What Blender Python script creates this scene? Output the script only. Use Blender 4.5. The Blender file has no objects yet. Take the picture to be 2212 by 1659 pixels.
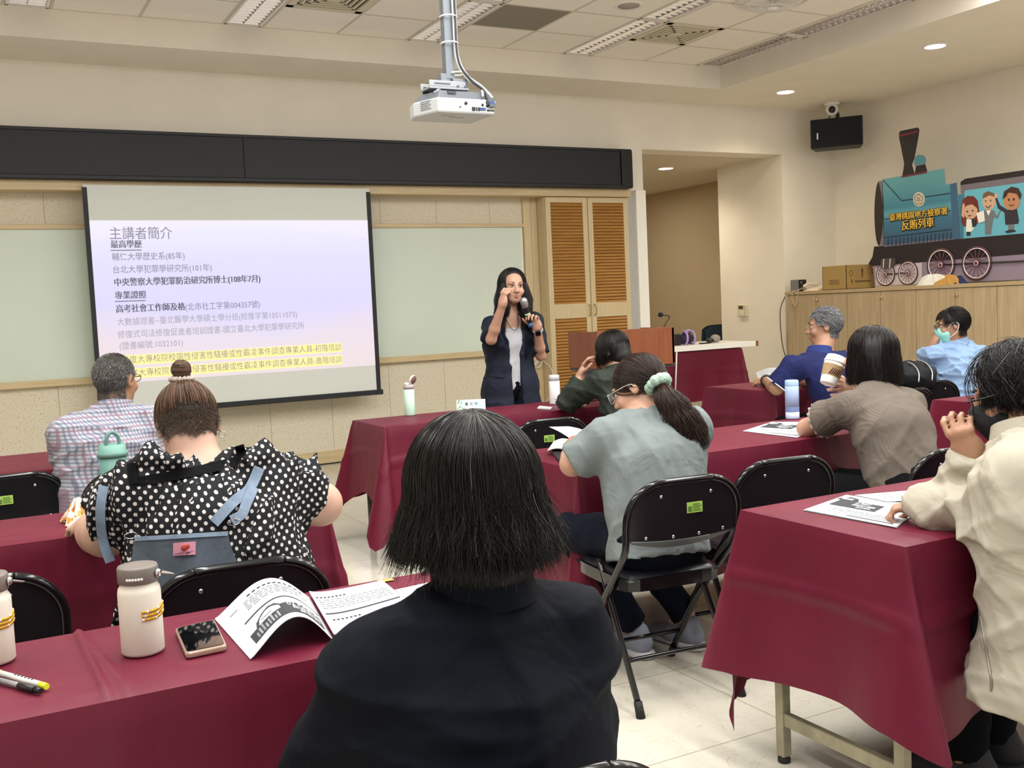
import bpy, math, random
import numpy as np
from mathutils import Vector, Matrix

# ------------------------------------------------------------------ camera, world, lights, exposure
SC = bpy.context.scene
COL = SC.collection
IMG_W, IMG_H, FPX = 2212.0, 1659.0, 2235.0
CAM_Z = 1.38
YAW, PITCH, ROLL = 0.4893, -0.0742, -0.0453


def cam_axes():
    cy, sy = math.cos(YAW), math.sin(YAW)
    fwd = Vector((sy * math.cos(PITCH), cy * math.cos(PITCH), math.sin(PITCH)))
    r = Vector((cy, -sy, 0))
    u = r.cross(fwd)
    r2 = math.cos(ROLL) * r + math.sin(ROLL) * u
    u2 = -math.sin(ROLL) * r + math.cos(ROLL) * u
    return r2, u2, fwd


CR, CU, CF = cam_axes()
cam = bpy.data.cameras.new('camera')
cam.sensor_width = 36.0
cam.lens = 36.0 * FPX / IMG_W
cam.clip_start = 0.05
co = bpy.data.objects.new('camera', cam)
COL.objects.link(co)
co.matrix_world = Matrix(((CR.x, CU.x, -CF.x, 0), (CR.y, CU.y, -CF.y, 0), (CR.z, CU.z, -CF.z, CAM_Z), (0, 0, 0, 1)))
SC.camera = co

SC.view_settings.view_transform = 'Standard'
SC.view_settings.look = 'None'
SC.view_settings.gamma = 1.0
SC.view_settings.use_curve_mapping = False
SC.view_settings.exposure = 0.95
SC.cycles.max_bounces = 14
SC.cycles.diffuse_bounces = 7
SC.cycles.glossy_bounces = 4

wd = bpy.data.worlds.new('world')
SC.world = wd
wd.use_nodes = True
wd.node_tree.nodes['Background'].inputs[0].default_value = (0.96, 0.98, 1.0, 1)
wd.node_tree.nodes['Background'].inputs[1].default_value = 0.55


def area_light(name, loc, sx, sy, power, color=(1, 1, 1), rot=(0, 0, 0)):
    l = bpy.data.lights.new(name, 'AREA')
    l.shape = 'RECTANGLE'
    l.size, l.size_y = sx, sy
    l.energy = power
    l.color = color
    o = bpy.data.objects.new(name, l)
    COL.objects.link(o)
    o.location = loc
    o.rotation_euler = rot
    return o


# the rows of fluorescent troffers that are switched on hang over the audience, behind the dark front rows
ROWX = [6.93, 5.37, 3.80, 2.225, 0.65, -0.925]
for i, x in enumerate(ROWX):
    area_light('fluorescent_row', (x, 2.6, 3.70), 0.28, 5.2, 60, (1.0, 0.99, 0.965))


def spot(name, loc, power, color, size=1.9, blend=0.8):
    l = bpy.data.lights.new(name, 'SPOT')
    l.energy = power
    l.color = color
    l.spot_size = size
    l.spot_blend = blend
    l.shadow_soft_size = 0.07
    o = bpy.data.objects.new(name, l)
    COL.objects.link(o)
    o.location = loc
    return o


# ------------------------------------------------------------------ pixel of the photograph -> point of the room
def ray(px, py):
    return CR * ((px - IMG_W / 2) / FPX) - CU * ((py - IMG_H / 2) / FPX) + CF


def at(px, py, y):
    d = ray(px, py)
    t = y / d.y
    return Vector((d.x * t, y, CAM_Z + d.z * t))


def atz(px, py, z):
    d = ray(px, py)
    t = (z - CAM_Z) / d.z
    return Vector((d.x * t, d.y * t, z))


def atx(px, py, x):
    d = ray(px, py)
    t = x / d.x
    return Vector((x, d.y * t, CAM_Z + d.z * t))


# ------------------------------------------------------------------ materials
def lin(c):
    if isinstance(c, str):
        c = tuple(int(c[i:i + 2], 16) / 255 for i in (0, 2, 4))
    return tuple((v / 12.92 if v <= 0.04045 else ((v + 0.055) / 1.055) ** 2.4) for v in c) + (1,)


MATS = {}


class NT:
    def __init__(s, name):
        s.m = bpy.data.materials.new(name)
        s.m.use_nodes = True
        s.t = s.m.node_tree
        s.b = s.t.nodes['Principled BSDF']

    def n(s, kind, **kw):
        nd = s.t.nodes.new('ShaderNode' + kind)
        for k, v in kw.items():
            if k.startswith('_'):
                setattr(nd, k[1:], v)
            else:
                key = int(k[1:]) if k[0] == 'i' and k[1:].isdigit() else k.replace('__', ' ')
                if hasattr(v, 'is_output'):
                    s.t.links.new(v, nd.inputs[key])
                else:
                    nd.inputs[key].default_value = v
        return nd

    def link(s, a, b):
        s.t.links.new(a, b)

    def math(s, op, a, b=None, c=None):
        nd = s.t.nodes.new('ShaderNodeMath')
        nd.operation = op
        for i, v in enumerate((a, b, c)):
            if v is None:
                continue
            if hasattr(v, 'is_output'):
                s.t.links.new(v, nd.inputs[i])
            else:
                nd.inputs[i].default_value = v
        return nd.outputs[0]

    def mix(s, f, a, b):
        nd = s.t.nodes.new('ShaderNodeMix')
        nd.data_type = 'RGBA'
        for i, v in ((0, f), (6, a), (7, b)):
            if hasattr(v, 'is_output'):
                s.t.links.new(v, nd.inputs[i])
            else:
                nd.inputs[i].default_value = v
        return nd.outputs[2]

    def obj(s):
        return s.t.nodes.new('ShaderNodeTexCoord').outputs['Object']

    def ramp(s, f, stops, interp='LINEAR'):
        nd = s.t.nodes.new('ShaderNodeValToRGB')
        nd.color_ramp.interpolation = interp
        e = nd.color_ramp.elements
        while len(e) < len(stops):
            e.new(0.5)
        for el, (p, c) in zip(e, stops):
            el.position = p
            el.color = c
        s.t.links.new(f, nd.inputs[0])
        return nd.outputs[0]

    def base(s, v):
        if hasattr(v, 'is_output'):
            s.t.links.new(v, s.b.inputs['Base Color'])
        else:
            s.b.inputs['Base Color'].default_value = v

    def bump(s, h, strength=0.3, dist=0.01):
        nd = s.t.nodes.new('ShaderNodeBump')
        nd.inputs['Strength'].default_value = strength
        nd.inputs['Distance'].default_value = dist
        s.t.links.new(h, nd.inputs['Height'])
        s.t.links.new(nd.outputs[0], s.b.inputs['Normal'])


def mat(name, c, rough=0.6, metal=0.0, spec=0.5, noise=None, bump=None, emit=None, coat=0, sheen=0, sss=0, alpha=None, trans=0):
    """plain principled material; noise=(scale, amount) varies the colour, bump=(scale, strength, distance) the surface"""
    if name in MATS:
        return MATS[name]
    k = NT(name)
    b = k.b.inputs
    b['Roughness'].default_value = rough
    b['Metallic'].default_value = metal
    b['Specular IOR Level'].default_value = spec
    b['Coat Weight'].default_value = coat
    if sheen:
        b['Sheen Weight'].default_value = sheen
        b['Sheen Roughness'].default_value = 0.4
    if sss:
        b['Subsurface Weight'].default_value = sss
        b['Subsurface Radius'].default_value = (0.012, 0.005, 0.003)
        b['Subsurface Scale'].default_value = 1.0
    if trans:
        b['Transmission Weight'].default_value = trans
    if alpha is not None:
        b['Alpha'].default_value = alpha
    col = lin(c)
    if noise:
        nz = k.n('TexNoise', Vector=k.obj(), Scale=noise[0], Detail=4.0)
        dk = tuple(v * (1 - noise[1]) for v in col[:3]) + (1,)
        lt = tuple(min(1, v * (1 + noise[1])) for v in col[:3]) + (1,)
        k.base(k.ramp(nz.outputs['Fac'], [(0.3, dk), (0.7, lt)]))
    else:
        k.base(col)
    if bump:
        nz = k.n('TexNoise', Vector=k.obj(), Scale=bump[0], Detail=3.0)
        k.bump(nz.outputs['Fac'], bump[1], bump[2])
    if emit:
        b['Emission Color'].default_value = lin(emit[0])
        b['Emission Strength'].default_value = emit[1]
    MATS[name] = k.m
    return k.m


# ------------------------------------------------------------------ objects
OFF = {}


def tag(o, label=None, cat=None, group=None, kind=None):
    if label:
        o['label'] = label
    if cat:
        o['category'] = cat
    if group:
        o['group'] = group
    if kind:
        o['kind'] = kind
    return o


def thing(name, label, cat, loc=(0, 0, 0), rotz=0.0, group=None):
    o = bpy.data.objects.new(name, None)
    o.empty_display_size = 0.1
    COL.objects.link(o)
    o.location = loc
    o.rotation_euler = (0, 0, rotz)
    OFF[o.name] = Vector(loc)
    return tag(o, label, cat, group)


def link_mesh(name, me, mt, parent=None, bevel=0, recenter=True):
    o = bpy.data.objects.new(name, me)
    COL.objects.link(o)
    if mt is not None:
        for m_ in (mt if isinstance(mt, (list, tuple)) else [mt]):
            me.materials.append(m_)
    if parent is not None:
        o.parent = parent
        off = OFF.get(parent.name, Vector((0, 0, 0)))
        if off.length > 0:
            me.transform(Matrix.Translation(-off))
        OFF[o.name] = off
    elif recenter and len(me.vertices):
        a = np.empty(len(me.vertices) * 3, 'f')
        me.vertices.foreach_get('co', a)
        a = a.reshape(-1, 3)
        c = (a.min(0) + a.max(0)) / 2
        base = Vector((float(c[0]), float(c[1]), float(a[:, 2].min())))
        me.transform(Matrix.Translation(-base))
        o.location = base
        OFF[o.name] = base
    if bevel:
        md = o.modifiers.new('bevel', 'BEVEL')
        md.width = bevel
        md.segments = 2
        md.limit_method = 'ANGLE'
        md.angle_limit = 0.6
    return o


def dup(root, loc, rotz=0.0, label=None, group=None):
    r = root.copy()
    COL.objects.link(r)
    r.location = loc
    r.rotation_euler = (0, 0, rotz)
    if label:
        r['label'] = label
    if group:
        r['group'] = group
    for ch in list(root.children):
        c = ch.copy()
        COL.objects.link(c)
        c.parent = r
        for g in ch.children:
            d = g.copy()
            COL.objects.link(d)
            d.parent = c
    return r


class MB:
    """collects vertices and faces and links them as one mesh object"""

    def __init__(s):
        s.v, s.f, s.sm, s.mi = [], [], [], []
        s.cur = 0

    def add(s, vs, fs, smooth=False):
        b = len(s.v)
        s.v += [tuple(v) for v in vs]
        for f in fs:
            s.f.append(tuple(i + b for i in f))
            s.sm.append(smooth)
            s.mi.append(s.cur)
        return s

    def box(s, c, size, M=None):
        x, y, z = (q / 2 for q in size)
        c = Vector(c)
        vs = [Vector((i * x, j * y, k * z)) for k in (-1, 1) for j in (-1, 1) for i in (-1, 1)]
        vs = [c + (M @ v if M else v) for v in vs]
        return s.add(vs, [(0, 2, 3, 1), (4, 5, 7, 6), (0, 1, 5, 4), (2, 6, 7, 3), (0, 4, 6, 2), (1, 3, 7, 5)])

    def b2(s, lo, hi):
        lo, hi = Vector(lo), Vector(hi)
        return s.box((lo + hi) / 2, hi - lo)

    def tube(s, pts, r, n=8, closed=False, cap=True, flat=None):
        pts = [Vector(p) for p in pts]
        m = len(pts)
        rs = r if isinstance(r, (list, tuple)) else [r] * m
        rings = []
        prev = None
        for i, p in enumerate(pts):
            if closed:
                t = pts[(i + 1) % m] - pts[i - 1]
            else:
                t = pts[min(i + 1, m - 1)] - pts[max(i - 1, 0)]
            t = t.normalized() if t.length > 1e-9 else Vector((0, 0, 1))
            if prev is None:
                a = Vector((0, 0, 1)) if abs(t.z) < 0.9 else Vector((1, 0, 0))
                nrm = (a - t * a.dot(t)).normalized()
            else:
                nrm = prev - t * prev.dot(t)
                nrm = nrm.normalized() if nrm.length > 1e-6 else prev
            prev = nrm
            bi = t.cross(nrm)
            fl = flat or 1.0
            rings.append([p + (nrm * math.cos(2 * math.pi * k / n) * fl + bi * math.sin(2 * math.pi * k / n)) * rs[i] for k in range(n)])
        vs = [v for g in rings for v in g]
        fs = []
        for i in range(m if closed else m - 1):
            j = (i + 1) % m
            for k in range(n):
                fs.append((i * n + k, i * n + (k + 1) % n, j * n + (k + 1) % n, j * n + k))
        s.add(vs, fs, True)
        if cap and not closed:
            b = len(s.v) - len(vs)
            s.f.append(tuple(b + k for k in range(n))[::-1])
            s.sm.append(False)
            s.mi.append(s.cur)
            s.f.append(tuple(b + (m - 1) * n + k for k in range(n)))
            s.sm.append(False)
            s.mi.append(s.cur)
        return s

    def lathe(s, prof, c=(0, 0, 0), n=28, M=None, smooth=True, cap=True):
        """prof: (r, z) pairs bottom to top"""
        c = Vector(c)
        vs = []
        for r, z in prof:
            for k in range(n):
                a = 2 * math.pi * k / n
                v = Vector((r * math.cos(a), r * math.sin(a), z))
                vs.append(c + (M @ v if M else v))
        fs = []
        for i in range(len(prof) - 1):
            for k in range(n):
                fs.append((i * n + k, i * n + (k + 1) % n, (i + 1) * n + (k + 1) % n, (i + 1) * n + k))
        s.add(vs, fs, smooth)
        b = len(s.v) - len(vs)
        for i, rev in ((0, True), (len(prof) - 1, False)):
            if cap and prof[i][0] > 1e-5:
                t = tuple(b + i * n + k for k in range(n))
                s.f.append(t[::-1] if rev else t)
                s.sm.append(False)
                s.mi.append(s.cur)
        return s

    def prism(s, poly, o, ux, uy, depth):
        """polygon (2-D, counter-clockwise seen against un = ux x uy) extruded by depth along -un"""
        o, ux, uy = Vector(o), Vector(ux), Vector(uy)
        un = ux.cross(uy)
        n = len(poly)
        top = [o + ux * a + uy * b for a, b in poly]
        vs = top + [v - un * depth for v in top]
        fs = [tuple(range(n)), tuple(range(2 * n - 1, n - 1, -1))]
        for i in range(n):
            j = (i + 1) % n
            fs.append((i, i + n, j + n, j))
        return s.add(vs, fs)

    def ell(s, c, r, M=None, nu=16, nv=10):
        c = Vector(c)
        if not isinstance(r, (tuple, list)):
            r = (r, r, r)
        vs, fs = [], []
        for i in range(nv + 1):
            ph = math.pi * i / nv
            for k in range(nu):
                a = 2 * math.pi * k / nu
                v = Vector((r[0] * math.sin(ph) * math.cos(a), r[1] * math.sin(ph) * math.sin(a), -r[2] * math.cos(ph)))
                vs.append(c + (M @ v if M else v))
        for i in range(nv):
            for k in range(nu):
                fs.append((i * nu + k, i * nu + (k + 1) % nu, (i + 1) * nu + (k + 1) % nu, (i + 1) * nu + k))
        return s.add(vs, fs, True)

    def grid(s, fn, nu, nv, smooth=True, thick=0):
        """fn(u, v) -> point, u and v in 0..1"""
        vs = [Vector(fn(i / nu, j / nv)) for j in range(nv + 1) for i in range(nu + 1)]
        fs = [(j * (nu + 1) + i, j * (nu + 1) + i + 1, (j + 1) * (nu + 1) + i + 1, (j + 1) * (nu + 1) + i) for j in range(nv) for i in range(nu)]
        return s.add(vs, fs, smooth)

    def build(s, name, mt, parent=None, bevel=0, smooth=None):
        me = bpy.data.meshes.new(name)
        me.from_pydata(s.v, [], s.f)
        sm = s.sm if smooth is None else [smooth] * len(s.f)
        me.polygons.foreach_set('use_smooth', sm)
        if any(s.mi):
            me.polygons.foreach_set('material_index', s.mi)
        me.update()
        return link_mesh(name, me, mt, parent, bevel)


def box_part(name, lo, hi, mt, parent=None, bevel=0):
    return MB().b2(lo, hi).build(name, mt, parent, bevel)


def struct(name, mb, mt, bevel=0):
    o = mb.build(name, mt, None, bevel)
    o['kind'] = 'structure'
    return o


def text_part(name, body, o, ux, uy, size, mt, parent, align='LEFT', bold=0.0, depth=0.0008, shear=0.0, sx=1.0):
    """lettering laid on a surface: o is the baseline start, ux the writing direction, uy up"""
    cu = bpy.data.curves.new(name, 'FONT')
    cu.body = body
    cu.size = size
    cu.align_x = align
    cu.offset = bold
    cu.extrude = depth
    cu.shear = shear
    cu.resolution_u = 2
    t = bpy.data.objects.new(name, cu)
    COL.objects.link(t)
    dg = bpy.context.evaluated_depsgraph_get()
    me = bpy.data.meshes.new_from_object(t.evaluated_get(dg))
    bpy.data.objects.remove(t)
    bpy.data.curves.remove(cu)
    ux, uy = Vector(ux).normalized(), Vector(uy).normalized()
    un = ux.cross(uy)
    o = Vector(o)
    M = Matrix(((ux.x * sx, uy.x, un.x, o.x), (ux.y * sx, uy.y, un.y, o.y), (ux.z * sx, uy.z, un.z, o.z), (0, 0, 0, 1)))
    me.transform(M)
    me.materials.clear()
    me.name = name
    return link_mesh(name, me, mt, parent)


def smooth_path(pts, n=24):
    """Catmull-Rom through the points"""
    P = [Vector(p) for p in pts]
    P = [P[0] * 2 - P[1]] + P + [P[-1] * 2 - P[-2]]
    out = []
    m = len(P) - 3
    for q in range(n + 1):
        t = q / n * m
        i = min(int(t), m - 1)
        t -= i
        a, b, c, d = P[i:i + 4]
        out.append(0.5 * ((2 * b) + (c - a) * t + (2 * a - 5 * b + 4 * c - d) * t * t + (3 * b - a - 3 * c + d) * t ** 3))
    return out


X, Y, Z = Vector((1, 0, 0)), Vector((0, 1, 0)), Vector((0, 0, 1))

# ------------------------------------------------------------------ room shell
XL, XR, YB, YF = -4.0, 9.4, -3.5, 9.2
ZS, ZC = 3.512, 3.73          # soffit and tiled ceiling
YC, XC = 8.47, 7.09           # inner edges of the ceiling recess


def floor_mat():
    k = NT('polished_floor_tile')
    o = k.obj()
    sp = k.n('SeparateXYZ', i0=o)
    g = []
    for i, off in ((0, 0.13), (1, 0.08)):
        q = k.math('FRACT', k.math('MULTIPLY', k.math('ADD', sp.outputs[i], 20 + off), 1 / 0.6))
        g.append(k.math('LESS_THAN', k.math('ABSOLUTE', k.math('SUBTRACT', q, 0.5)), 0.4965))
    tilef = k.math('MULTIPLY', g[0], g[1])
    nz = k.n('TexNoise', Vector=o, Scale=1.6, Detail=6.0, Distortion=1.2)
    vein = k.n('TexNoise', Vector=o, Scale=5.0, Detail=8.0, Distortion=2.5)
    v = k.math('LESS_THAN', k.math('ABSOLUTE', k.math('SUBTRACT', vein.outputs['Fac'], 0.5)), 0.006)
    c = k.ramp(nz.outputs['Fac'], [(0.25, lin('c4bfb0')), (0.75, lin('cfcabc'))])
    c = k.mix(k.math('MULTIPLY', v, 0.35), c, lin('988e77'))
    c = k.mix(tilef, lin('9a8f78'), c)
    k.base(c)
    k.b.inputs['Roughness'].default_value = 0.13
    k.b.inputs['Specular IOR Level'].default_value = 0.5
    return k.m


WALL = mat('cream_wall_paint', 'e8e2d5', 0.85, noise=(3.0, 0.025), bump=(120, 0.05, 0.002))
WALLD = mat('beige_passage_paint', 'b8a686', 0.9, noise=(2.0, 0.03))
TILE = mat('mineral_ceiling_tile', 'f0ece4', 0.95, noise=(60, 0.04), bump=(300, 0.15, 0.002))
struct('floor', MB().add([(XL, YB, 0), (XR + 1, YB, 0), (XR + 1, 15, 0), (XL, 15, 0)], [(0, 1, 2, 3)]), floor_mat())
struct('wall_front', MB().b2((XL, YF, 2.56), (6.6, 9.5, 3.78)).b2((6.6, YF, 3.0), (8.57, 9.5, 3.78)).b2((8.57, YF, 0), (9.55, 10.35, 3.78)), WALL)
struct('wall_right', MB().b2((XR, YB, 0), (XR + 0.15, YF + 0.1, 3.78)), WALL)
struct('wall_left', MB().b2((XL - 0.15, YB, 0), (XL, 9.5, 3.78)), WALL)
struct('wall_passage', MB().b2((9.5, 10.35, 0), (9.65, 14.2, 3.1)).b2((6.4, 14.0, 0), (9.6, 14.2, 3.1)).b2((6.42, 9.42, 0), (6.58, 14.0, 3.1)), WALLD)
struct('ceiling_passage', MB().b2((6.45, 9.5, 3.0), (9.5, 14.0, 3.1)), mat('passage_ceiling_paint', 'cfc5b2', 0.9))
struct('ceiling_soffit', MB().b2((XL, YC, ZS), (XR, YF, 3.78)).b2((XC, YB, ZS), (XR, YC, 3.78)), WALL)


def panel_mat():
    k = NT('speckled_wall_panel')
    o = k.obj()
    n1 = k.n('TexNoise', Vector=o, Scale=70.0, Detail=5.0, Roughness=0.7)
    n2 = k.n('TexNoise', Vector=o, Scale=2.0)
    c = k.ramp(n1.outputs['Fac'], [(0.33, lin('8f8468')), (0.43, lin('d3cab4')), (0.75, lin('dfd8c6'))])
    k.base(k.mix(k.math('MULTIPLY', n2.outputs['Fac'], 0.25), c, lin('cabfa6')))
    k.b.inputs['Roughness'].default_value = 0.85
    return k.m


PANEL = panel_mat()
SEAM = mat('panel_seam', '7d725a', 0.9)
m = MB()
for i in range(16):
    x0 = -4.0 + i * 0.585 + 0.025
    m.b2((x0 + 0.0015, 9.33, 0), (min(x0 + 0.5835, 5.333), 9.36, 2.6))
struct('wall_recess', m, PANEL)
struct('wall_recess_seams', MB().b2((XL, 9.334, 0), (5.334, 9.5, 2.6)), SEAM)
WOOD = None


def wood_mat(name, a, b, scale=1.0, axis='Z', rough=0.45):
    k = NT(name)
    mp = k.n('Mapping', Vector=k.obj())
    s = [14.0 * scale, 14.0 * scale, 14.0 * scale]
    s['XYZ'.index(axis)] = 0.9 * scale
    mp.inputs['Scale'].default_value = s
    nz = k.n('TexNoise', Vector=mp.outputs[0], Scale=3.0, Detail=6.0, Roughness=0.6, Distortion=0.4)
    k.base(k.ramp(nz.outputs['Fac'], [(0.3, lin(a)), (0.7, lin(b))]))
    k.b.inputs['Roughness'].default_value = rough
    k.bump(nz.outputs['Fac'], 0.05, 0.002)
    MATS[name] = k.m
    return k.m


OAKX = wood_mat('pale_oak_rail', 'bca67e', 'cfba92', 1, 'X')
OAKZ = wood_mat('pale_oak_upright', 'c2ac86', 'd2be98', 1, 'Z')
struct('trim_header', MB().b2((XL, 9.1, 2.48), (6.37, 9.4, 2.56)), OAKX, 0.004)
struct('trim_uprights', MB().b2((5.17, 9.3, 0.0), (5.255, 9.34, 2.48)).b2((5.262, 9.31, 0), (5.335, 9.34, 2.48)), OAKZ, 0.003)
struct('baseboard_front', MB().b2((XL, 9.315, 0), (5.17, 9.335, 0.115)), OAKX, 0.003)
struct('trim_column', MB().b2((6.475, 9.16, 0), (6.6, 9.45, 2.56)), mat('white_column_paint', 'efece4', 0.6))
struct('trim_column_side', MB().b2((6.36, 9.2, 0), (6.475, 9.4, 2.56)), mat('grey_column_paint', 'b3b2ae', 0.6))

# ceiling: cells of one louvred light and two tiles per period
LIGHTS, OPEN = {}, set()
m, g = MB(), MB()
PER, LW = 1.575, 0.32
TW = (PER - LW) / 2
xs = []
for k in range(0, 8):
    r = XC - PER * k
    xs += [(r - LW, r, 'L', k), (r - LW - TW, r - LW, 'T', k), (r - PER, r - LW - TW, 'S', k)]
RH = 0.6175
special = {}
for x0, x1, kind, k in xs:
    if x1 < XL:
        continue
    for j in range(20):
        y1 = YC - RH * j
        y0 = y1 - RH
        if y0 < YB:
            break
        if kind == 'L' and j < 6:
            LIGHTS.setdefault((k, j // 2), (x0, x1, YC - RH * (j // 2 * 2 + 2), YC - RH * (j // 2 * 2)))
            continue
        if (kind, k, j) in (('S', 0, 1), ('S', 2, 1), ('T', 2, 1)):
            special[(kind, k, j)] = (x0, x1, y0, y1)
        if (kind, k, j) in (('S', 0, 1), ('S', 2, 1), ('S', 1, 1)):
            continue
        m.b2((x0, y0, ZC), (x1, y1, ZC + 0.015))
    g.b2((x0 - 0.011, YB, ZC - 0.002), (x0 + 0.011, YC, ZC + 0.02))
for j in range(20):
    y = YC - RH * j
    g.b2((XL, y - 0.011, ZC - 0.0015), (XC, y + 0.011, ZC + 0.02)) if (j % 2 == 0 or j > 5) else None
    if j % 2 and j <= 5:
        for x0, x1, kind, k in xs:
            if kind != 'L' and x0 > XL:
                g.b2((x0, y - 0.011, ZC - 0.0015), (x1, y + 0.011, ZC + 0.02))
struct('ceiling', m, TILE)
struct('trim_ceiling_grid', g, mat('ceiling_grid_metal', 'cbc5b8', 0.6))
struct('ceiling_slab', MB().b2((XL, YB, ZC + 0.12), (XC, YC, ZC + 0.2)), mat('dark_plenum', '4a4640', 0.9))

ALU = mat('mirror_aluminium', 'd8d4d2', 0.22, metal=1.0)
WHITEM = mat('white_enamel', 'e9e7e2', 0.4)


def troffer(key, label):
    x0, x1, y0, y1 = LIGHTS[key]
    t = thing('ceiling_light', label, 'ceiling light', ((x0 + x1) / 2, (y0 + y1) / 2, ZC), group='louvred lights in the ceiling recess')
    e = 0.014
    f = MB()
    for a, b in (((x0 + e, y0 + e), (x0 + e + 0.02, y1 - e)), ((x1 - e - 0.02, y0 + e), (x1 - e, y1 - e)), ((x0 + e, y0 + e), (x1 - e, y0 + e + 0.02)), ((x0 + e, y1 - e - 0.02), (x1 - e, y1 - e))):
        f.b2((*a, ZC - 0.003), (*b, ZC + 0.02))
    f.build('frame', WHITEM, t)
    h = MB()
    h.b2((x0 + e, y0 + e, ZC + 0.085), (x1 - e, y1 - e, ZC + 0.1))
    for a, b in (((x0 + e, y0 + e), (x0 + e + 0.005, y1 - e)), ((x1 - e - 0.005, y0 + e), (x1 - e, y1 - e)), ((x0, y0 + e), (x1, y0 + e + 0.005)), ((x0, y1 - e - 0.005), (x1, y1 - e))):
        h.b2((*a, ZC + 0.015), (*b, ZC + 0.09))
    h.build('housing', mat('fixture_reflector', 'c9c6c2', 0.3, metal=0.7), t)
    l = MB()
    xm = (x0 + x1) / 2

    def blade(p, q, zb, w0, w1):
        # a blade with a thin edge below and a wide top, bowed like a parabolic louvre
        d = (Vector(q) - Vector(p)).normalized()
        n = Vector((d.y, -d.x, 0))
        pts = [(-w1, 0.05), (-w0 * 0.6, 0.02), (-0.0015, 0.0), (0.0015, 0.0), (w0 * 0.6, 0.02), (w1, 0.05)]
        vs = [Vector((*p, zb + b)) + n * a for a, b in pts] + [Vector((*q, zb + b)) + n * a for a, b in pts]
        l.add(vs, [(i, i + 1, i + 7, i + 6) for i in range(5)], False)
    blade((xm, y0 + 0.03), (xm, y1 - 0.03), ZC + 0.002, 0.02, 0.026)
    blade((x0 + 0.036, y0 + 0.03), (x0 + 0.036, y1 - 0.03), ZC + 0.002, 0.012, 0.018)
    blade((x1 - 0.036, y0 + 0.03), (x1 - 0.036, y1 - 0.03), ZC + 0.002, 0.012, 0.018)
    nb = 17
    for i in range(nb):
        y = y0 + 0.045 + (y1 - y0 - 0.09) * i / (nb - 1)
        blade((x0 + 0.034, y), (x1 - 0.034, y), ZC + 0.002, 0.014, 0.02)
    l.build('louver', ALU, t)
    for sx in (-1, 1):
        MB().tube([(xm + sx * 0.07, y0 + 0.05, ZC + 0.065), (xm + sx * 0.07, y1 - 0.05, ZC + 0.065)], 0.013, 10).build('fluorescent_tube', mat('unlit_tube_glass', 'e4e6e6', 0.3), t)


for key, lb in {(4, 0): 'unlit louvred ceiling light at the far left corner of the recess', (3, 0): 'unlit louvred ceiling light left of the projector pole, next to a square vent',
                (2, 0): 'unlit louvred ceiling light directly behind the projector pole', (2, 1): 'unlit louvred ceiling light above the dark grey ceiling panel, cut by the top edge',
                (1, 0): 'unlit louvred ceiling light between the dark grey panel and the square vent', (1, 1): 'unlit louvred ceiling light next to the ceiling fan and round speaker',
                (0, 0): 'unlit louvred ceiling light at the front right corner of the recess', (0, 1): 'louvred ceiling light along the right recess edge beside the fan',
                (1, 2): 'louvred ceiling light third from the front wall in the row left of the fan', (0, 2): 'louvred ceiling light third from the front wall beside the brightest recess edge',
                (3, 1): 'louvred ceiling light second from the front wall, left of the projector pole', (2, 2): 'louvred ceiling light third from the front wall above the projector',
                (3, 2): 'louvred ceiling light third from the front wall, left of the projector pole', (4, 1): 'louvred ceiling light second from the front wall at far left',
                (4, 2): 'louvred ceiling light third from the front wall at far left'}.items():
    if key in ((4, 0), (3, 0), (2, 0), (2, 1), (1, 0), (1, 1), (0, 0), (0, 1)):
        troffer(key, lb)
    else:
        x0, x1, y0, y1 = LIGHTS[key]
        struct('ceiling_closed_cell', MB().b2((x0, y0, ZC), (x1, y1, ZC + 0.02)), TILE)
m = MB()
for key, (x0, x1, y0, y1) in LIGHTS.items():
    if key[0] > 4:
        m.b2((x0, y0, ZC), (x1, y1, ZC + 0.02))
struct('ceiling_far_cells', m, TILE)

VENTM = mat('cream_vent_enamel', 'd3ccb6', 0.5)
DARKIN = mat('vent_dark_inside', '2b2820', 0.9)


def diffuser(key, label):
    x0, x1, y0, y1 = special[key]
    c = ((x0 + x1) / 2, (y0 + y1) / 2)
    t = thing('air_vent', label, 'vent', (*c, ZC))
    f = MB()
    for i, r in enumerate((0.30, 0.215, 0.165, 0.115, 0.07)):
        w = 0.055 if i == 0 else 0.02
        zt = ZC - 0.004 - 0.0 * i
        for (a, b) in (((-r, -r), (r, -r + w)), ((-r, r - w), (r, r)), ((-r, -r), (-r + w, r)), ((r - w, -r), (r, r))):
            f.b2((c[0] + a[0], c[1] + a[1], zt), (c[0] + b[0], c[1] + b[1], ZC + 0.012))
        if i:
            # sloping blade behind every inner ring
            r2, z2 = r + 0.007, ZC + 0.022
            q = [(c[0] - r, c[1] - r, ZC), (c[0] + r, c[1] - r, ZC), (c[0] + r, c[1] + r, ZC), (c[0] - r, c[1] + r, ZC)]
            q2 = [(c[0] - r2, c[1] - r2, z2), (c[0] + r2, c[1] - r2, z2), (c[0] + r2, c[1] + r2, z2), (c[0] - r2, c[1] + r2, z2)]
            f.add(q + q2, [(0, 1, 5, 4), (1, 2, 6, 5), (2, 3, 7, 6), (3, 0, 4, 7)])
    f.build('louver', VENTM, t)
    box_part('hub', (c[0] - 0.045, c[1] - 0.045, ZC - 0.004), (c[0] + 0.045, c[1] + 0.045, ZC + 0.01), VENTM, t)
    box_part('back_box', (x0 + 0.012, y0 + 0.012, ZC + 0.055), (x1 - 0.012, y1 - 0.012, ZC + 0.065), DARKIN, t)


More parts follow.
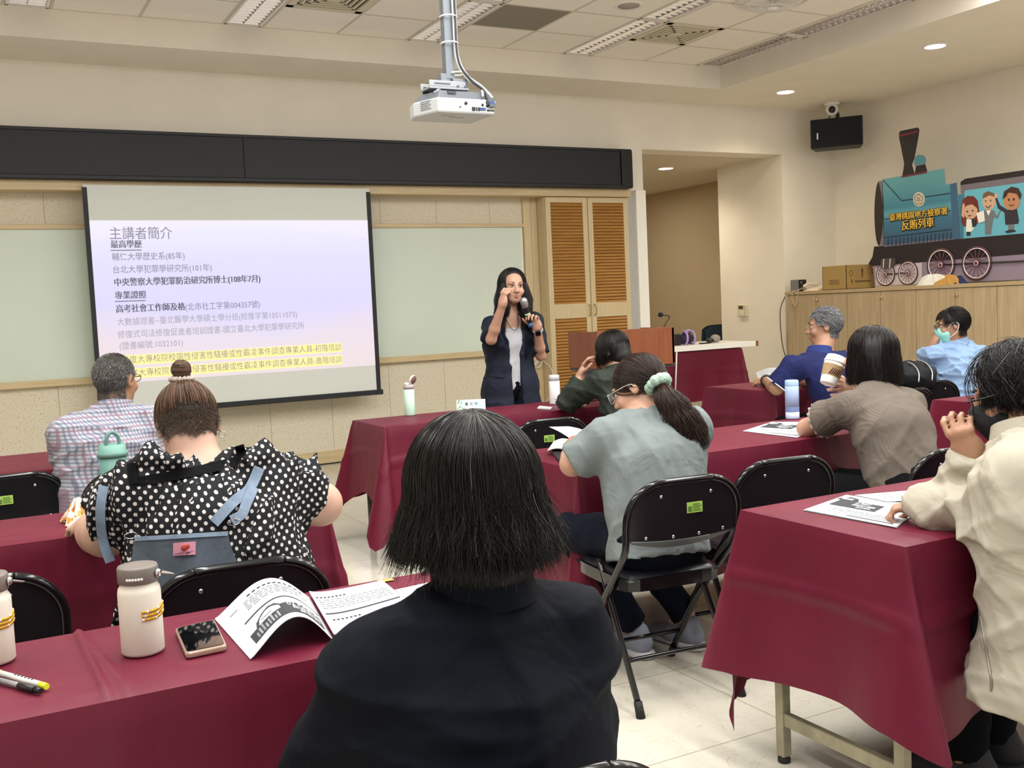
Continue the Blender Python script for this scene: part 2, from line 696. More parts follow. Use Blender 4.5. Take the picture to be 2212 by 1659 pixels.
diffuser(('S', 0, 1), 'square cream ceiling vent near the front right corner of the recess')
diffuser(('S', 2, 1), 'square cream ceiling vent left of the projector pole, cut by the top edge')
x0, x1, y0, y1 = XC - PER * 2, XC - PER * 2 + TW, YC - 2 * RH, YC - RH
t = thing('ceiling_panel', 'dark grey perforated square ceiling panel behind the projector pole', 'panel', ((x0 + x1) / 2, (y0 + y1) / 2, ZC))
box_part('mesh_panel', (x0 + 0.012, y0 + 0.012, ZC), (x1 - 0.012, y1 - 0.012, ZC + 0.012), mat('grey_mesh_panel', '8b8478', 0.9, noise=(200, 0.1)), t)
p = atz(1358, 12, ZC)
t = thing('ceiling_speaker', 'round flush ceiling speaker with grey grille', 'speaker', p)
MB().lathe([(0.088, -0.004), (0.118, -0.006), (0.122, 0.0)], p, cap=False).build('rim', WHITEM, t)
MB().lathe([(0.0, -0.003), (0.088, -0.003), (0.088, 0.002)], p).build('grille', mat('grey_speaker_grille', 'a9a39f', 0.8), t)
# ceiling fan: a shallow round grille in a tile
p = atz(1668, -2, ZC)
t = thing('ceiling_fan', 'white flush ceiling fan with a round wire guard, cut by the top edge', 'fan', p)
MB().lathe([(0.29, 0.0), (0.295, -0.02), (0.285, -0.02), (0.28, 0.0)], p, 40, cap=False).build('surround', WHITEM, t)
m = MB()
for i in range(44):
    a = 2 * math.pi * i / 44
    pts = [(p.x + r * math.cos(a + sw), p.y + r * math.sin(a + sw), p.z - z) for r, z, sw in ((0.05, 0.075, 0), (0.12, 0.072, 0.12), (0.2, 0.055, 0.25), (0.25, 0.02, 0.35))]
    m.tube(pts, 0.0022, 4)
for r, z in ((0.12, 0.072), (0.2, 0.055), (0.25, 0.02)):
    m.tube([(p.x + r * math.cos(a / 20 * math.pi), p.y + r * math.sin(a / 20 * math.pi), p.z - z) for a in range(40)], 0.003, 4, closed=True)
m.build('wire_guard', WHITEM, t)
MB().lathe([(0.0, -0.082), (0.05, -0.08), (0.055, -0.07), (0.055, -0.03)], p).build('hub', WHITEM, t)
m = MB()
for i in range(4):
    a = math.pi / 2 * i
    ux, uy = Vector((math.cos(a), math.sin(a), 0)), Vector((-math.sin(a), math.cos(a), 0))
    m.grid(lambda u, v: p + ux * (0.05 + 0.18 * u) + uy * (v - 0.5) * (0.06 + 0.07 * u) + Z * (-0.045 + 0.02 * (v - 0.5)), 6, 3)
m.build('blade', WHITEM, t)
m = MB()
for i in range(2):
    a = 2.75 + i * 0.15
    m.tube([(p.x + 0.29 * math.cos(a), p.y + 0.29 * math.sin(a), p.z - 0.012), (p.x + 0.52 * math.cos(2.8 + i * 0.02), p.y + 0.52 * math.sin(2.8 + i * 0.02), p.z - 0.006)], 0.008, 6)
m.build('fixing_arm', WHITEM, t)

LAMPW = mat('lit_lamp_disc', 'fff6e0', 0.5, emit=('fff1d2', 14))
for (px, py, z, lb, pw) in ((1697, 199, ZS, 'round lit downlight in the soffit left of the wall speaker', 26), (2020, 100, ZS, 'round lit downlight in the soffit above the train cutout', 26),
                            (1438, 364, 3.0, 'round lit downlight in the low passage ceiling', 18)):
    p = atz(px, py, z)
    t = thing('downlight', lb, 'downlight', p)
    MB().lathe([(0.088, -0.004), (0.102, -0.005), (0.106, 0.0)], p, cap=False).build('rim', WHITEM, t)
    MB().lathe([(0.0, -0.003), (0.089, -0.003), (0.089, 0.0)], p).build('lamp_disc', LAMPW, t)
    spot('downlight_lamp', p - Z * 0.03, pw * (1.6 if z > 3.2 else 2.2), (1.0, 0.88, 0.66), 2.5, 1.0)

area_light('passage_fill_light', (8.0, 12.3, 2.96), 0.6, 0.6, 13, (1.0, 0.93, 0.8))  # unseen fill light, added to brighten the passage wall

# ------------------------------------------------------------------ LED sign
BLK = mat('black_sign_metal', '090b10', 0.5)


def led_mat():
    k = NT('led_matrix_face')
    sp = k.n('SeparateXYZ', i0=k.obj())
    fs = []
    for i in (0, 2):
        q = k.math('FRACT', k.math('MULTIPLY', sp.outputs[i], 1 / 0.0145))
        fs.append(k.math('POWER', k.math('SUBTRACT', q, 0.5), 2))
    d = k.math('LESS_THAN', k.math('ADD', fs[0], fs[1]), 0.06)
    k.base(k.mix(d, lin('05070d'), lin('1b1f2b')))
    k.b.inputs['Roughness'].default_value = 0.55
    return k.m


t = thing('led_sign', 'long black LED message sign across the top of the front wall', 'sign', (2.7, 9.1, 2.56))
f = MB().b2((-1.2, 9.03, 2.56), (6.335, 9.2, 2.962)).b2((-1.2, 9.015, 2.935), (6.335, 9.05, 2.962)).b2((-1.2, 9.01, 2.56), (6.335, 9.05, 2.592))
f.build('frame', BLK, t, 0.004)
lm = led_mat()
box_part('led_panel', (-1.15, 9.018, 2.594), (2.283, 9.04, 2.933), lm, t)
box_part('led_panel', (2.293, 9.018, 2.594), (6.19, 9.04, 2.933), lm, t)
box_part('end_cap', (6.2, 9.005, 2.575), (6.337, 9.05, 2.95), BLK, t, 0.006)

# ------------------------------------------------------------------ whiteboards
GLASS = mat('frosted_green_board_glass', 'd0dbce', 0.12, spec=0.35, noise=(1.3, 0.02))
for lb, x0, x1 in (('pale green glass whiteboard at the left of the projection screen', -1.6, 2.0), ('pale green glass whiteboard between the screen and the louvred cabinet', 2.01, 5.165)):
    t = thing('whiteboard', lb, 'whiteboard', ((x0 + x1) / 2, 9.32, 0.9))
    box_part('glass', (x0, 9.305, 0.955), (x1 - 0.03, 9.329, 2.185), GLASS, t)
    box_part('top_rail', (x0, 9.285, 2.185), (x1, 9.329, 2.222), OAKX, t, 0.003)
    box_part('marker_ledge', (x0, 9.265, 0.9), (x1 - 0.005, 9.329, 0.955), OAKX, t, 0.004)
    box_part('end_strip', (x1 - 0.03, 9.3, 0.955), (x1 - 0.018, 9.329, 2.185), mat('white_end_strip', 'f0f0ea', 0.5), t)

# ------------------------------------------------------------------ projection screen with the slide
SY = 9.05
t = thing('projection_screen', 'pull-down projection screen showing a lavender slide of Chinese text', 'screen', (2.2, SY, 0.63))
FAB = mat('matte_screen_fabric', 'd5d9d4', 0.95)
m = MB()
m.add([(0.985, SY, 0.66), (3.43, SY, 0.66), (3.43, SY, 2.52), (0.985, SY, 2.52)], [(0, 1, 2, 3)])
m.add([(0.985, SY + 0.003, 0.66), (3.43, SY + 0.003, 0.66), (3.43, SY + 0.003, 2.52), (0.985, SY + 0.003, 2.52)], [(3, 2, 1, 0)])
m.build('fabric', FAB, t)
SB = mat('black_screen_border', '14171b', 0.6)
box_part('side_border', (0.975, SY - 0.002, 0.655), (1.012, SY + 0.004, 2.5), SB, t)
box_part('side_border', (3.395, SY - 0.002, 0.655), (3.436, SY + 0.004, 2.49), SB, t)
box_part('bottom_bar', (0.96, SY - 0.012, 0.625), (3.455, SY + 0.014, 0.672), SB, t, 0.005)


def slide_mat():
    k = NT('projected_slide')
    o = k.obj()
    sp = k.n('SeparateXYZ', i0=o)
    ux = k.math('DIVIDE', k.math('SUBTRACT', sp.outputs[0], -1.19), 2.38)
    uz = k.math('DIVIDE', k.math('SUBTRACT', sp.outputs[2], 0.27), 1.33)
    c = k.ramp(uz, [(0.0, lin('d9cfd4')), (0.15, lin('dcd3e0')), (0.45, lin('cfcbf2')), (0.75, lin('d6d2f0')), (1.0, lin('e2e2f2'))])
    # soft flowing waves of the slide design
    w = k.math('ADD', k.math('MULTIPLY', k.math('SINE', k.math('MULTIPLY', ux, 3.6)), -0.2), 0.42)
    f1 = k.math('SMOOTH_MAX', k.math('MULTIPLY', k.math('SUBTRACT', w, uz), 2.0), 0.0, 0.1)
    f1 = k.math('MINIMUM', f1, 0.3)
    c = k.mix(f1, c, lin('e9cfc4'))
    w2 = k.math('ADD', k.math('MULTIPLY', k.math('SINE', k.math('ADD', k.math('MULTIPLY', ux, 3.0), 1.8)), 0.16), 0.30)
    f2 = k.math('MINIMUM', k.math('MULTIPLY', k.math('GREATER_THAN', w2, uz), 0.35), 0.35)
    c = k.mix(f2, c, lin('e4d2d8'))
    f3 = k.math('MULTIPLY', k.math('GREATER_THAN', k.math('ADD', uz, k.math('MULTIPLY', k.math('SINE', k.math('ADD', k.math('MULTIPLY', ux, 2.4), 0.4)), -0.13)), 0.83), 0.25)
    c = k.mix(f3, c, lin('f0e2e4'))
    k.base((0.12, 0.12, 0.13, 1))
    k.b.inputs['Roughness'].default_value = 0.9
    k.link(c, k.b.inputs['Emission Color'])
    k.b.inputs['Emission Strength'].default_value = 0.54
    return k.m


m = MB()
m.b2((1.013, SY - 0.004, 0.9), (3.394, SY - 0.001, 2.232))
m.build('slide', slide_mat(), t)
HL = mat('slide_yellow_highlight', 'f2e08a', 0.9, emit=('f2e48e', 0.34))


def sl(px, py):
    q = at(px, py, SY)
    return q.x, q.z


def stext(body, lpx, rpx, bpx, hpx, c, bold=0.0, underline=False):
    x0, z0 = sl(lpx, bpx)
    x1, _ = sl(rpx, bpx)
    size = hpx * 9.2 / FPX * 1.12
    for k_ in range(3 if bold else 1):
        o = text_part('slide_text', body, (x0, SY - 0.0075 - 0.0003 * k_, z0), X, Z, size, c, t)
        me = o.data
        a = np.empty(len(me.vertices) * 3, 'f')
        me.vertices.foreach_get('co', a)
        a = a.reshape(-1, 3)
        lo, hi = a[:, 0].min(), a[:, 0].max()
        a[:, 0] = lo + (a[:, 0] - lo) * (x1 - x0) / max(hi - lo, 1e-6) + k_ * bold
        me.vertices.foreach_set('co', a.ravel())
    if underline:
        box_part('slide_underline', (x0, SY - 0.0075, z0 - 0.028), (x1, SY - 0.006, z0 - 0.021), c, t)


G1 = mat('slide_grey_lettering', '6d6b78', 0.9, emit=('8d8b9c', 0.32))
G2 = mat('slide_dark_lettering', '4b4a55', 0.9, emit=('7a7986', 0.30))
G3 = mat('slide_pale_lettering', '74737f', 0.9, emit=('a3a2b2', 0.38))
S = 2.962
stext('主講者簡介', 697 / S, 1097 / S, 380 + 400 / S, 24, G1)
stext('最高學歷', 705 / S, 903 / S, 380 + 458 / S, 15, G2, 0.002, True)
stext('輔仁大學歷史系(85年)', 715 / S, 1180 / S, 380 + 538 / S, 15, G1)
stext('台北大學犯罪學研究所(101年)', 718 / S, 1350 / S, 380 + 620 / S, 15, G1)
stext('中央警察大學犯罪防治研究所博士(108年7月)', 726 / S, 1660 / S, 380 + 702 / S, 15.5, G2, 0.0022)
stext('專業證照', 733 / S, 930 / S, 380 + 785 / S, 15, G2, 0.002, True)
stext('高考社會工作師及格', 738 / S, 1180 / S, 380 + 872 / S, 15.5, G2, 0.0022)
stext('(北市社工字第004357號)', 1183 / S, 1660 / S, 380 + 858 / S, 15, G1)
stext('大數據證書~臺北醫學大學碩士學分班(校推字第10511073)', 748 / S, 1900 / S, 380 + 955 / S, 15, G3)
stext('修復式司法修復促進者培訓證書-國立臺北大學犯罪學研究所', 752 / S, 1948 / S, 380 + 1036 / S, 15, G3)
stext('(證書編號:1032101)', 762 / S, 1168 / S, 380 + 1108 / S, 15, G3)
for (zb, tail) in ((sl(2180 / S, 380 + 1112 / S)[1], '初'), (sl(2185 / S, 380 + 1190 / S)[1], '進')):
    x0, x1 = sl(262, 780)[0], sl(738, 760)[0]
    box_part('text_highlight', (x0, SY - 0.0062, zb - 0.02), (x1, SY - 0.0045, zb + 0.062), HL, t)
    o = text_part('slide_text', '年度大專校院校園性侵害性騷擾或性霸凌事件調查專業人員-' + tail + '階培訓', (x0, SY - 0.0075, zb), X, Z, 0.07, G1, t)
    me = o.data
    a = np.empty(len(me.vertices) * 3, 'f')
    me.vertices.foreach_get('co', a)
    a = a.reshape(-1, 3)
    a[:, 0] = a[:, 0].min() + (a[:, 0] - a[:, 0].min()) * (x1 - x0 - 0.01) / (a[:, 0].max() - a[:, 0].min())
    me.vertices.foreach_set('co', a.ravel())

# ------------------------------------------------------------------ louvred cabinet
LOUV = wood_mat('honey_pine_slats', '9c6a2e', 'bb8845', 1, 'X')
CABW = wood_mat('pale_ash_cabinet', 'c5b28a', 'd1bf99', 1, 'Z')
t = thing('louvered_cabinet', 'tall pale wood cabinet with two louvred doors beside the white column', 'cabinet', (5.85, 9.4, 0))
box_part('body', (5.338, 9.17, 0), (6.358, 9.7, 2.478), CABW, t)
for side, x0, x1 in ((1, 5.345, 5.845), (-1, 5.853, 6.353)):
    y0, y1 = 9.145, 9.168
    d = MB()
    d.b2((x0, y0, 0.06), (x0 + 0.058, y1, 2.476)).b2((x1 - 0.058, y0, 0.06), (x1, y1, 2.476))
    for za, zb in ((0.06, 0.2), (1.235, 1.385), (2.42, 2.476)):
        d.b2((x0 + 0.058, y0, za), (x1 - 0.058, y1, zb))
    dr = d.build('door', CABW, t, 0.002)
    for za, zb in ((0.2, 1.235), (1.385, 2.42)):
        l = MB()
        n = int((zb - za) / 0.0315)
        for i in range(n):
            zc = za + (i + 0.5) * (zb - za) / n
            l.add([(x0 + 0.058, y0 + 0.001, zc - 0.017), (x1 - 0.058, y0 + 0.001, zc - 0.017), (x1 - 0.058, y0 + 0.001, zc - 0.009), (x0 + 0.058, y0 + 0.001, zc - 0.009),
                   (x0 + 0.058, y1, zc + 0.01), (x1 - 0.058, y1, zc + 0.01), (x1 - 0.058, y1, zc + 0.018), (x0 + 0.058, y1, zc + 0.018)],
                  [(0, 1, 2, 3), (3, 2, 6, 7), (0, 4, 5, 1)])
        l.build('louver', LOUV, dr)
    xh = x1 - 0.03 if side == 1 else x0 + 0.03
    MB().tube(smooth_path([(xh, y0, 1.25), (xh, y0 - 0.03, 1.265), (xh - 0.008 * side, y0 - 0.036, 1.31), (xh, y0 - 0.03, 1.355), (xh, y0, 1.37)], 14), 0.005, 8).build('handle', mat('brass_satin', 'a58f5e', 0.35, metal=0.9), dr)

# cable bundle left of the cabinet
m = MB()
rnd = random.Random(3)
for i in range(5):
    a = rnd.uniform(-0.02, 0.02)
    m.tube(smooth_path([(5.29 + a, 9.3, 0.86 + a), (5.24 + a * 2, 9.27, 0.8), (5.2, 9.28, 0.74 + a), (5.28, 9.27, 0.76 - a), (5.3 + a, 9.28, 0.83)], 18), 0.004, 5)
m.tube(smooth_path([(5.29, 9.3, 0.84), (5.33, 9.13, 0.72), (5.32, 9.12, 0.5), (5.22, 9.2, 0.3), (5.2, 9.25, 0.02)], 24), 0.005, 6)
tag(m.build('cable_bundle', mat('white_grey_cable', 'cfcbc2', 0.5)), 'tangle of white cables hanging beside the louvred cabinet', 'cable')
tag(MB().tube(smooth_path([(2.3, 9.28, 0.006), (2.9, 9.25, 0.006), (3.4, 9.27, 0.006), (4.4, 9.2, 0.006)], 30), 0.006, 6).build('floor_cable', mat('black_cable', '1a1a1a', 0.5)), 'black cable lying along the foot of the front wall', 'cable')

# ------------------------------------------------------------------ long cabinet on the right wall
OAKC = wood_mat('light_oak_cabinet_front', 'a59070', 'bba787', 0.8, 'Z')
t = thing('sideboard', 'long light oak wall cabinet under the train cutout', 'sideboard', (8.9, 6.5, 0))
box_part('body', (8.452, 3.4, 0.56), (XR - 0.002, 9.03, 1.372), OAKC, t)
box_part('worktop', (8.425, 3.4, 1.372), (XR - 0.002, 9.05, 1.408), wood_mat('light_oak_worktop', 'a8926e', 'b8a27e', 0.8, 'Y'), t, 0.003)
box_part('plinth', (8.6, 3.4, 0), (XR - 0.002, 9.03, 0.56), mat('black_plinth', '1b1a1a', 0.6), t)
KNOB = mat('brushed_steel_knob', 'b9ab8c', 0.3, metal=0.9)
y = 9.025
i = 0
while y > 3.6:
    d = box_part('door', (8.432, y - 0.452, 0.575), (8.452, y - 0.003, 1.366), OAKC, t, 0.0015)
    yk = y - 0.035 if i % 2 else y - 0.52 + 0.035
    if i % 2:
        MB().lathe([(0.006, 0), (0.006, 0.012), (0.016, 0.018), (0.018, 0.026), (0.012, 0.032), (0.0, 0.033)], (8.432, yk, 1.3), 14, Matrix.Rotation(-math.pi / 2, 3, 'Y')).build('knob', KNOB, d)
    y -= 0.455
    i += 1

# ------------------------------------------------------------------ train cutout
TX = 8.78
t = thing('train_cutout', 'flat printed steam train cutout standing on the oak cabinet', 'cutout', (TX, 7.0, 1.408))
TS = 4.365


def tp(cx, cy):
    q = atx(1812 + cx / TS, 260 + cy / TS, TX)
    return (-q.y, q.z)


LAYER = [0]


def tpoly(name, pts, c, lift=0.0, depth=0.012, parent=None):
    """a printed shape of the cutout, facing the room"""
    q = [tp(*p) for p in pts]
    ar = sum(q[i][0] * q[(i + 1) % len(q)][1] - q[(i + 1) % len(q)][0] * q[i][1] for i in range(len(q)))
    if ar < 0:
        q = q[::-1]
    return MB().prism(q, (TX - 0.012 - lift, 0, 0), -Y, Z, depth).build(name, c, parent or t)


def circ(cx, cy, rx, ry, n=28, a0=0, a1=360):
    return [(cx + rx * math.cos(math.radians(a0 + (a1 - a0) * i / n)), cy + ry * math.sin(math.radians(a0 + (a1 - a0) * i / n))) for i in range(n if a1 - a0 == 360 else n + 1)]


def printed(name, c, rough=0.55):
    return mat('print_' + name, c, rough)


def boiler_mat():
    k = NT('printed_teal_boiler')
    sp = k.n('SeparateXYZ', i0=k.obj())
    k.base(k.ramp(k.math('DIVIDE', sp.outputs[2], 1.1), [(0.42, lin('36536f')), (0.62, lin('3b6c88')), (0.7, lin('5a97a8')), (0.76, lin('3f7c93')), (1.0, lin('5d9aa2'))]))
    k.b.inputs['Roughness'].default_value = 0.55
    return k.m


PB, PR, PP, PG = printed('black', '231c20'), printed('maroon', '6d2033'), printed('mauve', '8d8092'), printed('grey', '6f6873')
tpoly('chassis', [(340, 1190), (1155, 1118), (1950, 1048), (1950, 1245), (800, 1335), (325, 1372), (285, 1355), (325, 1285)], PB)
tpoly('skirt_panel', [(325, 1372), (800, 1335), (1950, 1245), (1950, 1490), (345, 1562)], PP, -0.003)
tpoly('skirt_panel', [(352, 1395), (790, 1340), (790, 1540), (352, 1560)], printed('pale_mauve', 'c4bac0'), 0.001, 0.003)
tpoly('boiler', [(420, 555), (995, 455), (1005, 605), (1055, 600), (1085, 1125), (437, 1195)], boiler_mat())
tpoly('cab_side', [(1055, 600), (1112, 588), (1155, 1116), (1085, 1125)], printed('slate_blue', '3c5e7c'))
tpoly('boiler_front', circ(388, 878, 44, 305), printed('dark_brown', '2a2324'), 0.002)
tpoly('boiler_rim', [(385, 575), (418, 570), (432, 1180), (395, 1182), (420, 1050), (428, 860), (412, 700)], PG, 0.004)
tpoly('chimney', [(575, 160), (575, 120), (590, 100), (745, 68), (760, 85), (755, 135), (715, 350), (690, 420), (716, 505), (605, 530), (620, 440), (622, 400)], PB)
tpoly('chimney_band', [(577, 158), (577, 134), (754, 92), (754, 118)], PR, 0.002)
tpoly('dome_base', [(735, 430), (815, 412), (838, 490), (722, 508)], PB)
tpoly('dome', circ(770, 375, 52, 50, 16, 180, 360) + [(822, 405), (720, 428)], printed('teal', '4f8b9b'))
tpoly('base_strip', [(602, 525), (838, 478), (838, 496), (602, 540)], PR, 0.003)
ln = MB()


def tline(mb, a, b, w, lift=0.003):
    p, q = Vector(tp(*a)), Vector(tp(*b))
    d = (q - p).normalized()
    n = Vector((-d.y, d.x)) * w / 2
    mb.prism([tuple(p - n), tuple(q - n), tuple(q + n), tuple(p + n)], (TX - 0.012 - lift, 0, 0), -Y, Z, 0.002)


for a, b in (((425, 562), (600, 757)), ((600, 757), (710, 742)), ((820, 722), (1058, 688)), ((440, 1105), (1068, 1028)), ((440, 932), (480, 926)), ((1032, 856), (1060, 852))):
    tline(ln, a, b, 0.009)
for i in range(17):
    cx = 475 + i * 37
    y0 = 1118 - (cx - 475) * 0.105
    tline(ln, (cx, y0), (cx - 3, y0 + 80), 0.011)
ln.build('printed_lines', printed('navy', '1d2f45'), t)
tpoly('lower_strip', [(437, 1195), (437, 1178), (1084, 1110), (1085, 1125)], PG, 0.002)
tpoly('wagon_link', [(1122, 702), (1195, 690), (1185, 1112), (1155, 1116), (1140, 900)], printed('steel_blue', '3f7690'))
tpoly('wagon_roof', [(1155, 612), (1155, 580), (1200, 550), (1950, 440), (1950, 494)], PB)
tpoly('wagon_band', [(1160, 690), (1155, 612), (1950, 494), (1950, 560)], PG, 0.001)
tpoly('wagon_picture', [(1195, 662), (1950, 560), (1950, 1048), (1185, 1114)], printed('sky_blue', '63aec4'), 0.002)


def emblem(cx, cy, r):
    tpoly('emblem', circ(cx, cy, r * 0.98, r * 1.22), printed('emblem_cream', 'ded6c3'), 0.004)
    m = MB()
    for k in range(5):
        a = math.radians(72 * k - 90)
        q = [tp(cx + r * (0.42 * math.cos(a) + 0.24 * math.cos(b)), cy + 1.22 * r * (0.42 * math.sin(a) + 0.24 * math.sin(b))) for b in [2 * math.pi * i / 14 for i in range(14)]]
        pts = [(TX - 0.018, -p[0], p[1]) for p in q]
        m.tube(pts, 0.0035, 4, closed=True)
    for rr in (0.8, 0.16):
        m.tube([(TX - 0.018, -p[0], p[1]) for p in [tp(*c) for c in circ(cx, cy, r * rr, r * rr * 1.22)]], 0.0035, 4, closed=True)
    m.build('emblem_flower', printed('emblem_tan', '8d8168'), t)


emblem(764, 745, 55)
GOLD = printed('gold', 'e0b64a')


def ttext(body, a, b, size):
    p, q = tp(*a), tp(*b)
    w_ = size * 0.035
    st = [('lettering_shadow', printed('letter_black', '15120f'), a_ * w_ * 2, b_ * w_ * 2, 0.0155 + 0.0001 * i_) for i_, (a_, b_) in enumerate(((-1, -1), (1, -1), (-1, 1), (1.6, 0), (0, -1.6)))]
    st += [('lettering', GOLD, a_ * w_, 0, 0.0185 + 0.0002 * a_) for a_ in (0, 1)]
    for nm, c, dx, dz, lift in st:
        o = text_part(nm, body, (TX - lift, -p[0] - dx, p[1] + dz), -Y, Z, size, c, t)
        me = o.data
        v = np.empty(len(me.vertices) * 3, 'f')
        me.vertices.foreach_get('co', v)
        v = v.reshape(-1, 3)
        lo, hi = v[:, 1].min(), v[:, 1].max()
        v[:, 1] = hi - (hi - v[:, 1]) * (q[0] - p[0]) / (hi - lo)
        me.vertices.foreach_set('co', v.ravel())


ttext('臺灣桃園地方檢察署', (487, 945), (1030, 872), 0.082)
ttext('反賄列車', (602, 1030), (902, 985), 0.112)


def train_wheel(cx, cy, rx, ry, spokes, back=None):
    p = tp(cx, cy)
    a, b = tp(cx + rx, cy), tp(cx, cy + ry)
    R = (abs(p[1] - b[1]) + abs(a[0] - p[0])) / 2
    c = Vector((TX - 0.02, -p[0], p[1]))
    cp = lambda r, n=40: [c + Y * r * math.cos(2 * math.pi * i / n) + Z * r * math.sin(2 * math.pi * i / n) for i in range(n)]
    m = MB().tube(cp(R * 0.95), R * 0.055, 6, closed=True)
    o = m.build('wheel', printed('wheel_maroon', '4b2a33'), t)
    MB().tube([q - X * 0.004 for q in cp(R * 0.86)], R * 0.035, 6, closed=True).build('rim', printed('wheel_white', 'e2d5d8'), o)
    s = MB()
    for i in range(spokes):
        an = 2 * math.pi * i / spokes + 0.1
        d = Y * math.cos(an) + Z * math.sin(an)
        s.tube([c + d * R * 0.12, c + d * R * 0.88], R * 0.02, 5)
    s.build('spoke', printed('spoke_maroon', '7c4450'), o)
    MB().lathe([(0.0, 0.012), (R * 0.1, 0.012), (R * 0.1, 0)], c, 16, Matrix.Rotation(-math.pi / 2, 3, 'Y')).build('hub', PR, o)
    MB().tube([q - X * 0.008 for q in cp(R * 0.13, 16)], R * 0.025, 5, closed=True).build('hub_ring', printed('wheel_white', 'e2d5d8'), o)


train_wheel(453, 1452, 95, 104, 14)
train_wheel(665, 1438, 102, 106, 14)
train_wheel(975, 1362, 142, 150, 14)
train_wheel(1312, 1346, 148, 158, 14)
MB().tube([(TX - 0.02, -tp(450, 1450)[0], tp(450, 1450)[1]), (TX - 0.02, -tp(665, 1438)[0], tp(665, 1438)[1])], 0.006, 5).build('axle_rod', PB, t)
MB().tube([(TX - 0.022, -tp(975, 1362)[0], tp(975, 1362)[1]), (TX - 0.022, -tp(1900, 1320)[0], tp(1900, 1320)[1])], 0.008, 5).build('coupling_rod', PB, t)
tpoly('buffer', [(412, 1330), (425, 1308), (470, 1300), (530, 1297), (546, 1312), (545, 1355), (525, 1388), (440, 1398), (415, 1385)], printed('buffer_grey', '4a4244'), 0.02, 0.02)
b = MB()
for cx in (445, 505):
    tline(b, (cx, 1305), (cx - 6, 1392), 0.014, 0.022)
b.build('buffer_stripe', printed('stripe_pale', 'c8c0c0'), t)

# cartoon figures printed on the wagon picture
SKIN1, SKIN2 = printed('peach_skin', 'c9a387'), printed('tan_skin', 'b5805f')
HAIRR, HAIRB = printed('auburn', '6a2b25'), printed('brown_black', '41261f')
SUIT, WHT, DK = printed('suit_grey', '6c7077'), printed('white', 'e6e4dc'), printed('charcoal', '2d2a33')
L1, L2, L3, L4 = 0.004, 0.006, 0.008, 0.010


def fig(name, pts, c, l):
    tpoly(name, pts, c, l, 0.003)


fig('figure_hair', [(1165, 960), (1162, 820), (1180, 745), (1225, 712), (1280, 715), (1318, 755), (1335, 860), (1318, 975), (1270, 1005), (1190, 1000)], HAIRR, L1)
fig('figure_face', circ(1252, 852, 66, 80), SKIN1, L2)
fig('figure_fringe', [(1186, 830), (1195, 770), (1240, 735), (1290, 748), (1318, 830), (1270, 790), (1225, 800)], HAIRR, L3)
fig('figure_body', [(1215, 930), (1262, 925), (1285, 1020), (1258, 1050), (1210, 1050)], WHT, L2)
fig('figure_coat', [(1262, 925), (1300, 940), (1310, 990), (1272, 1010)], DK, L3)
fig('figure_legs', [(1212, 1022), (1256, 1020), (1250, 1088), (1216, 1090)], DK, L1)
fig('figure_arm', [(1170, 900), (1178, 800), (1192, 775), (1202, 800), (1192, 860), (1196, 925)], SKIN1, L4)
fig('figure_face', circ(1425, 768, 60, 78), SKIN1, L1)
fig('figure_hair', [(1365, 735), (1375, 690), (1420, 668), (1478, 690), (1480, 720), (1430, 705), (1395, 725)], printed('ash_brown', '6b5440'), L2)
fig('figure_body', [(1378, 850), (1420, 842), (1475, 850), (1500, 905), (1532, 840), (1540, 850), (1508, 925), (1470, 915), (1455, 1000), (1445, 1075), (1390, 1078), (1388, 990)], SUIT, L1)
fig('figure_shirt', [(1400, 848), (1445, 848), (1422, 900)], WHT, L2)
fig('figure_paper', [(1310, 875), (1380, 850), (1390, 950), (1332, 968)], WHT, L4)
fig('figure_face', circ(1640, 762, 80, 84), SKIN2, L2)
fig('figure_hair', [(1555, 745), (1570, 670), (1640, 625), (1705, 640), (1735, 700), (1720, 750), (1690, 690), (1610, 680), (1590, 720)], HAIRB, L3)
fig('figure_body', [(1580, 985), (1572, 870), (1510, 830), (1485, 735), (1500, 728), (1530, 800), (1600, 845), (1690, 835), (1708, 940), (1702, 975)], DK, L1)
fig('figure_legs', [(1605, 985), (1668, 978), (1660, 1045), (1612, 1048)], SUIT, L1)
fig('figure_shoes', [(1575, 1050), (1620, 1030), (1672, 1032), (1680, 1048), (1600, 1062)], DK, L2)
fig('figure_hand', circ(1492, 712, 18, 22, 12), SKIN1, L2)
e = MB()
for cx, cy, r in ((1225, 858, 7), (1277, 850, 7), (1400, 760, 6), (1445, 755, 6), (1617, 748, 9), (1664, 744, 9)):
    q = [tp(*c) for c in circ(cx, cy, r, r * 1.2, 10)]
    ar = sum(q[i][0] * q[(i + 1) % 10][1] - q[(i + 1) % 10][0] * q[i][1] for i in range(10))
    e.prism(q if ar > 0 else q[::-1], (TX - 0.024, 0, 0), -Y, Z, 0.002)
for pts in ([(1232, 895), (1245, 903), (1262, 893)], [(1398, 805), (1420, 825), (1448, 800)], [(1618, 795), (1640, 806), (1664, 792)]):
    for a, b in zip(pts, pts[1:]):
        tline(e, a, b, 0.006, 0.011)
e.build('figure_features', DK, t)

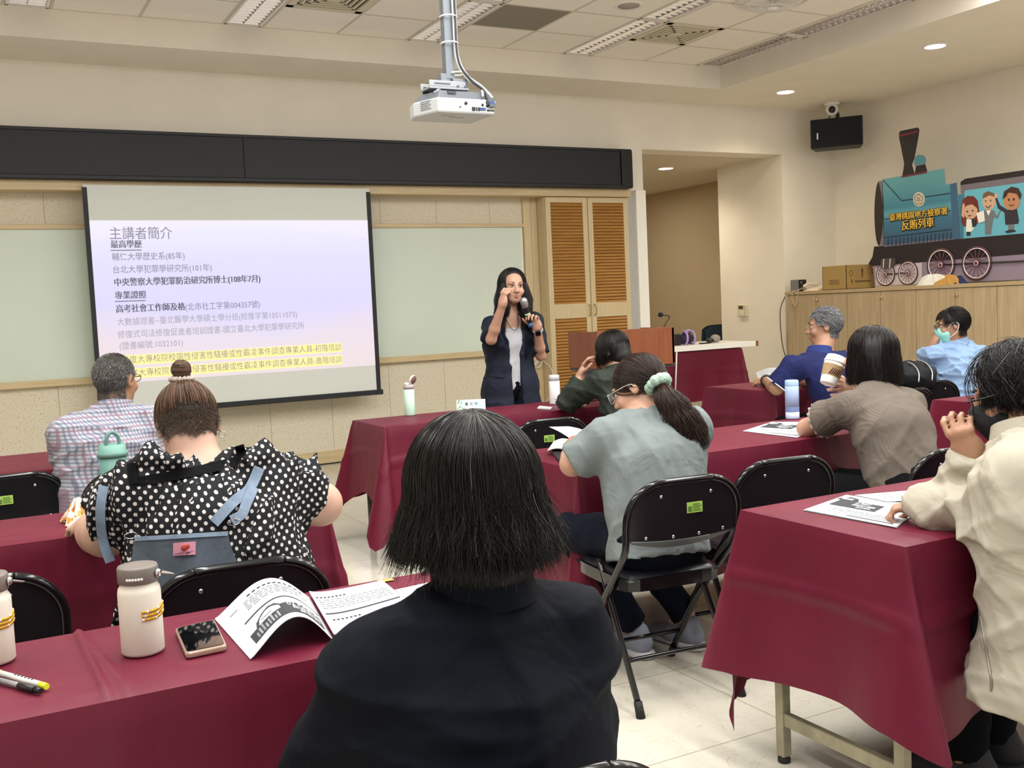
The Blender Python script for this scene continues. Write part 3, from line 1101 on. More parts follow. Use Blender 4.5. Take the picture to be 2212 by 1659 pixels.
# ------------------------------------------------------------------ things standing on the oak cabinet
CARD = mat('brown_cardboard', 'a38650', 0.85, noise=(8, 0.04))
t = thing('cardboard_box', 'brown cardboard box on the oak cabinet at the nose of the train', 'box', (8.7, 8.36, 1.409))
bx0, bx1, by0, by1, bz0, bz1 = 8.5, 8.93, 8.18, 8.53, 1.409, 1.668
m = MB().b2((bx0, by0, bz0), (bx1, by0 + 0.005, bz1)).b2((bx0, by1 - 0.005, bz0), (bx1, by1, bz1)).b2((bx0, by0, bz0), (bx0 + 0.005, by1, bz1)).b2((bx1 - 0.005, by0, bz0), (bx1, by1, bz1)).b2((bx0, by0, bz0), (bx1, by1, bz0 + 0.005))
m.build('body', CARD, t)
m = MB().b2((bx0 + 0.006, by0 + 0.006, bz1 - 0.012), (bx0 + 0.21, by1 - 0.006, bz1 - 0.008)).b2((bx0 + 0.217, by0 + 0.006, bz1 - 0.012), (bx1 - 0.006, by1 - 0.006, bz1 - 0.008))
m.build('flap', CARD, t)
INKB = mat('brown_print_ink', '5b4524', 0.9)
m = MB()
for i in range(3):
    m.b2((bx0 - 0.001, by0 + 0.1, bz0 + 0.06 + i * 0.02), (bx0 + 0.001, by0 + 0.25, bz0 + 0.066 + i * 0.02))
for i in range(7):
    m.b2((bx0 + 0.13 + i * 0.034, by0 - 0.001, bz0 + 0.07), (bx0 + 0.155 + i * 0.034, by0 + 0.001, bz0 + 0.09))
m.tube([(bx0 + 0.07 + 0.026 * math.cos(a * 0.7), by0, bz0 + 0.17 + 0.03 * math.sin(a * 0.7)) for a in range(9)], 0.003, 4, closed=True)
m.prism([(0, 0), (0.012, 0.03), (0.008, 0.06), (0.018, 0.09), (0, 0.12), (-0.018, 0.09), (-0.008, 0.06), (-0.012, 0.03)], (bx0 + 0.24, by0 - 0.001, bz0 + 0.11), X, Z, 0.002)
m.prism([(0, 0), (0.012, 0.02), (0.008, 0.05), (-0.01, 0.05), (-0.006, 0.02)], (bx0 + 0.08, by0 - 0.001, bz0 + 0.055), X, Z, 0.002)
m.tube([(bx0 + 0.39 + 0.014 * math.cos(a * 0.7), by0, bz0 + 0.18 + 0.025 * math.sin(a * 0.7)) for a in range(9)], 0.003, 4, closed=True)
m.build('printed_marks', INKB, t)

p = atx(1717, 630, 8.5)
t = thing('desk_radio', 'small grey and black speaker cube at the end of the oak cabinet', 'speaker', (8.55, p.y, 1.409))
box_part('body', (8.5, p.y - 0.06, 1.409), (8.62, p.y + 0.07, 1.545), mat('grey_plastic_box', '77777a', 0.6), t, 0.006)
box_part('black_side', (8.503, p.y - 0.064, 1.415), (8.617, p.y - 0.06, 1.54), mat('black_plastic', '17181a', 0.5), t)
m = MB()
for i in range(3):
    m.tube([(8.54 + (i % 2) * 0.035 + 0.012 * math.cos(a), p.y - 0.066, 1.44 + i * 0.034 + 0.012 * math.sin(a)) for a in [k * math.pi / 6 for k in range(12)]], 0.002, 4, closed=True)
m.build('dial_ring', mat('pale_grey_plastic', 'b5b3ae', 0.5), t)
p = atx(1745, 625, 8.52)
t = thing('telephone', 'cream desk telephone with its curly cord hanging over the cabinet edge', 'telephone', (8.6, p.y, 1.409))
CREAM = mat('cream_phone_plastic', 'd6ccb4', 0.45)
MB().add([(8.5, p.y - 0.16, 1.409), (8.72, p.y - 0.16, 1.409), (8.72, p.y + 0.06, 1.409), (8.5, p.y + 0.06, 1.409), (8.51, p.y - 0.15, 1.425), (8.7, p.y - 0.15, 1.465), (8.7, p.y + 0.05, 1.465), (8.51, p.y + 0.05, 1.425)],
         [(0, 3, 2, 1), (4, 5, 6, 7), (0, 1, 5, 4), (1, 2, 6, 5), (2, 3, 7, 6), (3, 0, 4, 7)]).build('base', CREAM, t, 0.006)
MB().tube(smooth_path([(8.5, p.y + 0.03, 1.452), (8.53, p.y + 0.035, 1.482), (8.62, p.y + 0.03, 1.49), (8.68, p.y + 0.03, 1.475)], 14), [0.024, 0.024, 0.022] + [0.014] * 9 + [0.02, 0.024, 0.024], 10).build('handset', CREAM, t)
pts = smooth_path([(8.5, p.y + 0.03, 1.435), (8.42, p.y + 0.05, 1.42), (8.415, p.y + 0.06, 1.3), (8.415, p.y + 0.1, 1.25), (8.415, p.y + 0.14, 1.3), (8.41, p.y + 0.13, 1.4), (8.44, p.y + 0.11, 1.42)], 110)
pts = [q + Vector((0.008 * math.cos(i * 1.6), 0.008 * math.sin(i * 1.6), 0)) for i, q in enumerate(pts)]
MB().tube(pts, 0.004, 5).build('coiled_cord', mat('beige_cord', 'cbb99a', 0.5), t)
tag(MB().tube(smooth_path([(8.44, 9.06, 1.36), (8.4, 9.1, 1.2), (8.405, 9.1, 0.9), (8.43, 9.08, 0.7), (8.5, 9.06, 0.55)], 30), 0.006, 6).build('wall_cable', mat('dark_grey_cable', '4b463f', 0.5)), 'thin dark cable running down beside the oak cabinet end', 'cable')

# crumpled cloths under the big wheel: soft folded lumps
rnd = random.Random(8)
for i, (px, py, c, lb) in enumerate(((2010, 600, 'd8d6cf', 'white crumpled cloth heaped on the oak cabinet below the train'), (2040, 596, 'b58a45', 'mustard striped cloth in the heap below the train'),
                                     (2058, 598, '1f2a52', 'navy cloth at the end of the heap below the train'))):
    q = atx(px, 607, 8.5)
    cx, cy = 8.53 + 0.02 * i, q.y
    s_ = 0.17 - 0.03 * i

    def crump(u, v, cx=cx, cy=cy, s_=s_, i=i):
        a, r = u * 2 * math.pi, math.sin(v * math.pi / 2)
        w = 1 + 0.25 * math.sin(3 * a + i) + 0.15 * math.sin(7 * a + 2 * i)
        h = (0.1 - 0.015 * i) * (1 - r ** 2) + 0.02 * math.sin(5 * a + 9 * v + i) * r * (1 - r) * 4
        return Vector((cx + 0.07 * r * w * math.cos(a), cy + s_ * r * w * math.sin(a), 1.4095 + max(0, h)))
    tag(MB().grid(crump, 48, 12).build('crumpled_cloth', mat('cloth_' + c, c, 0.9, bump=(60, 0.5, 0.01))), lb, 'cloth')

# ------------------------------------------------------------------ wall speaker, camera, thermostat
C = Vector((0, 0, CAM_Z)) + ray(1808, 289) * 11.75
fz = Matrix.Rotation(math.radians(-49), 3, 'Z') @ Matrix.Rotation(math.radians(-3), 3, 'X')
t = thing('wall_speaker', 'black loudspeaker hung in the upper corner above the train', 'speaker', C)
ux, uy_, uz = fz @ X, fz @ Y, fz @ Z
BLKP = mat('black_speaker_cabinet', '26272a', 0.5)
pl = [(-0.285, 0.0), (0.285, 0.0), (0.25, 0.22), (-0.25, 0.22)]
m = MB()
vs = [C + ux * a + uy_ * (b - 0.1) + uz * zz for zz in (-0.165, 0.165) for a, b in pl]
m.add(vs, [(0, 3, 2, 1), (4, 5, 6, 7), (0, 1, 5, 4), (1, 2, 6, 5), (2, 3, 7, 6), (3, 0, 4, 7)])
m.build('cabinet', BLKP, t, 0.012)
MB().box(C + uy_ * -0.105, (0.545, 0.014, 0.31), fz).build('grille', mat('black_cloth_grille', '0d1019', 0.85, bump=(400, 0.2, 0.001)), t, 0.003)
MB().box(C + ux * -0.205 + uy_ * -0.114 + uz * -0.03, (0.014, 0.004, 0.07), fz).build('badge', mat('silver_badge', 'c9cbd0', 0.3, metal=0.6), t)
MB().tube([C + uz * 0.16 + uy_ * 0.05, C + uz * 0.26 + uy_ * 0.12], 0.018, 8).tube(smooth_path([C + uz * 0.16 + ux * -0.1, C + uz * 0.22 + ux * -0.06, C + uz * 0.27 + ux * 0.0 + uy_ * 0.05], 10), 0.007, 6).tube([C + uz * 0.26 + uy_ * 0.12, C + uy_ * 0.3 + uz * 0.26], 0.02, 8).build('bracket', BLKP, t)
p = atz(1797, 222, ZS)
t = thing('dome_camera', 'white dome security camera on the soffit above the wall speaker', 'camera', p)
MB().lathe([(0.075, -0.03), (0.085, -0.02), (0.085, 0.0)], p).build('base', WHITEM, t)
bl = p - Z * 0.075
vd = (Vector((0, 0, CAM_Z)) - bl).normalized()
MB().ell(bl, 0.072).build('body', WHITEM, t)
M3 = vd.to_track_quat('Z', 'Y').to_matrix()
MB().lathe([(0.04, 0.055), (0.036, 0.075), (0.0, 0.074)], bl, 20, M3).build('lens', mat('black_lens', '0b0c10', 0.1), t)
p = atx(1606, 670, 8.57)
t = thing('thermostat', 'small cream wall thermostat on the lit return wall of the passage', 'thermostat', p)
TC = mat('cream_thermostat_plastic', 'd2c8ae', 0.5)
box_part('body', (8.545, p.y - 0.075, p.z - 0.075), (8.57, p.y + 0.075, p.z + 0.065), TC, t, 0.004)
box_part('display', (8.543, p.y - 0.02, p.z + 0.015), (8.546, p.y + 0.06, p.z + 0.055), mat('dark_display', '4f4a36', 0.3), t)
box_part('cover', (8.54, p.y - 0.03, p.z - 0.07), (8.546, p.y + 0.06, p.z + 0.0), mat('pale_cover_plastic', 'ded6c0', 0.5), t, 0.002)

# ------------------------------------------------------------------ projector and its ceiling mount
PC = Vector((2.105, 4.44, 2.33))
pz = math.radians(1.0)
PM = Matrix.Rotation(pz, 3, 'Z')
GALV = mat('galvanised_steel', '7f868e', 0.4, metal=0.5)
PW = mat('white_projector_plastic', 'b4b8b8', 0.4)
PGY = mat('grey_projector_plastic', '575c64', 0.5)


def pj(a, b, c):
    return PC + PM @ Vector((a, b, c))


t = thing('projector_mount', 'steel ceiling pole with slotted bracket carrying the projector', 'mount', pj(0, 0, 0.2))
MB().b2(pj(-0.022, -0.022, 0.115), (PC.x + 0.022, PC.y + 0.022, ZC)).build('pole', GALV, t, 0.004)
MB().b2(pj(-0.0, -0.045, 0.06), pj(0.075, 0.03, 0.115)).b2(pj(-0.05, -0.02, 0.065), pj(0.0, 0.02, 0.14)).build('bracket_head', GALV, t, 0.003)
m = MB().b2(pj(-0.125, -0.05, 0.072), pj(0.06, -0.045, 0.1)).b2(pj(-0.125, 0.045, 0.072), pj(0.06, 0.05, 0.1)).b2(pj(-0.125, -0.05, 0.062), pj(0.08, 0.05, 0.072))
m.build('slotted_arm', mat('white_slotted_steel', '9da2a6', 0.4, metal=0.3), t, 0.002)
box_part('arm_slot', pj(-0.1, -0.052, 0.082), pj(-0.02, -0.049, 0.089), mat('slot_shadow_grey', '5c646e', 0.6), t)
m = MB()
for a in (0.008, 0.045):
    m.lathe([(0.0, 0.008), (0.007, 0.008), (0.007, 0)], pj(a + 0.01, -0.046, 0.08), 8, Matrix.Rotation(math.pi / 2, 3, 'X'))
m.build('bolt', GALV, t)
for a, b in ((-0.11, -0.06), (-0.11, 0.06), (0.07, 0.06)):
    MB().tube([pj(a * 0.6, b * 0.7, 0.066), pj(a, b, 0.035)], 0.008, 6).build('support_leg', GALV, t)
m = MB()
m.cur = 0
m.tube(smooth_path([pj(0.03, -0.03, 1.39), pj(0.035, -0.03, 0.8), pj(0.032, -0.032, 0.4), pj(0.034, -0.034, 0.22), pj(0.07, -0.05, 0.13), pj(0.13, -0.07, 0.08), pj(0.163, -0.1, 0.03), pj(0.165, -0.128, -0.01)], 50), 0.0075, 7)
m.tube(smooth_path([pj(0.02, -0.034, 1.39), pj(0.015, -0.034, 0.8), pj(0.02, -0.036, 0.4), pj(0.025, -0.04, 0.2), pj(0.07, -0.06, 0.11), pj(0.118, -0.09, 0.07), pj(0.105, -0.13, 0.02)], 50), 0.006, 7)
m.build('white_cable', mat('white_cable_jacket', 'b9bcbd', 0.5), t)
MB().tube(smooth_path([pj(0.028, -0.04, 1.39), pj(0.03, -0.04, 0.8), pj(0.026, -0.042, 0.4), pj(0.03, -0.045, 0.2), pj(0.075, -0.07, 0.11), pj(0.125, -0.11, 0.05), pj(0.132, -0.13, -0.02)], 50), 0.0065, 7).build('black_cable', mat('black_cable_jacket', '2b2e33', 0.5), t)
for zz in (0.4, 0.28, 0.145):
    xo = 0.0 if zz > 0.2 else 0.035
    MB().tube([pj(xo + 0.038 * math.cos(a) + 0.005, -0.012 + 0.04 * math.sin(a), zz) for a in [k * math.pi / 8 for k in range(16)]], 0.004, 5, closed=True).build('cable_tie', WHITEM, t)
t = thing('projector', 'white video projector hanging under the steel ceiling pole', 'projector', PC - Z * 0.06)
# body: a chamfered slab, rear and side facing the room
pl = [(-0.15, 0.13), (-0.17, 0.04), (-0.12, -0.115), (0.165, -0.125), (0.172, -0.1), (0.165, 0.125)]
m = MB()
n = len(pl)
vs = [pj(a * 0.97, b * 0.97, -0.058) for a, b in pl] + [pj(a, b, -0.05) for a, b in pl] + [pj(a, b, 0.004) for a, b in pl] + [pj(a * 0.97, b * 0.97, 0.01) for a, b in pl]
fs = [tuple(range(n))] + [tuple(3 * n + i for i in range(n))[::-1]]
for r_ in range(3):
    for i in range(n):
        j = (i + 1) % n
        fs.append((r_ * n + j, r_ * n + i, (r_ + 1) * n + i, (r_ + 1) * n + j))
m.add(vs, fs)
m.build('body', PW, t, 0.003)
m = MB()
vs = [pj(a * 0.95, b * 0.95, 0.01) for a, b in pl] + [pj(a * 0.78, b * 0.78, 0.047) for a, b in pl]
m.add(vs, [tuple(n + i for i in range(n))[::-1]] + [((i + 1) % n, i, i + n, (i + 1) % n + n) for i in range(n)])
m.build('top_cover', PGY, t, 0.006)
MB().b2(pj(-0.06, -0.105, 0.03), pj(-0.02, -0.09, 0.043)).build('vent_slot', mat('dark_vent_slot', '3d434c', 0.6), t)
bk = mat('black_port', '121418', 0.4)
m = MB()
for a, c, w, h in ((0.058, -0.036, 0.016, 0.016), (0.074, -0.036, 0.006, 0.016), (0.086, -0.036, 0.009, 0.016), (0.135, -0.04, 0.018, 0.008), (0.155, -0.04, 0.018, 0.008)):
    m.box(pj(a, -0.1225, c), (w, 0.005, h), PM)
for a, c, r in ((0.02, -0.012, 0.007), (0.105, -0.016, 0.006), (0.128, -0.004, 0.006), (0.128, -0.02, 0.006), (-0.01, -0.03, 0.003)):
    m.lathe([(0.0, 0.003), (r, 0.003), (r, 0)], pj(a, -0.1215, c), 12, Matrix.Rotation(math.pi / 2, 3, 'X'))
m.build('port', bk, t)
MB().box(pj(0.106, -0.122, -0.035), (0.026, 0.008, 0.012), PM).box(pj(0.148, -0.126, -0.01), (0.028, 0.022, 0.016), PM).build('blue_plug', mat('blue_connector', '2d4a86', 0.5), t)
MB().box(pj(0.148, -0.124, 0.008), (0.034, 0.016, 0.02), PM).box(pj(0.15, -0.13, -0.018), (0.03, 0.018, 0.014), PM).build('grey_plug', PGY, t)
MB().lathe([(0.0, 0.03), (0.014, 0.03), (0.014, 0)], pj(-0.1, 0.05, 0.055), 12).build('focus_knob', bk, t)
q0, q1 = Vector(pj(-0.171, 0.035, 0)), Vector(pj(-0.121, -0.113, 0))
dd = (q1 - q0).normalized()
nn = Vector((dd.y, -dd.x, 0))
nn = nn if nn.x < 0 else -nn
m = MB()
for i in range(5):
    m.prism([(0, 0), (0.07 - 0.01 * (i % 2), 0), (0.07 - 0.01 * (i % 2), 0.004), (0, 0.004)], q0 + dd * 0.045 + Z * (-0.0 - i * 0.009) + nn * 0.001, dd, Z, 0.001)
m.build('rating_label', mat('grey_label_print', '7f838a', 0.8), t)
MB().b2(pj(-0.07, -0.05, -0.0595), pj(0.0, -0.045, -0.0583)).b2(pj(-0.02, -0.02, -0.0595), pj(0.06, -0.016, -0.0583)).build('underside_mark', mat('tan_print', 'a89c86', 0.8), t)
MB().lathe([(0.03, 0), (0.034, 0.015), (0.024, 0.02), (0.0, 0.018)], pj(-0.07, 0.125, -0.02), 18, Matrix.Rotation(-math.pi / 2, 3, 'X')).build('lens', mat('projector_lens', '101218', 0.1), t)

# ------------------------------------------------------------------ tables and their cloths
def cloth_mat():
    k = NT('burgundy_satin')
    o = k.obj()
    n1 = k.n('TexNoise', Vector=o, Scale=3.0, Detail=3.0)
    k.base(k.ramp(n1.outputs['Fac'], [(0.3, lin('560a22')), (0.7, lin('620f2a'))]))
    mp = k.n('Mapping', Vector=o)
    mp.inputs['Scale'].default_value = (5, 5, 2.2)
    n2 = k.n('TexNoise', Vector=mp.outputs[0], Scale=1.6, Detail=2.0, Distortion=0.6)
    k.bump(n2.outputs['Fac'], 0.12, 0.05)
    b = k.b.inputs
    b['Roughness'].default_value = 0.5
    b['Specular IOR Level'].default_value = 0.3
    b['Sheen Weight'].default_value = 0.2
    b['Sheen Roughness'].default_value = 0.35
    b['Sheen Tint'].default_value = lin('d87088')
    return k.m


SATIN = cloth_mat()


def table_cloth(label, x0, x1, y0, y1, z, drop, seed=0, corner=0.13, ex=0.16, amp=0.022, ridges=(), vr=(0.4,), flare=0.02, group='burgundy tablecloths', cdir=1.0, tail=None):
    rnd = random.Random(seed)
    P, N, ss, cn = [], [], [], []
    cs = [(x0, y0), (x1, y0), (x1, y1), (x0, y1)]
    nr = [Vector((0, -1, 0)), Vector((1, 0, 0)), Vector((0, 1, 0)), Vector((-1, 0, 0))]
    s = 0.0
    for e in range(4):
        a, b = Vector((*cs[e], z)), Vector((*cs[(e + 1) % 4], z))
        L = (b - a).length
        n = max(6, int(L / 0.028))
        for i in range(n + 1):
            d = min(i, n - i) / n * L
            P.append(a.lerp(b, i / n))
            N.append(nr[e])
            ss.append(s + L * i / n)
            cn.append((0.0, d))
        s += L
        n2 = nr[(e + 1) % 4]
        for i in range(1, 8):
            f = i / 8 * math.pi / 2
            P.append(b.copy())
            q_ = (nr[e] * math.cos(f) + n2 * math.sin(f)).normalized()
            N.append(Vector((q_.x * cdir, q_.y, 0)).normalized() * (0.6 + 0.4 * cdir) if cdir != 1 else q_)
            ss.append(s)
            cn.append((math.sin(2 * f), 0.0))
    ph = [rnd.uniform(0, 6.28) for _ in range(4)]
    NV = 22
    vs, fs = [], []
    m = len(P)
    for j in range(NV + 1):
        v = j / NV
        for i in range(m):
            ck, d = cn[i]
            near = math.exp(-(d / 0.16) ** 2) if ck == 0 else 1.0
            w = math.sin(ss[i] * 9.0 + ph[0]) * 0.5 + math.sin(ss[i] * 17.0 + ph[1]) * 0.35 + math.sin(ss[i] * 4.1 + ph[2]) * 0.6
            off = 0.004 * min(1, v * 12) + flare * v + amp * w * v ** 1.2 * (1 - 0.8 * near)
            off += corner * (ck ** 0.8) * v ** 1.1 + 0.05 * near * v ** 1.2 * (1 - ck)
            for q in vr:
                off += 0.011 * math.exp(-((v - q - 0.012 * math.sin(ss[i] * 3 + ph[3])) / 0.018) ** 2) * (1 - 0.6 * ck)
            if abs(N[i].y) > 0.99:
                for rx, ra, _l in ridges:
                    off += 0.8 * ra * math.exp(-((P[i].x - rx - 0.01) / 0.02) ** 2) * min(1, v * 6)
            dr = drop * v + ex * (ck ** 1.3) * v + 0.012 * v * math.sin(ss[i] * 3.3 + ph[3]) + 0.05 * near * (1 - ck) * v * ex / 0.16
            q = P[i] + N[i] * off
            vs.append((q.x, q.y, max(0.012, z - dr - (0.004 if j == 0 else 0))))
    for j in range(NV):
        for i in range(m):
            k2 = (i + 1) % m
            fs.append((j * m + i, j * m + k2, (j + 1) * m + k2, (j + 1) * m + i))
    mb = MB()
    mb.add(vs, [f[::-1] for f in fs], True)
    nx, ny = max(20, int((x1 - x0) / 0.006)), max(8, int((y1 - y0) / 0.03))

    def top(u, v):
        x, y = x0 + (x1 - x0) * u, y0 + (y1 - y0) * v
        h = 0.0
        e = min(u, 1 - u) * (x1 - x0)
        for rx, ra, lean in ridges:
            c = rx + lean * (v - 0.5)
            h += ra * math.exp(-((x - c) / 0.008) ** 2) + 0.6 * ra * math.exp(-((x - c - 0.03 * (1.2 - v)) / 0.008) ** 2)
        for yy in (0.34, 0.72):
            h += 0.0012 * math.exp(-((v - yy) * (y1 - y0) / 0.006) ** 2)
        k = min(min(u, 1 - u) * (x1 - x0), min(v, 1 - v) * (y1 - y0))
        return (x, y, z + h * min(1, k / 0.02) - 0.004 * max(0, 1 - k / 0.012))
    mb.grid(top, nx, ny)
    if tail:
        # the corner of the far side hanging lower than the end drape
        a, b, zt, zb = tail
        mb.grid(lambda u, v: (a[0] + (b[0] - a[0]) * (u * (1 - 0.55 * max(0, v - 0.55) / 0.45)) + 0.012 * math.sin(u * 5 + v * 2), a[1] + (b[1] - a[1]) * u + 0.02 * math.sin(u * 3.1) * v, zt + (zb - zt) * v * (1 - 0.28 * u)), 8, 14)
    o = mb.build('tablecloth', SATIN)
    return tag(o, label, 'tablecloth', group)


def table(label, x0, x1, y0, y1, z, legc, group='cloth covered tables'):
    t = thing('folding_table', label, 'table', ((x0 + x1) / 2, (y0 + y1) / 2, 0), group=group)
    box_part('tabletop', (x0 + 0.006, y0 + 0.006, z - 0.034), (x1 - 0.006, y1 - 0.006, z - 0.006), mat('brown_laminate', '6a5340', 0.5), t, 0.003)
    for x in (x0 + 0.045, x1 - 0.045):
        for y in (y0 + 0.06, y1 - 0.11):
            lg = box_part('leg', (x - 0.016, y - 0.016, 0.02), (x + 0.016, y + 0.016, z - 0.034), legc, t, 0.003)
            MB().lathe([(0.013, 0), (0.019, 0.003), (0.019, 0.014), (0.01, 0.02), (0.01, 0.03)], (x, y, 0), 12).build('foot', mat('black_rubber', '17171a', 0.7), lg)
        box_part('crossbar', (x - 0.011, y0 + 0.07, 0.115), (x + 0.011, y1 - 0.12, 0.155), legc, t, 0.003)
    box_part('stretcher', (x0 + 0.06, (y0 + y1) / 2 - 0.012, z - 0.08), (x1 - 0.06, (y0 + y1) / 2 + 0.012, z - 0.034), legc, t)


OLIVE = mat('worn_olive_leg_paint', '9d977e', 0.45, metal=0.25, noise=(18, 0.18))
BLEG = mat('black_leg_paint', '1c1d20', 0.35)
TZ = 0.75
TABLES = [
    ('nearest left table', 'the nearest table, holding the white bottles and open booklet', -0.70, 1.02, 1.84, 2.30, 0.52, ((0.176, 0.0095, -0.01),), BLEG, 1),
    ('polka table', 'the table of the person in the polka dot blouse', -0.85, 1.06, 3.37, 3.84, 0.50, ((0.02, 0.009, 0.03),), BLEG, 2),
    ('plaid table', 'the table of the person in the checked shirt', -0.98, 0.92, 5.05, 5.80, 0.50, (), BLEG, 3),
    ('beige table', 'the nearest right table, used by the beige jacket person', 2.02, 3.82, 1.77, 2.38, 0.46, (), OLIVE, 4),
    ('middle table', 'the middle table of the grey-green T-shirt person', 2.06, 3.93, 3.36, 3.98, 0.50, ((2.9, 0.002, 0.0),), BLEG, 5),
    ('front table', 'the front table before the standing speaker', 2.05, 3.90, 5.36, 5.90, 0.40, ((2.75, 0.002, 0.0),), BLEG, 6),
    ('navy table', 'the front right table of the navy polo person', 4.70, 6.60, 5.15, 5.88, 0.45, (), BLEG, 7),
    ('mid right table', 'the table right of the brown top person', 4.86, 6.60, 3.42, 4.05, 0.48, (), BLEG, 9)]
for nm, lb, x0, x1, y0, y1, dr, rg, lc, sd in TABLES:
    table('folding table under the cloth of ' + lb, x0, x1, y0, y1, TZ - 0.002, lc)
    table_cloth('burgundy satin cloth on ' + lb, x0, x1, y0, y1, TZ, dr, sd, ridges=rg, ex=0.05 if sd == 4 else 0.26 if sd == 6 else 0.16, corner=0.2 if sd in (4, 6) else 0.12, cdir=0.25 if sd == 4 else 1.0,
                tail=((1.985, 2.41), (2.12, 2.43), 0.45, 0.06) if sd == 4 else None)

# ------------------------------------------------------------------ folding chairs
CHB = mat('glossy_black_chair_metal', '0d0d0f', 0.16, spec=0.5)
CHP = mat('black_chair_panel', '15171a', 0.22, spec=0.5)
VINYL = mat('black_vinyl_seat', '121318', 0.28, spec=0.5, bump=(14, 0.12, 0.01))
RIV = mat('steel_rivet', 'c4c4c4', 0.25, metal=1.0)
RUB = mat('black_rubber', '17171a', 0.7)
STK = mat('green_sticker', '93b552', 0.6)
STKI = mat('green_sticker_print', '4b6b2a', 0.7)


def chair_proto():
    t = thing('folding_chair', '', 'chair')
    ht, w = 0.778, 0.218

    def back(x, z):      # point of the backrest plane
        return Vector((x, -0.20 - (z - 0.42) * 0.16, z))
    L = [Vector((-0.205, 0.215, 0.02)), Vector((-0.207, 0.04, 0.26)), Vector((-0.21, -0.12, 0.44))]
    arch = []
    for i in range(13):
        a = math.pi - (math.pi / 2) * i / 12
        arch.append(back(-w + 0.13 + 0.13 * math.cos(a), ht - 0.125 + 0.125 * math.sin(a)))
    left = L + [back(-w, 0.55), back(-w, 0.62)] + arch
    full = left + [Vector((-p.x, p.y, p.z)) for p in left[::-1]]
    MB().tube(smooth_path(full, 90), 0.0125, 9).build('frame', CHB, t)

    # backrest panel inside the arch
    def pan(u, v):
        z = 0.592 + (ht - 0.008 - 0.592) * v
        hw = w - 0.006
        zz = z - (ht - 0.125)
        if zz > 0:
            hw = w - 0.13 + 0.124 * math.sqrt(max(0, 1 - (zz / 0.119) ** 2)) if zz < 0.119 else w - 0.13
        x = (2 * u - 1) * hw
        p = back(x, z)
        return p + Vector((0, -0.018 * (1 - (x / w) ** 2) - 0.006 * math.cos(v * 3.0), -0.012 * (1 - (x / w) ** 2) * (1 - v)))
    m = MB().grid(pan, 22, 12)
    m.grid(lambda u, v: pan(1 - u, v) + Vector((0, 0.006, 0)), 22, 12)
    bk = m.build('backrest', CHP, t)
    MB().grid(lambda u, v: pan(u, 0) + Vector((0, 0.004 + 0.03 * math.sin(u * math.pi) * v, -0.004 - 0.028 * v * math.sin(u * math.pi) ** 0.7)), 22, 4).build('lower_lip', mat('worn_grey_panel_lip', '3b3d40', 0.35), bk)
    m = MB()
    for x, v in ((-0.15, 0.06), (-0.05, 0.06), (0.05, 0.06), (0.15, 0.06), (-0.1, 0.8), (0.1, 0.8)):
        u = 0.5 + x / (2 * (w - 0.006)) if v < 0.5 else 0.5 + x / (2 * 0.185)
        m.ell(pan(u, v) + Vector((0, -0.001, 0)), (0.006, 0.003, 0.006), nu=8, nv=6)
    m.build('rivet', RIV, bk)
    # seat
    def pad(u, v):
        a, b = 2 * u - 1, 2 * v - 1
        k = (1 - abs(a) ** 5) * (1 - abs(b) ** 5)
        wd_ = 0.19 + 0.006 * b
        return (a * wd_, 0.02 + b * 0.195, 0.435 + 0.026 * max(0, k) ** 0.4 - 0.006 * (1 - a * a) * (1 - b * b))
    MB().grid(pad, 20, 20).build('seat', VINYL, t)
    m = MB()
    n = 40
    rp = []
    for i in range(n):
        a = 2 * math.pi * i / n
        c_, s_ = math.cos(a), math.sin(a)
        k = (abs(c_) ** 6 + abs(s_) ** 6) ** (-1 / 6)
        rp.append(Vector((0.2 * c_ * k, 0.02 + 0.205 * s_ * k, 0)))
    vs = [p + Vector((0, 0, zz)) for zz in (0.4, 0.442) for p in rp]
    m.add(vs, [(i, (i + 1) % n, n + (i + 1) % n, n + i) for i in range(n)] + [tuple(range(n))[::-1], tuple(range(n, 2 * n))], False)
    m.build('seat_pan', CHB, t)
    for sx in (-1, 1):
        lg = MB().tube([(sx * 0.188, 0.03, 0.475), (sx * 0.19, 0.0, 0.43), (sx * 0.2, -0.255, 0.02)], 0.0115, 9).build('leg', CHB, t)
        MB().tube([(sx * 0.1985, -0.236, 0.05), (sx * 0.2, -0.257, 0.0)], [0.0145, 0.016], 10).build('foot_cap', RUB, lg)
        MB().tube([(sx * 0.205, 0.197, 0.045), (sx * 0.205, 0.222, 0.0)], [0.0145, 0.016], 10).build('foot_cap', RUB, t)
        MB().tube([(sx * 0.2, -0.035, 0.4), (sx * 0.207, -0.11, 0.43)], 0.006, 6).build('hinge_link', CHB, t)
    MB().tube(smooth_path([(-0.197, -0.2, 0.11), (-0.192, -0.17, 0.155), (-0.16, -0.165, 0.165), (0.16, -0.165, 0.165), (0.192, -0.17, 0.155), (0.197, -0.2, 0.11)], 30), 0.008, 7).build('rear_crossbar', CHB, t)
    MB().tube([(-0.206, 0.14, 0.125), (0.206, 0.14, 0.125)], 0.008, 7).build('front_crossbar', CHB, t)
    return t, pan


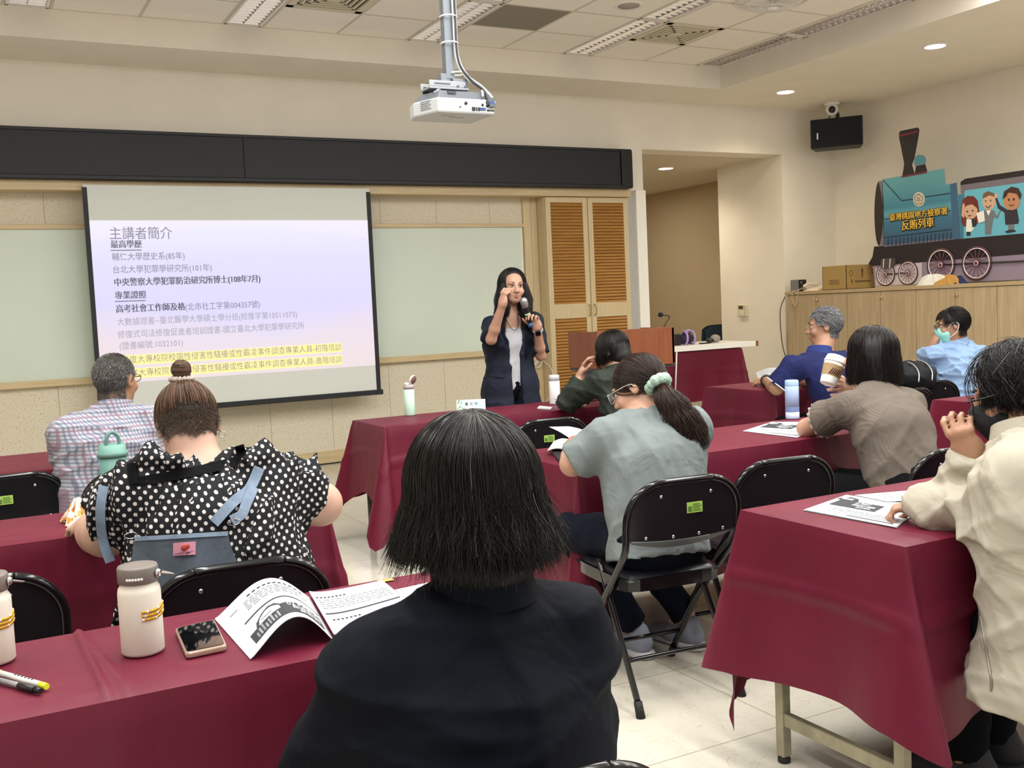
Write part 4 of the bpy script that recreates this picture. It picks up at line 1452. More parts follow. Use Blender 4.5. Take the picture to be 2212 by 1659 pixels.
CHAIR, CHPAN = chair_proto()
spots = [
    (0.60, 1.36, -0.03, 'black folding chair of the person in black in the foreground, only its top edge showing', 0),
    (0.58, 2.78, -0.05, 'black folding chair behind the white bottle, under the person in polka dots', 0),
    (-0.03, 3.04, 0.0, 'empty black folding chair at the left edge behind the nearest table', 0),
    (0.13, 4.96, 0.05, 'empty black folding chair with a green sticker at the left edge, by the checked shirt', 1),
    (2.13, 3.01, -0.10, 'black folding chair with a green sticker under the person in the grey-green T-shirt', 1),
    (2.65, 3.09, -0.1, 'empty black folding chair right beside the chair of the grey-green T-shirt person', 0),
    (3.27, 2.84, -0.1, 'black folding chair of the person drinking coffee, above the near right table', 0),
    (2.74, 4.93, -0.1, 'empty black folding chair with a green sticker facing the front table', 1),
    (5.50, 4.80, -0.15, 'empty black folding chair in front of the black backpack', 0),
    (4.95, 4.55, 0.1, 'black folding chair under the person in the navy polo shirt', 0),
    (6.35, 4.75, 0.0, 'black folding chair under the person in the light blue shirt', 0),
    (0.64, 4.70, -0.1, 'black folding chair under the person in the checked shirt', 0),
    (3.44, 4.86, 0.0, 'black folding chair under the person in the dark green jacket', 0),
    (2.62, 1.42, 0.3, 'black folding chair under the person in the beige jacket', 0)]
for i, (x, y, rz, lb, st) in enumerate(spots):
    if i == 0:
        c = CHAIR
        c.location, c.rotation_euler = (x, y, 0), (0, 0, rz)
        c['label'], c['group'] = lb, 'black folding chairs'
    else:
        c = dup(CHAIR, (x, y, 0), rz, lb, 'black folding chairs')
    if st:
        p = CHPAN(0.5, 0.55)
        # sticker on the back of the panel
        cx = -0.02 if i != 4 else 0.03
        MB().b2((cx - 0.03, p.y - 0.0035, p.z - 0.018), (cx + 0.03, p.y - 0.0015, p.z + 0.018)).build('sticker', STK, c)
        m = MB().b2((cx - 0.026, p.y - 0.0045, p.z - 0.014), (cx - 0.012, p.y - 0.003, p.z + 0.004))
        for q in range(4):
            m.b2((cx - 0.008, p.y - 0.0045, p.z - 0.012 + q * 0.007), (cx + 0.025 - 0.006 * (q % 2), p.y - 0.003, p.z - 0.009 + q * 0.007))
        m.build('sticker_print', STKI, c)

# ------------------------------------------------------------------ lectern with gooseneck microphone, side table
CHERRY = wood_mat('cherry_veneer', '7a4024', '8f5233', 0.7, 'Z')
t = thing('lectern', 'cherry wood lectern on dark legs in front of the passage', 'lectern', (4.91, 7.0, 0))
LX0, LX1, LY0, LY1 = 4.52, 5.285, 7.0, 7.45
m = MB().prism([(LX0 + 0.02, 0.86), (LX1, 0.845), (LX1, 1.155), (LX0, 1.155), (LX0 - 0.008, 1.08), (LX0 - 0.022, 1.05), (LX0 - 0.022, 0.99), (LX0 - 0.005, 0.95), (LX0, 0.9)], (0, LY0, 0), X, Z, 0.03)
m.build('front_panel', CHERRY, t, 0.003)
box_part('side_panel', (LX1 - 0.025, LY0, 0.85), (LX1, LY1, 1.15), CHERRY, t, 0.002)
box_part('side_panel', (LX0, LY0 + 0.03, 0.85), (LX0 + 0.025, LY1, 1.15), CHERRY, t, 0.002)
box_part('top', (LX0 + 0.01, LY0 + 0.01, 1.09), (LX1 - 0.005, LY1, 1.115), mat('dark_lectern_top', '3a2a20', 0.5), t)
box_part('dark_rail', (LX0 + 0.01, LY0 + 0.02, 0.825), (LX1 + 0.02, LY1, 0.85), mat('charcoal_steel', '3c4147', 0.5), t)
for x in (LX0 + 0.03, LX1 - 0.14):
    box_part('leg', (x, LY0 + 0.06, 0.03), (x + 0.1, LY1 - 0.08, 0.825), mat('charcoal_steel', '3c4147', 0.5), t, 0.004)
    box_part('foot', (x - 0.01, LY0 - 0.02, 0), (x + 0.11, LY1, 0.03), mat('charcoal_steel', '3c4147', 0.5), t, 0.004)
box_part('modesty_panel', (LX0 + 0.13, LY0 + 0.1, 0.2), (LX1 - 0.14, LY0 + 0.12, 0.825), mat('pale_grey_panel', 'c9cbd2', 0.6), t)
pm0 = at(1431, 711, 7.15)
t = thing('gooseneck_microphone', 'black gooseneck microphone standing on the lectern', 'microphone', (pm0.x, 7.15, 1.116))
pm1, pm2, pm3 = at(1446, 684, 7.13), at(1434, 681, 7.1), at(1427, 680, 7.08)
MB().lathe([(0.03, 0), (0.03, 0.01), (0.012, 0.02), (0.0, 0.02)], (pm0.x, 7.15, 1.116), 14).build('base', bk, t)
MB().tube(smooth_path([(pm0.x, 7.15, 1.13), tuple(pm0.lerp(pm1, 0.5)), tuple(pm1), tuple(pm2)], 24), 0.005, 7).build('gooseneck', mat('dark_bronze_tube', '41392e', 0.35, metal=0.6), t)
MB().ell(pm3, (0.026, 0.018, 0.02)).build('foam_windscreen', mat('black_foam', '101013', 0.95), t)
# white-topped side table draped in burgundy
SX0, SX1, SY0, SY1 = 5.75, 7.35, 8.3, 8.95
t = thing('side_table', 'white-topped table with a burgundy drape beside the lectern', 'table', ((SX0 + SX1) / 2, 8.6, 0))
box_part('tabletop', (SX0, SY0, 0.86), (SX1 - 0.035, SY1, 0.915), mat('white_laminate', 'e9e7e0', 0.35), t, 0.003)
box_part('end_edge', (SX1 - 0.035, SY0, 0.86), (SX1, SY1, 0.915), CHERRY, t, 0.003)
for x in (SX0 + 0.1, SX1 - 0.25):
    for y in (SY0 + 0.08, SY1 - 0.1):
        box_part('leg', (x, y, 0.0), (x + 0.03, y + 0.03, 0.86), mat('cream_leg_paint', 'd5cfc0', 0.5), t)
    box_part('crossbar', (x, SY0 + 0.1, 0.17), (x + 0.03, SY1 - 0.1, 0.2), mat('cream_leg_paint', 'd5cfc0', 0.5), t)
table_cloth('burgundy drape hanging below the white-topped side table', SX0 + 0.05, SX1 - 0.2, SY0 + 0.03, SY1 - 0.05, 0.856, 0.52, 11, 0.10, 0.1, 0.03, group=None)

# things on and by the side table
p = at(1478, 728, 8.5)
t = thing('purple_headset', 'purple padded carrying case on the white side table', 'case', (p.x, 8.5, 0.916))
PUR = mat('lilac_plastic', 'a98fc4', 0.4)
PUD = mat('dark_purple_fabric', '2c2035', 0.8)
MB().tube([(p.x - 0.02 + 0.0 * a, 8.47 + 0.05 * math.cos(a), 0.985 + 0.066 * math.sin(a)) for a in [k * math.pi / 12 for k in range(24)]], 0.012, 8, closed=True).build('side_rim', PUR, t)
MB().tube([(p.x + 0.075, 8.47 + 0.05 * math.cos(a), 0.985 + 0.066 * math.sin(a)) for a in [k * math.pi / 12 for k in range(24)]], 0.012, 8, closed=True).build('side_rim', PUR, t)
MB().ell((p.x + 0.01, 8.48, 0.978), (0.085, 0.055, 0.06)).build('body', PUD, t)
MB().tube(smooth_path([(p.x - 0.02, 8.46, 1.04), (p.x + 0.02, 8.45, 1.065), (p.x + 0.075, 8.46, 1.04)], 12), 0.01, 8).build('handle', PUR, t)
p2 = at(1462, 730, 8.5)
tag(box_part('black_bag', (p2.x - 0.12, 8.44, 0.916), (p2.x + 0.03, 8.56, 1.03), mat('black_fabric', '19181c', 0.85), None, 0.02), 'small black pouch behind the lectern on the white side table', 'bag')
p = at(1540, 728, 8.5)
t = thing('desk_microphone', 'grey ball-shaped desk microphone on the white side table', 'microphone', (p.x, 8.5, 0.916))
MB().ell((p.x + 0.03, 8.5, 0.958), (0.06, 0.045, 0.042)).build('head', mat('grey_mic_mesh', '8f8880', 0.5, bump=(300, 0.4, 0.002)), t)
MB().ell((p.x - 0.04, 8.5, 0.94), (0.045, 0.04, 0.024)).build('base', bk, t)
p = at(1518, 737, 8.45)
tag(box_part('remote_control', (p.x - 0.06, 8.4, 0.916), (p.x + 0.06, 8.44, 0.928), bk, None, 0.004), 'thin black remote control on the white side table', 'remote')
p = at(1463, 757, 8.28)
tag(MB().tube([(p.x, 8.29, 0.86), (p.x - 0.05, 8.27, 0.45)], 0.008, 6).build('power_cable', mat('white_cord', 'e4e2de', 0.5), None), 'white cord hanging from the side table by the lectern', 'cord')
# dark blue chair in the passage
t = thing('office_chair', 'dark blue upholstered chair half hidden in the passage', 'chair', (9.05, 11.2, 0))
BLU = mat('dark_blue_upholstery', '1f3247', 0.85)
MB().grid(lambda u, v: Vector((8.78 + 0.54 * u + 0.03 * math.sin(v * 3.1) * (1 - 2 * u), 11.0 - 0.05 * math.sin(u * math.pi) - 0.04 * v, 0.52 + 0.5 * v - 0.06 * (2 * u - 1) ** 4 * v)), 12, 10).grid(lambda u, v: Vector((9.32 - 0.54 * u, 11.06 - 0.04 * v, 0.52 + 0.5 * v - 0.06 * (2 * u - 1) ** 4 * v)), 12, 10).build('backrest', BLU, t)
MB().b2((8.78, 11.05, 0.42), (9.32, 11.5, 0.5)).build('seat', BLU, t, 0.03)
for x in (8.82, 9.28):
    for y in (11.02, 11.46):
        MB().tube([(x, y, 0), (x, y, 0.43)], 0.014, 8).build('leg', mat('grey_steel_leg', '8b8f94', 0.3, metal=0.8), t)
MB().tube(smooth_path([(8.82, 11.02, 0.44), (8.8, 10.99, 0.5), (8.8, 10.99, 0.75)], 10), 0.014, 8).build('back_post', mat('grey_steel_leg', '8b8f94', 0.3, metal=0.8), t)

# ------------------------------------------------------------------ smooth solid bodies (people and clothes): one continuous skin per body
def V3(p):
    return np.array((p[0], p[1], p[2]), 'f8')


class Solid:
    """smooth union of rounded limbs and ellipsoids, turned into one closed mesh"""

    def __init__(s, h=0.008):
        s.h, s.p, s.post = h, [], []

    def cap(s, a, b, ra, rb=None, k=0.03, st=None, flat=False, op='u', flat0=False):
        """tapered limb a->b; st=(axis, factor) widens the section along axis; flat cuts the far end square"""
        rb = ra if rb is None else rb
        s.p.append(('cap', V3(a), V3(b), ra, rb, k, st, flat, op, flat0))
        return s

    def chain(s, pts, rs, k=0.03, st=None, op='u'):
        for i in range(len(pts) - 1):
            s.cap(pts[i], pts[i + 1], rs[i], rs[i + 1], k, st, False, op)
        return s

    def ell(s, c, r, M=None, k=0.03, op='u'):
        """M: 3x3 with the ellipsoid axes as columns"""
        M = np.eye(3) if M is None else np.array([[M[i][j] for j in range(3)] for i in range(3)], 'f8')
        s.p.append(('ell', V3(c), np.array(r, 'f8'), M, k, op))
        return s

    def cut(s, p, n):
        s.post.append((V3(p), V3(n)))
        return s

    def build(s, fold=None):
        h = s.h
        boxes = []
        for q in s.p:
            if q[0] == 'cap':
                f = max(1.0, q[6][1]) if q[6] else 1.0
                r = max(q[3], q[4]) * f
                lo, hi = np.minimum(q[1], q[2]) - r, np.maximum(q[1], q[2]) + r
            else:
                r = np.sqrt(((q[3] * q[2]) ** 2).sum(1))
                lo, hi = q[1] - r, q[1] + r
            boxes.append((lo, hi))
        us = [b for b, q in zip(boxes, s.p) if q[-2 if q[0] == 'cap' else -1] == 'u']
        lo = np.min([b[0] for b in us], 0) - 3.5 * h
        hi = np.max([b[1] for b in us], 0) + 3.5 * h
        n = np.ceil((hi - lo) / h).astype(int) + 1
        D = np.full(n, 0.25, 'f4')
        ax = [(lo[i] + h * np.arange(n[i])) for i in range(3)]
        for q, (bl, bh) in zip(s.p, boxes):
            k = q[5] if q[0] == 'cap' else q[4]
            op = q[8] if q[0] == 'cap' else q[5]
            pad = k + 3 * h
            i0 = np.clip(np.floor((bl - pad - lo) / h).astype(int), 0, n)
            i1 = np.clip(np.ceil((bh + pad - lo) / h).astype(int) + 1, 0, n)
            if (i1 <= i0).any():
                continue
            P = [ax[i][i0[i]:i1[i]] for i in range(3)]
            gx, gy, gz = P[0][:, None, None], P[1][None, :, None], P[2][None, None, :]
            if q[0] == 'cap':
                _, a, b, ra, rb, k, st, flat, op, flat0 = q
                px, py, pz = gx - a[0], gy - a[1], gz - a[2]
                ba = b - a
                if st:
                    u = V3(st[0]) / np.linalg.norm(V3(st[0]))
                    g = 1 - 1 / st[1]
                    c = px * u[0] + py * u[1] + pz * u[2]
                    px, py, pz = px - u[0] * c * g, py - u[1] * c * g, pz - u[2] * c * g
                    ba = ba - u * (ba @ u) * g
                L2 = max(ba @ ba, 1e-12)
                t0 = (px * ba[0] + py * ba[1] + pz * ba[2]) / L2
                t = np.clip(t0, 0, 1)
                d = np.sqrt((px - ba[0] * t) ** 2 + (py - ba[1] * t) ** 2 + (pz - ba[2] * t) ** 2) - (ra + (rb - ra) * t)
                if flat:
                    d = np.maximum(d, (t0 - 1) * math.sqrt(L2))
                if flat0:
                    d = np.maximum(d, -t0 * math.sqrt(L2))
            else:
                _, c, r, M, k, op = q
                px, py, pz = gx - c[0], gy - c[1], gz - c[2]
                l = [(px * M[0, i] + py * M[1, i] + pz * M[2, i]) for i in range(3)]
                k0 = np.sqrt(sum((l[i] / r[i]) ** 2 for i in range(3)))
                k1 = np.sqrt(sum((l[i] / r[i] ** 2) ** 2 for i in range(3)))
                d = k0 * (k0 - 1) / np.maximum(k1, 1e-6)
            sl_ = tuple(slice(i0[i], i1[i]) for i in range(3))
            A = D[sl_]
            if op == 'u':
                w = np.maximum(k - np.abs(A - d), 0) / k
                D[sl_] = np.minimum(A, d) - w * w * k * 0.25
            elif op == 's':
                w = np.maximum(k - np.abs(A + d), 0) / k
                D[sl_] = np.maximum(A, -d) + w * w * k * 0.25
        gx, gy, gz = ax[0][:, None, None], ax[1][None, :, None], ax[2][None, None, :]
        for p, nn in s.post:
            D = np.maximum(D, (gx - p[0]) * nn[0] + (gy - p[1]) * nn[1] + (gz - p[2]) * nn[2]).astype('f4')
        D[0], D[-1], D[:, 0], D[:, -1], D[:, :, 0], D[:, :, -1] = 1, 1, 1, 1, 1, 1
        if fold is not None:
            near = np.abs(D) < 0.06
            I = np.nonzero(near)
            Q = np.stack([ax[i][I[i]] for i in range(3)], 1)
            D[I] += fold(Q).astype('f4')
        # surface nets
        S = D < 0
        c8 = [S[i:n[0] - 1 + i, j:n[1] - 1 + j, l:n[2] - 1 + l] for i in (0, 1) for j in (0, 1) for l in (0, 1)]
        cnt = sum(c.astype('i1') for c in c8)
        act = (cnt > 0) & (cnt < 8)
        idx = np.full(act.shape, -1, 'i8')
        ci = np.stack(np.nonzero(act), 1)
        idx[act] = np.arange(len(ci))
        acc, num = np.zeros((len(ci), 3)), np.zeros(len(ci))
        corners = [np.array((i, j, l)) for i in (0, 1) for j in (0, 1) for l in (0, 1)]
        for a_ in range(8):
            for b_ in range(a_ + 1, 8):
                ca, cb = corners[a_], corners[b_]
                if np.abs(ca - cb).sum() != 1:
                    continue
                ia, ib = ci + ca, ci + cb
                da, db = D[ia[:, 0], ia[:, 1], ia[:, 2]], D[ib[:, 0], ib[:, 1], ib[:, 2]]
                x = (da < 0) != (db < 0)
                t = np.where(x, da / np.where(x, da - db, 1), 0)
                acc += np.where(x[:, None], ia + (cb - ca)[None] * t[:, None] - 0.0, 0)
                num += x
        vs = acc / num[:, None] * h + lo
        faces = []
        for axx in range(3):
            o1, o2 = (axx + 1) % 3, (axx + 2) % 3
            sa = [slice(None)] * 3
            sb = [slice(None)] * 3
            sa[axx], sb[axx] = slice(0, -1), slice(1, None)
            A, B = S[tuple(sa)], S[tuple(sb)]
            E = np.stack(np.nonzero(A != B), 1)
            E = E[(E[:, o1] > 0) & (E[:, o2] > 0) & (E[:, o1] < n[o1] - 1) & (E[:, o2] < n[o2] - 1)]
            d1, d2 = np.zeros(3, int), np.zeros(3, int)
            d1[o1], d2[o2] = 1, 1
            g = lambda e: idx[e[:, 0], e[:, 1], e[:, 2]]
            qd = np.stack([g(E - d1 - d2), g(E - d2), g(E), g(E - d1)], 1)
            flip = ~A[tuple(E.T)]
            qd[flip] = qd[flip][:, ::-1]
            faces.append(qd)
        F = np.concatenate(faces)
        F = F[(F >= 0).all(1)]
        return vs, F


def np_mesh(name, vs, F, mt, parent=None, smooth=True, attr=None):
    me = bpy.data.meshes.new(name)
    nf, k = F.shape
    me.vertices.add(len(vs))
    me.vertices.foreach_set('co', np.asarray(vs, 'f4').ravel())
    me.loops.add(nf * k)
    me.loops.foreach_set('vertex_index', F.ravel().astype('i4'))
    me.polygons.add(nf)
    me.polygons.foreach_set('loop_start', (np.arange(nf) * k).astype('i4'))
    me.polygons.foreach_set('loop_total', np.full(nf, k, 'i4'))
    me.polygons.foreach_set('use_smooth', np.full(nf, smooth))
    if attr is not None:
        for nm, val in attr.items():
            at_ = me.attributes.new(nm, 'FLOAT', 'POINT')
            at_.data.foreach_set('value', np.asarray(val, 'f4'))
    me.update(calc_edges=True)
    return link_mesh(name, me, mt, parent)


def solid_part(name, S, mt, parent, fold=None):
    v, f = S.build(fold)
    return np_mesh(name, v, f, mt, parent)


def folds(amp, seed=0, scale=14.0, n=7, dirs=None):
    """cloth wrinkles: a few ridged waves"""
    r = np.random.RandomState(seed)
    n = 6
    W = r.normal(size=(n, 3))
    W /= np.linalg.norm(W, axis=1)[:, None]
    K = W * (scale * 2.1 * r.uniform(0.7, 1.5, n))[:, None]
    Vm = r.normal(size=(n, 3)) * 7.0
    P = r.uniform(0, 6.28, (n, 3))

    def f(Q):
        d = np.zeros(len(Q))
        for i in range(n):
            warp = 1.1 * np.sin(Q @ W[(i + 2) % n] * 9 + P[i, 1]) + 0.6 * np.sin(Q @ W[(i + 1) % n] * 17 + P[i, 2])
            ridge = (1 - np.abs(np.sin(Q @ K[i] + P[i, 0] + warp))) ** 2
            mask = np.clip(0.5 + 0.9 * np.sin(Q @ Vm[i] + P[i, 2]), 0, 1)
            d -= (ridge - 0.2) * mask
        return d * amp
    return f


def frame3(f, u):
    f = Vector(f).normalized()
    r = f.cross(Vector(u)).normalized()
    u = r.cross(f).normalized()
    return f, u, r


def m3(*cols):
    return [[c[i] for c in cols] for i in range(3)]


def hand(S, wrist, d, palm, side, curl=(0.5, 0.5, 0.5, 0.5), thumb=0.5, sc=1.0, spread=0.10):
    """five separate fingers; d = finger direction, palm = palm normal, side = +1 when the thumb lies along d x palm"""
    d = Vector(d).normalized()
    n = Vector(palm)
    n = (n - d * n.dot(d)).normalized()
    t = d.cross(n) * -side          # towards the thumb
    w = Vector(wrist)
    k0 = w + d * 0.085 * sc
    S.cap(w, w + d * 0.03 * sc, 0.024 * sc, 0.02 * sc, 0.02, (t, 1.35))
    S.cap(w + d * 0.02 * sc, w + d * 0.075 * sc, 0.0155 * sc, 0.0135 * sc, 0.02, (t, 2.5))
    ln = [(0.038, 0.025, 0.02), (0.043, 0.028, 0.022), (0.04, 0.026, 0.021), (0.031, 0.02, 0.018)]
    for i in range(4):
        o = (1.5 - i)
        p = w + d * (0.082 - 0.004 * abs(o - 0.5)) * sc + t * o * 0.0205 * sc
        dd = (d + t * o * spread).normalized()
        a = 0.0
        r = 0.0092 * sc * (1 if i < 3 else 0.88)
        for j in range(3):
            a += curl[i] * (0.9 if j == 0 else 1.15 if j == 1 else 0.75)
            v = dd * math.cos(a) + n * math.sin(a)
            q = p + v * ln[i][j] * sc
            S.cap(p, q, r, r * 0.9, 0.006)
            p, r = q, r * 0.9
    p = w + d * 0.028 * sc + t * 0.026 * sc + n * 0.006 * sc
    v = (d * 0.6 + t * (0.85 - 0.6 * thumb) + n * (0.25 + 0.6 * thumb)).normalized()
    q = p + v * 0.04 * sc
    S.cap(p, q, 0.0135 * sc, 0.0108 * sc, 0.014)
    v = (v + d * 0.45 + n * 0.25 * thumb).normalized()
    q2 = q + v * 0.03 * sc
    S.cap(q, q2, 0.0108 * sc, 0.0098 * sc, 0.006)
    v = (v + d * 0.3 - t * 0.3 * thumb).normalized()
    S.cap(q2, q2 + v * 0.024 * sc, 0.0098 * sc, 0.0085 * sc, 0.006)


def head(S, c, f, u, sc=1.0, jaw=1.0, ears=True):
    """skull, jaw, nose, lips, brow, eye sockets and ears; c = centre between the ears"""
    f, u, r = frame3(f, u)
    M = m3(r, f, u)
    P = lambda a, b, z: Vector(c) + (r * a + f * b + u * z) * sc
    S.ell(P(0, -0.012, 0.03), (0.075 * sc, 0.094 * sc, 0.085 * sc), M, 0.02)
    S.ell(P(0, 0.03, -0.032), (0.061 * sc * jaw, 0.062 * sc, 0.082 * sc), M, 0.03)
    S.ell(P(0, 0.058, -0.088), (0.03 * sc * jaw, 0.026 * sc, 0.022 * sc), M, 0.03)
    for s_ in (-1, 1):
        S.ell(P(s_ * 0.04, 0.068, -0.032), (0.024 * sc, 0.018 * sc, 0.022 * sc), M, 0.02)
        S.ell(P(s_ * 0.031, 0.094, 0.006), (0.019 * sc, 0.013 * sc, 0.012 * sc), M, 0.014, 's')
        S.ell(P(s_ * 0.03, 0.08, 0.024), (0.024 * sc, 0.013 * sc, 0.008 * sc), M, 0.012)
        S.ell(P(s_ * 0.011, 0.101, -0.035), (0.009 * sc, 0.009 * sc, 0.008 * sc), M, 0.008)
        if ears:
            Me = m3((r * 0.94 - f * 0.35 * s_).normalized(), (f * 0.94 + r * 0.35 * s_).normalized(), u)
            S.ell(P(s_ * 0.079, -0.012, 0.0), (0.009 * sc, 0.02 * sc, 0.032 * sc), Me, 0.008)
            S.ell(P(s_ * 0.089, -0.004, 0.003), (0.006 * sc, 0.011 * sc, 0.02 * sc), Me, 0.006, 's')
    S.cap(P(0, 0.088, 0.012), P(0, 0.11, -0.03), 0.008 * sc, 0.0125 * sc, 0.012)
    S.ell(P(0, 0.087, -0.06), (0.022 * sc, 0.0125 * sc, 0.006 * sc), M, 0.006)
    S.ell(P(0, 0.085, -0.071), (0.018 * sc, 0.0125 * sc, 0.007 * sc), M, 0.006)
    return P


SKIN = mat('skin_light', 'b98f79', 0.5, sss=0.03, noise=(30, 0.05))
SKINT = mat('skin_tan', 'a47b62', 0.5, sss=0.03, noise=(30, 0.06))
SKINP = mat('skin_pale', 'bf9a87', 0.5, sss=0.03, noise=(30, 0.05))
EYEW = mat('eye_white', 'b9b2aa', 0.3)
IRIS = mat('eye_iris', '1d120c', 0.1)
LIPS = mat('lip_colour', 'b06660', 0.45)


def face_parts(t, P, c, f, u, sc=1.0, brow=True, lips=True, hairm=None):
    f, u, r = frame3(f, u)
    M = Matrix(m3(r, f, u))
    for s_ in (-1, 1):
        e = MB().ell(P(s_ * 0.031, 0.0785, 0.005), 0.0125 * sc, M).build('eye', EYEW, t)
        MB().ell(P(s_ * 0.0305, 0.0885, 0.005), (0.0064 * sc, 0.0042 * sc, 0.0064 * sc), M, 10, 8).build('iris', IRIS, e)
        MB().tube([P(s_ * (0.019 + 0.004 * i), 0.0915 - 0.0011 * (i - 3) ** 2 * 0.7, 0.0105 + 0.0022 * math.sin(i * 0.52)) for i in range(7)], 0.0022 * sc, 5).build('eyelid', mat('dark_lash', '2a1a14', 0.6), e)
        if brow:
            MB().tube([P(s_ * (0.014 + 0.0065 * i), 0.0965 - 0.0009 * i * i * 0.8, 0.026 + 0.0045 * math.sin(i * 0.5)) for i in range(6)], [0.0032 * sc] * 4 + [0.0025 * sc, 0.001], 6, flat=0.6).build('eyebrow', hairm or mat('brow_black', '1d1613', 0.8), t)
    if lips:
        m = MB()
        for zc, w, th in ((-0.0605, 0.021, 0.0042), (-0.0705, 0.018, 0.0052)):
            m.tube([P(w * (i - 4) / 4, 0.0985 - 0.0007 * (i - 4) ** 2, zc - 0.0 * i) for i in range(9)], [0.001] + [th * sc * math.sin(math.pi * (i + 1) / 10) for i in range(1, 8)] + [0.001], 7)
        m.build('lips', LIPS, t)


# ------------------------------------------------------------------ hair
def hair_mat(name, dark, light, grey=None, rough=0.38):
    k = NT(name)
    a = k.n('Attribute')
    a.attribute_name = 'shade'
    st = [(0.0, lin(dark)), (0.75, lin(light))] + ([(0.9, lin(light)), (1.0, lin(grey))] if grey else [(1.0, lin(light))])
    k.base(k.ramp(a.outputs['Fac'], st))
    k.b.inputs['Roughness'].default_value = rough
    k.b.inputs['Specular IOR Level'].default_value = 0.32
    MATS[name] = k.m
    return k.m


def strands(name, paths, rad, mt, parent, shade, n=3, taper=0.35):
    """paths (N, M, 3), shade (N,) or (N, M); every strand a thin three-sided tube"""
    Pn = np.asarray(paths, 'f8')
    N, Mm, _ = Pn.shape
    T = np.gradient(Pn, axis=1)
    T /= np.maximum(np.linalg.norm(T, axis=2, keepdims=True), 1e-9)
    A = np.zeros_like(T)
    a = np.cross(T[:, 0], np.random.RandomState(N).normal(size=(N, 3)))
    for i in range(Mm):      # carry one side vector along every strand
        a = a - T[:, i] * (a * T[:, i]).sum(1)[:, None]
        a /= np.maximum(np.linalg.norm(a, axis=1)[:, None], 1e-6)
        A[:, i] = a
    B = np.cross(T, A)
    rr = np.asarray(rad) * np.ones((N, 1)) if np.ndim(rad) == 0 else np.asarray(rad)[:, None]
    prof = 1 - (1 - taper) * np.linspace(0, 1, Mm) ** 2
    rr = rr * prof[None, :]
    V = np.stack([Pn + rr[..., None] * (A * math.cos(2 * math.pi * k / n) + B * math.sin(2 * math.pi * k / n)) for k in range(n)], 2)
    vs = V.reshape(-1, 3)
    i, j, k = np.meshgrid(np.arange(N), np.arange(Mm - 1), np.arange(n), indexing='ij')
    b = (i * Mm + j) * n
    F = np.stack([b + k, b + (k + 1) % n, b + n + (k + 1) % n, b + n + k], -1).reshape(-1, 4)
    sh = np.asarray(shade, 'f8')
    if sh.ndim == 1:
        sh = np.repeat(sh[:, None], Mm, 1)
    sh = np.repeat(sh[:, :, None], n, 2).ravel()
    return np_mesh(name, vs, F, mt, parent, True, {'shade': sh})


class Scalp:
    def __init__(s, c, f, u, sc=1.0):
        s.f, s.u, s.r = frame3(f, u)
        s.sc = sc
        s.c = Vector(c) + (s.f * -0.012 + s.u * 0.03) * sc
        s.ax = np.array((0.078, 0.098, 0.088)) * sc
        s.M = np.array(m3(s.r, s.f, s.u), 'f8')

    def w(s, L):
        """local (right, front, up) -> world"""
        return np.asarray(L) @ s.M.T + np.array(s.c)


def smooth01(x):
    x = np.clip(x, 0, 1)
    return x * x * (3 - 2 * x)


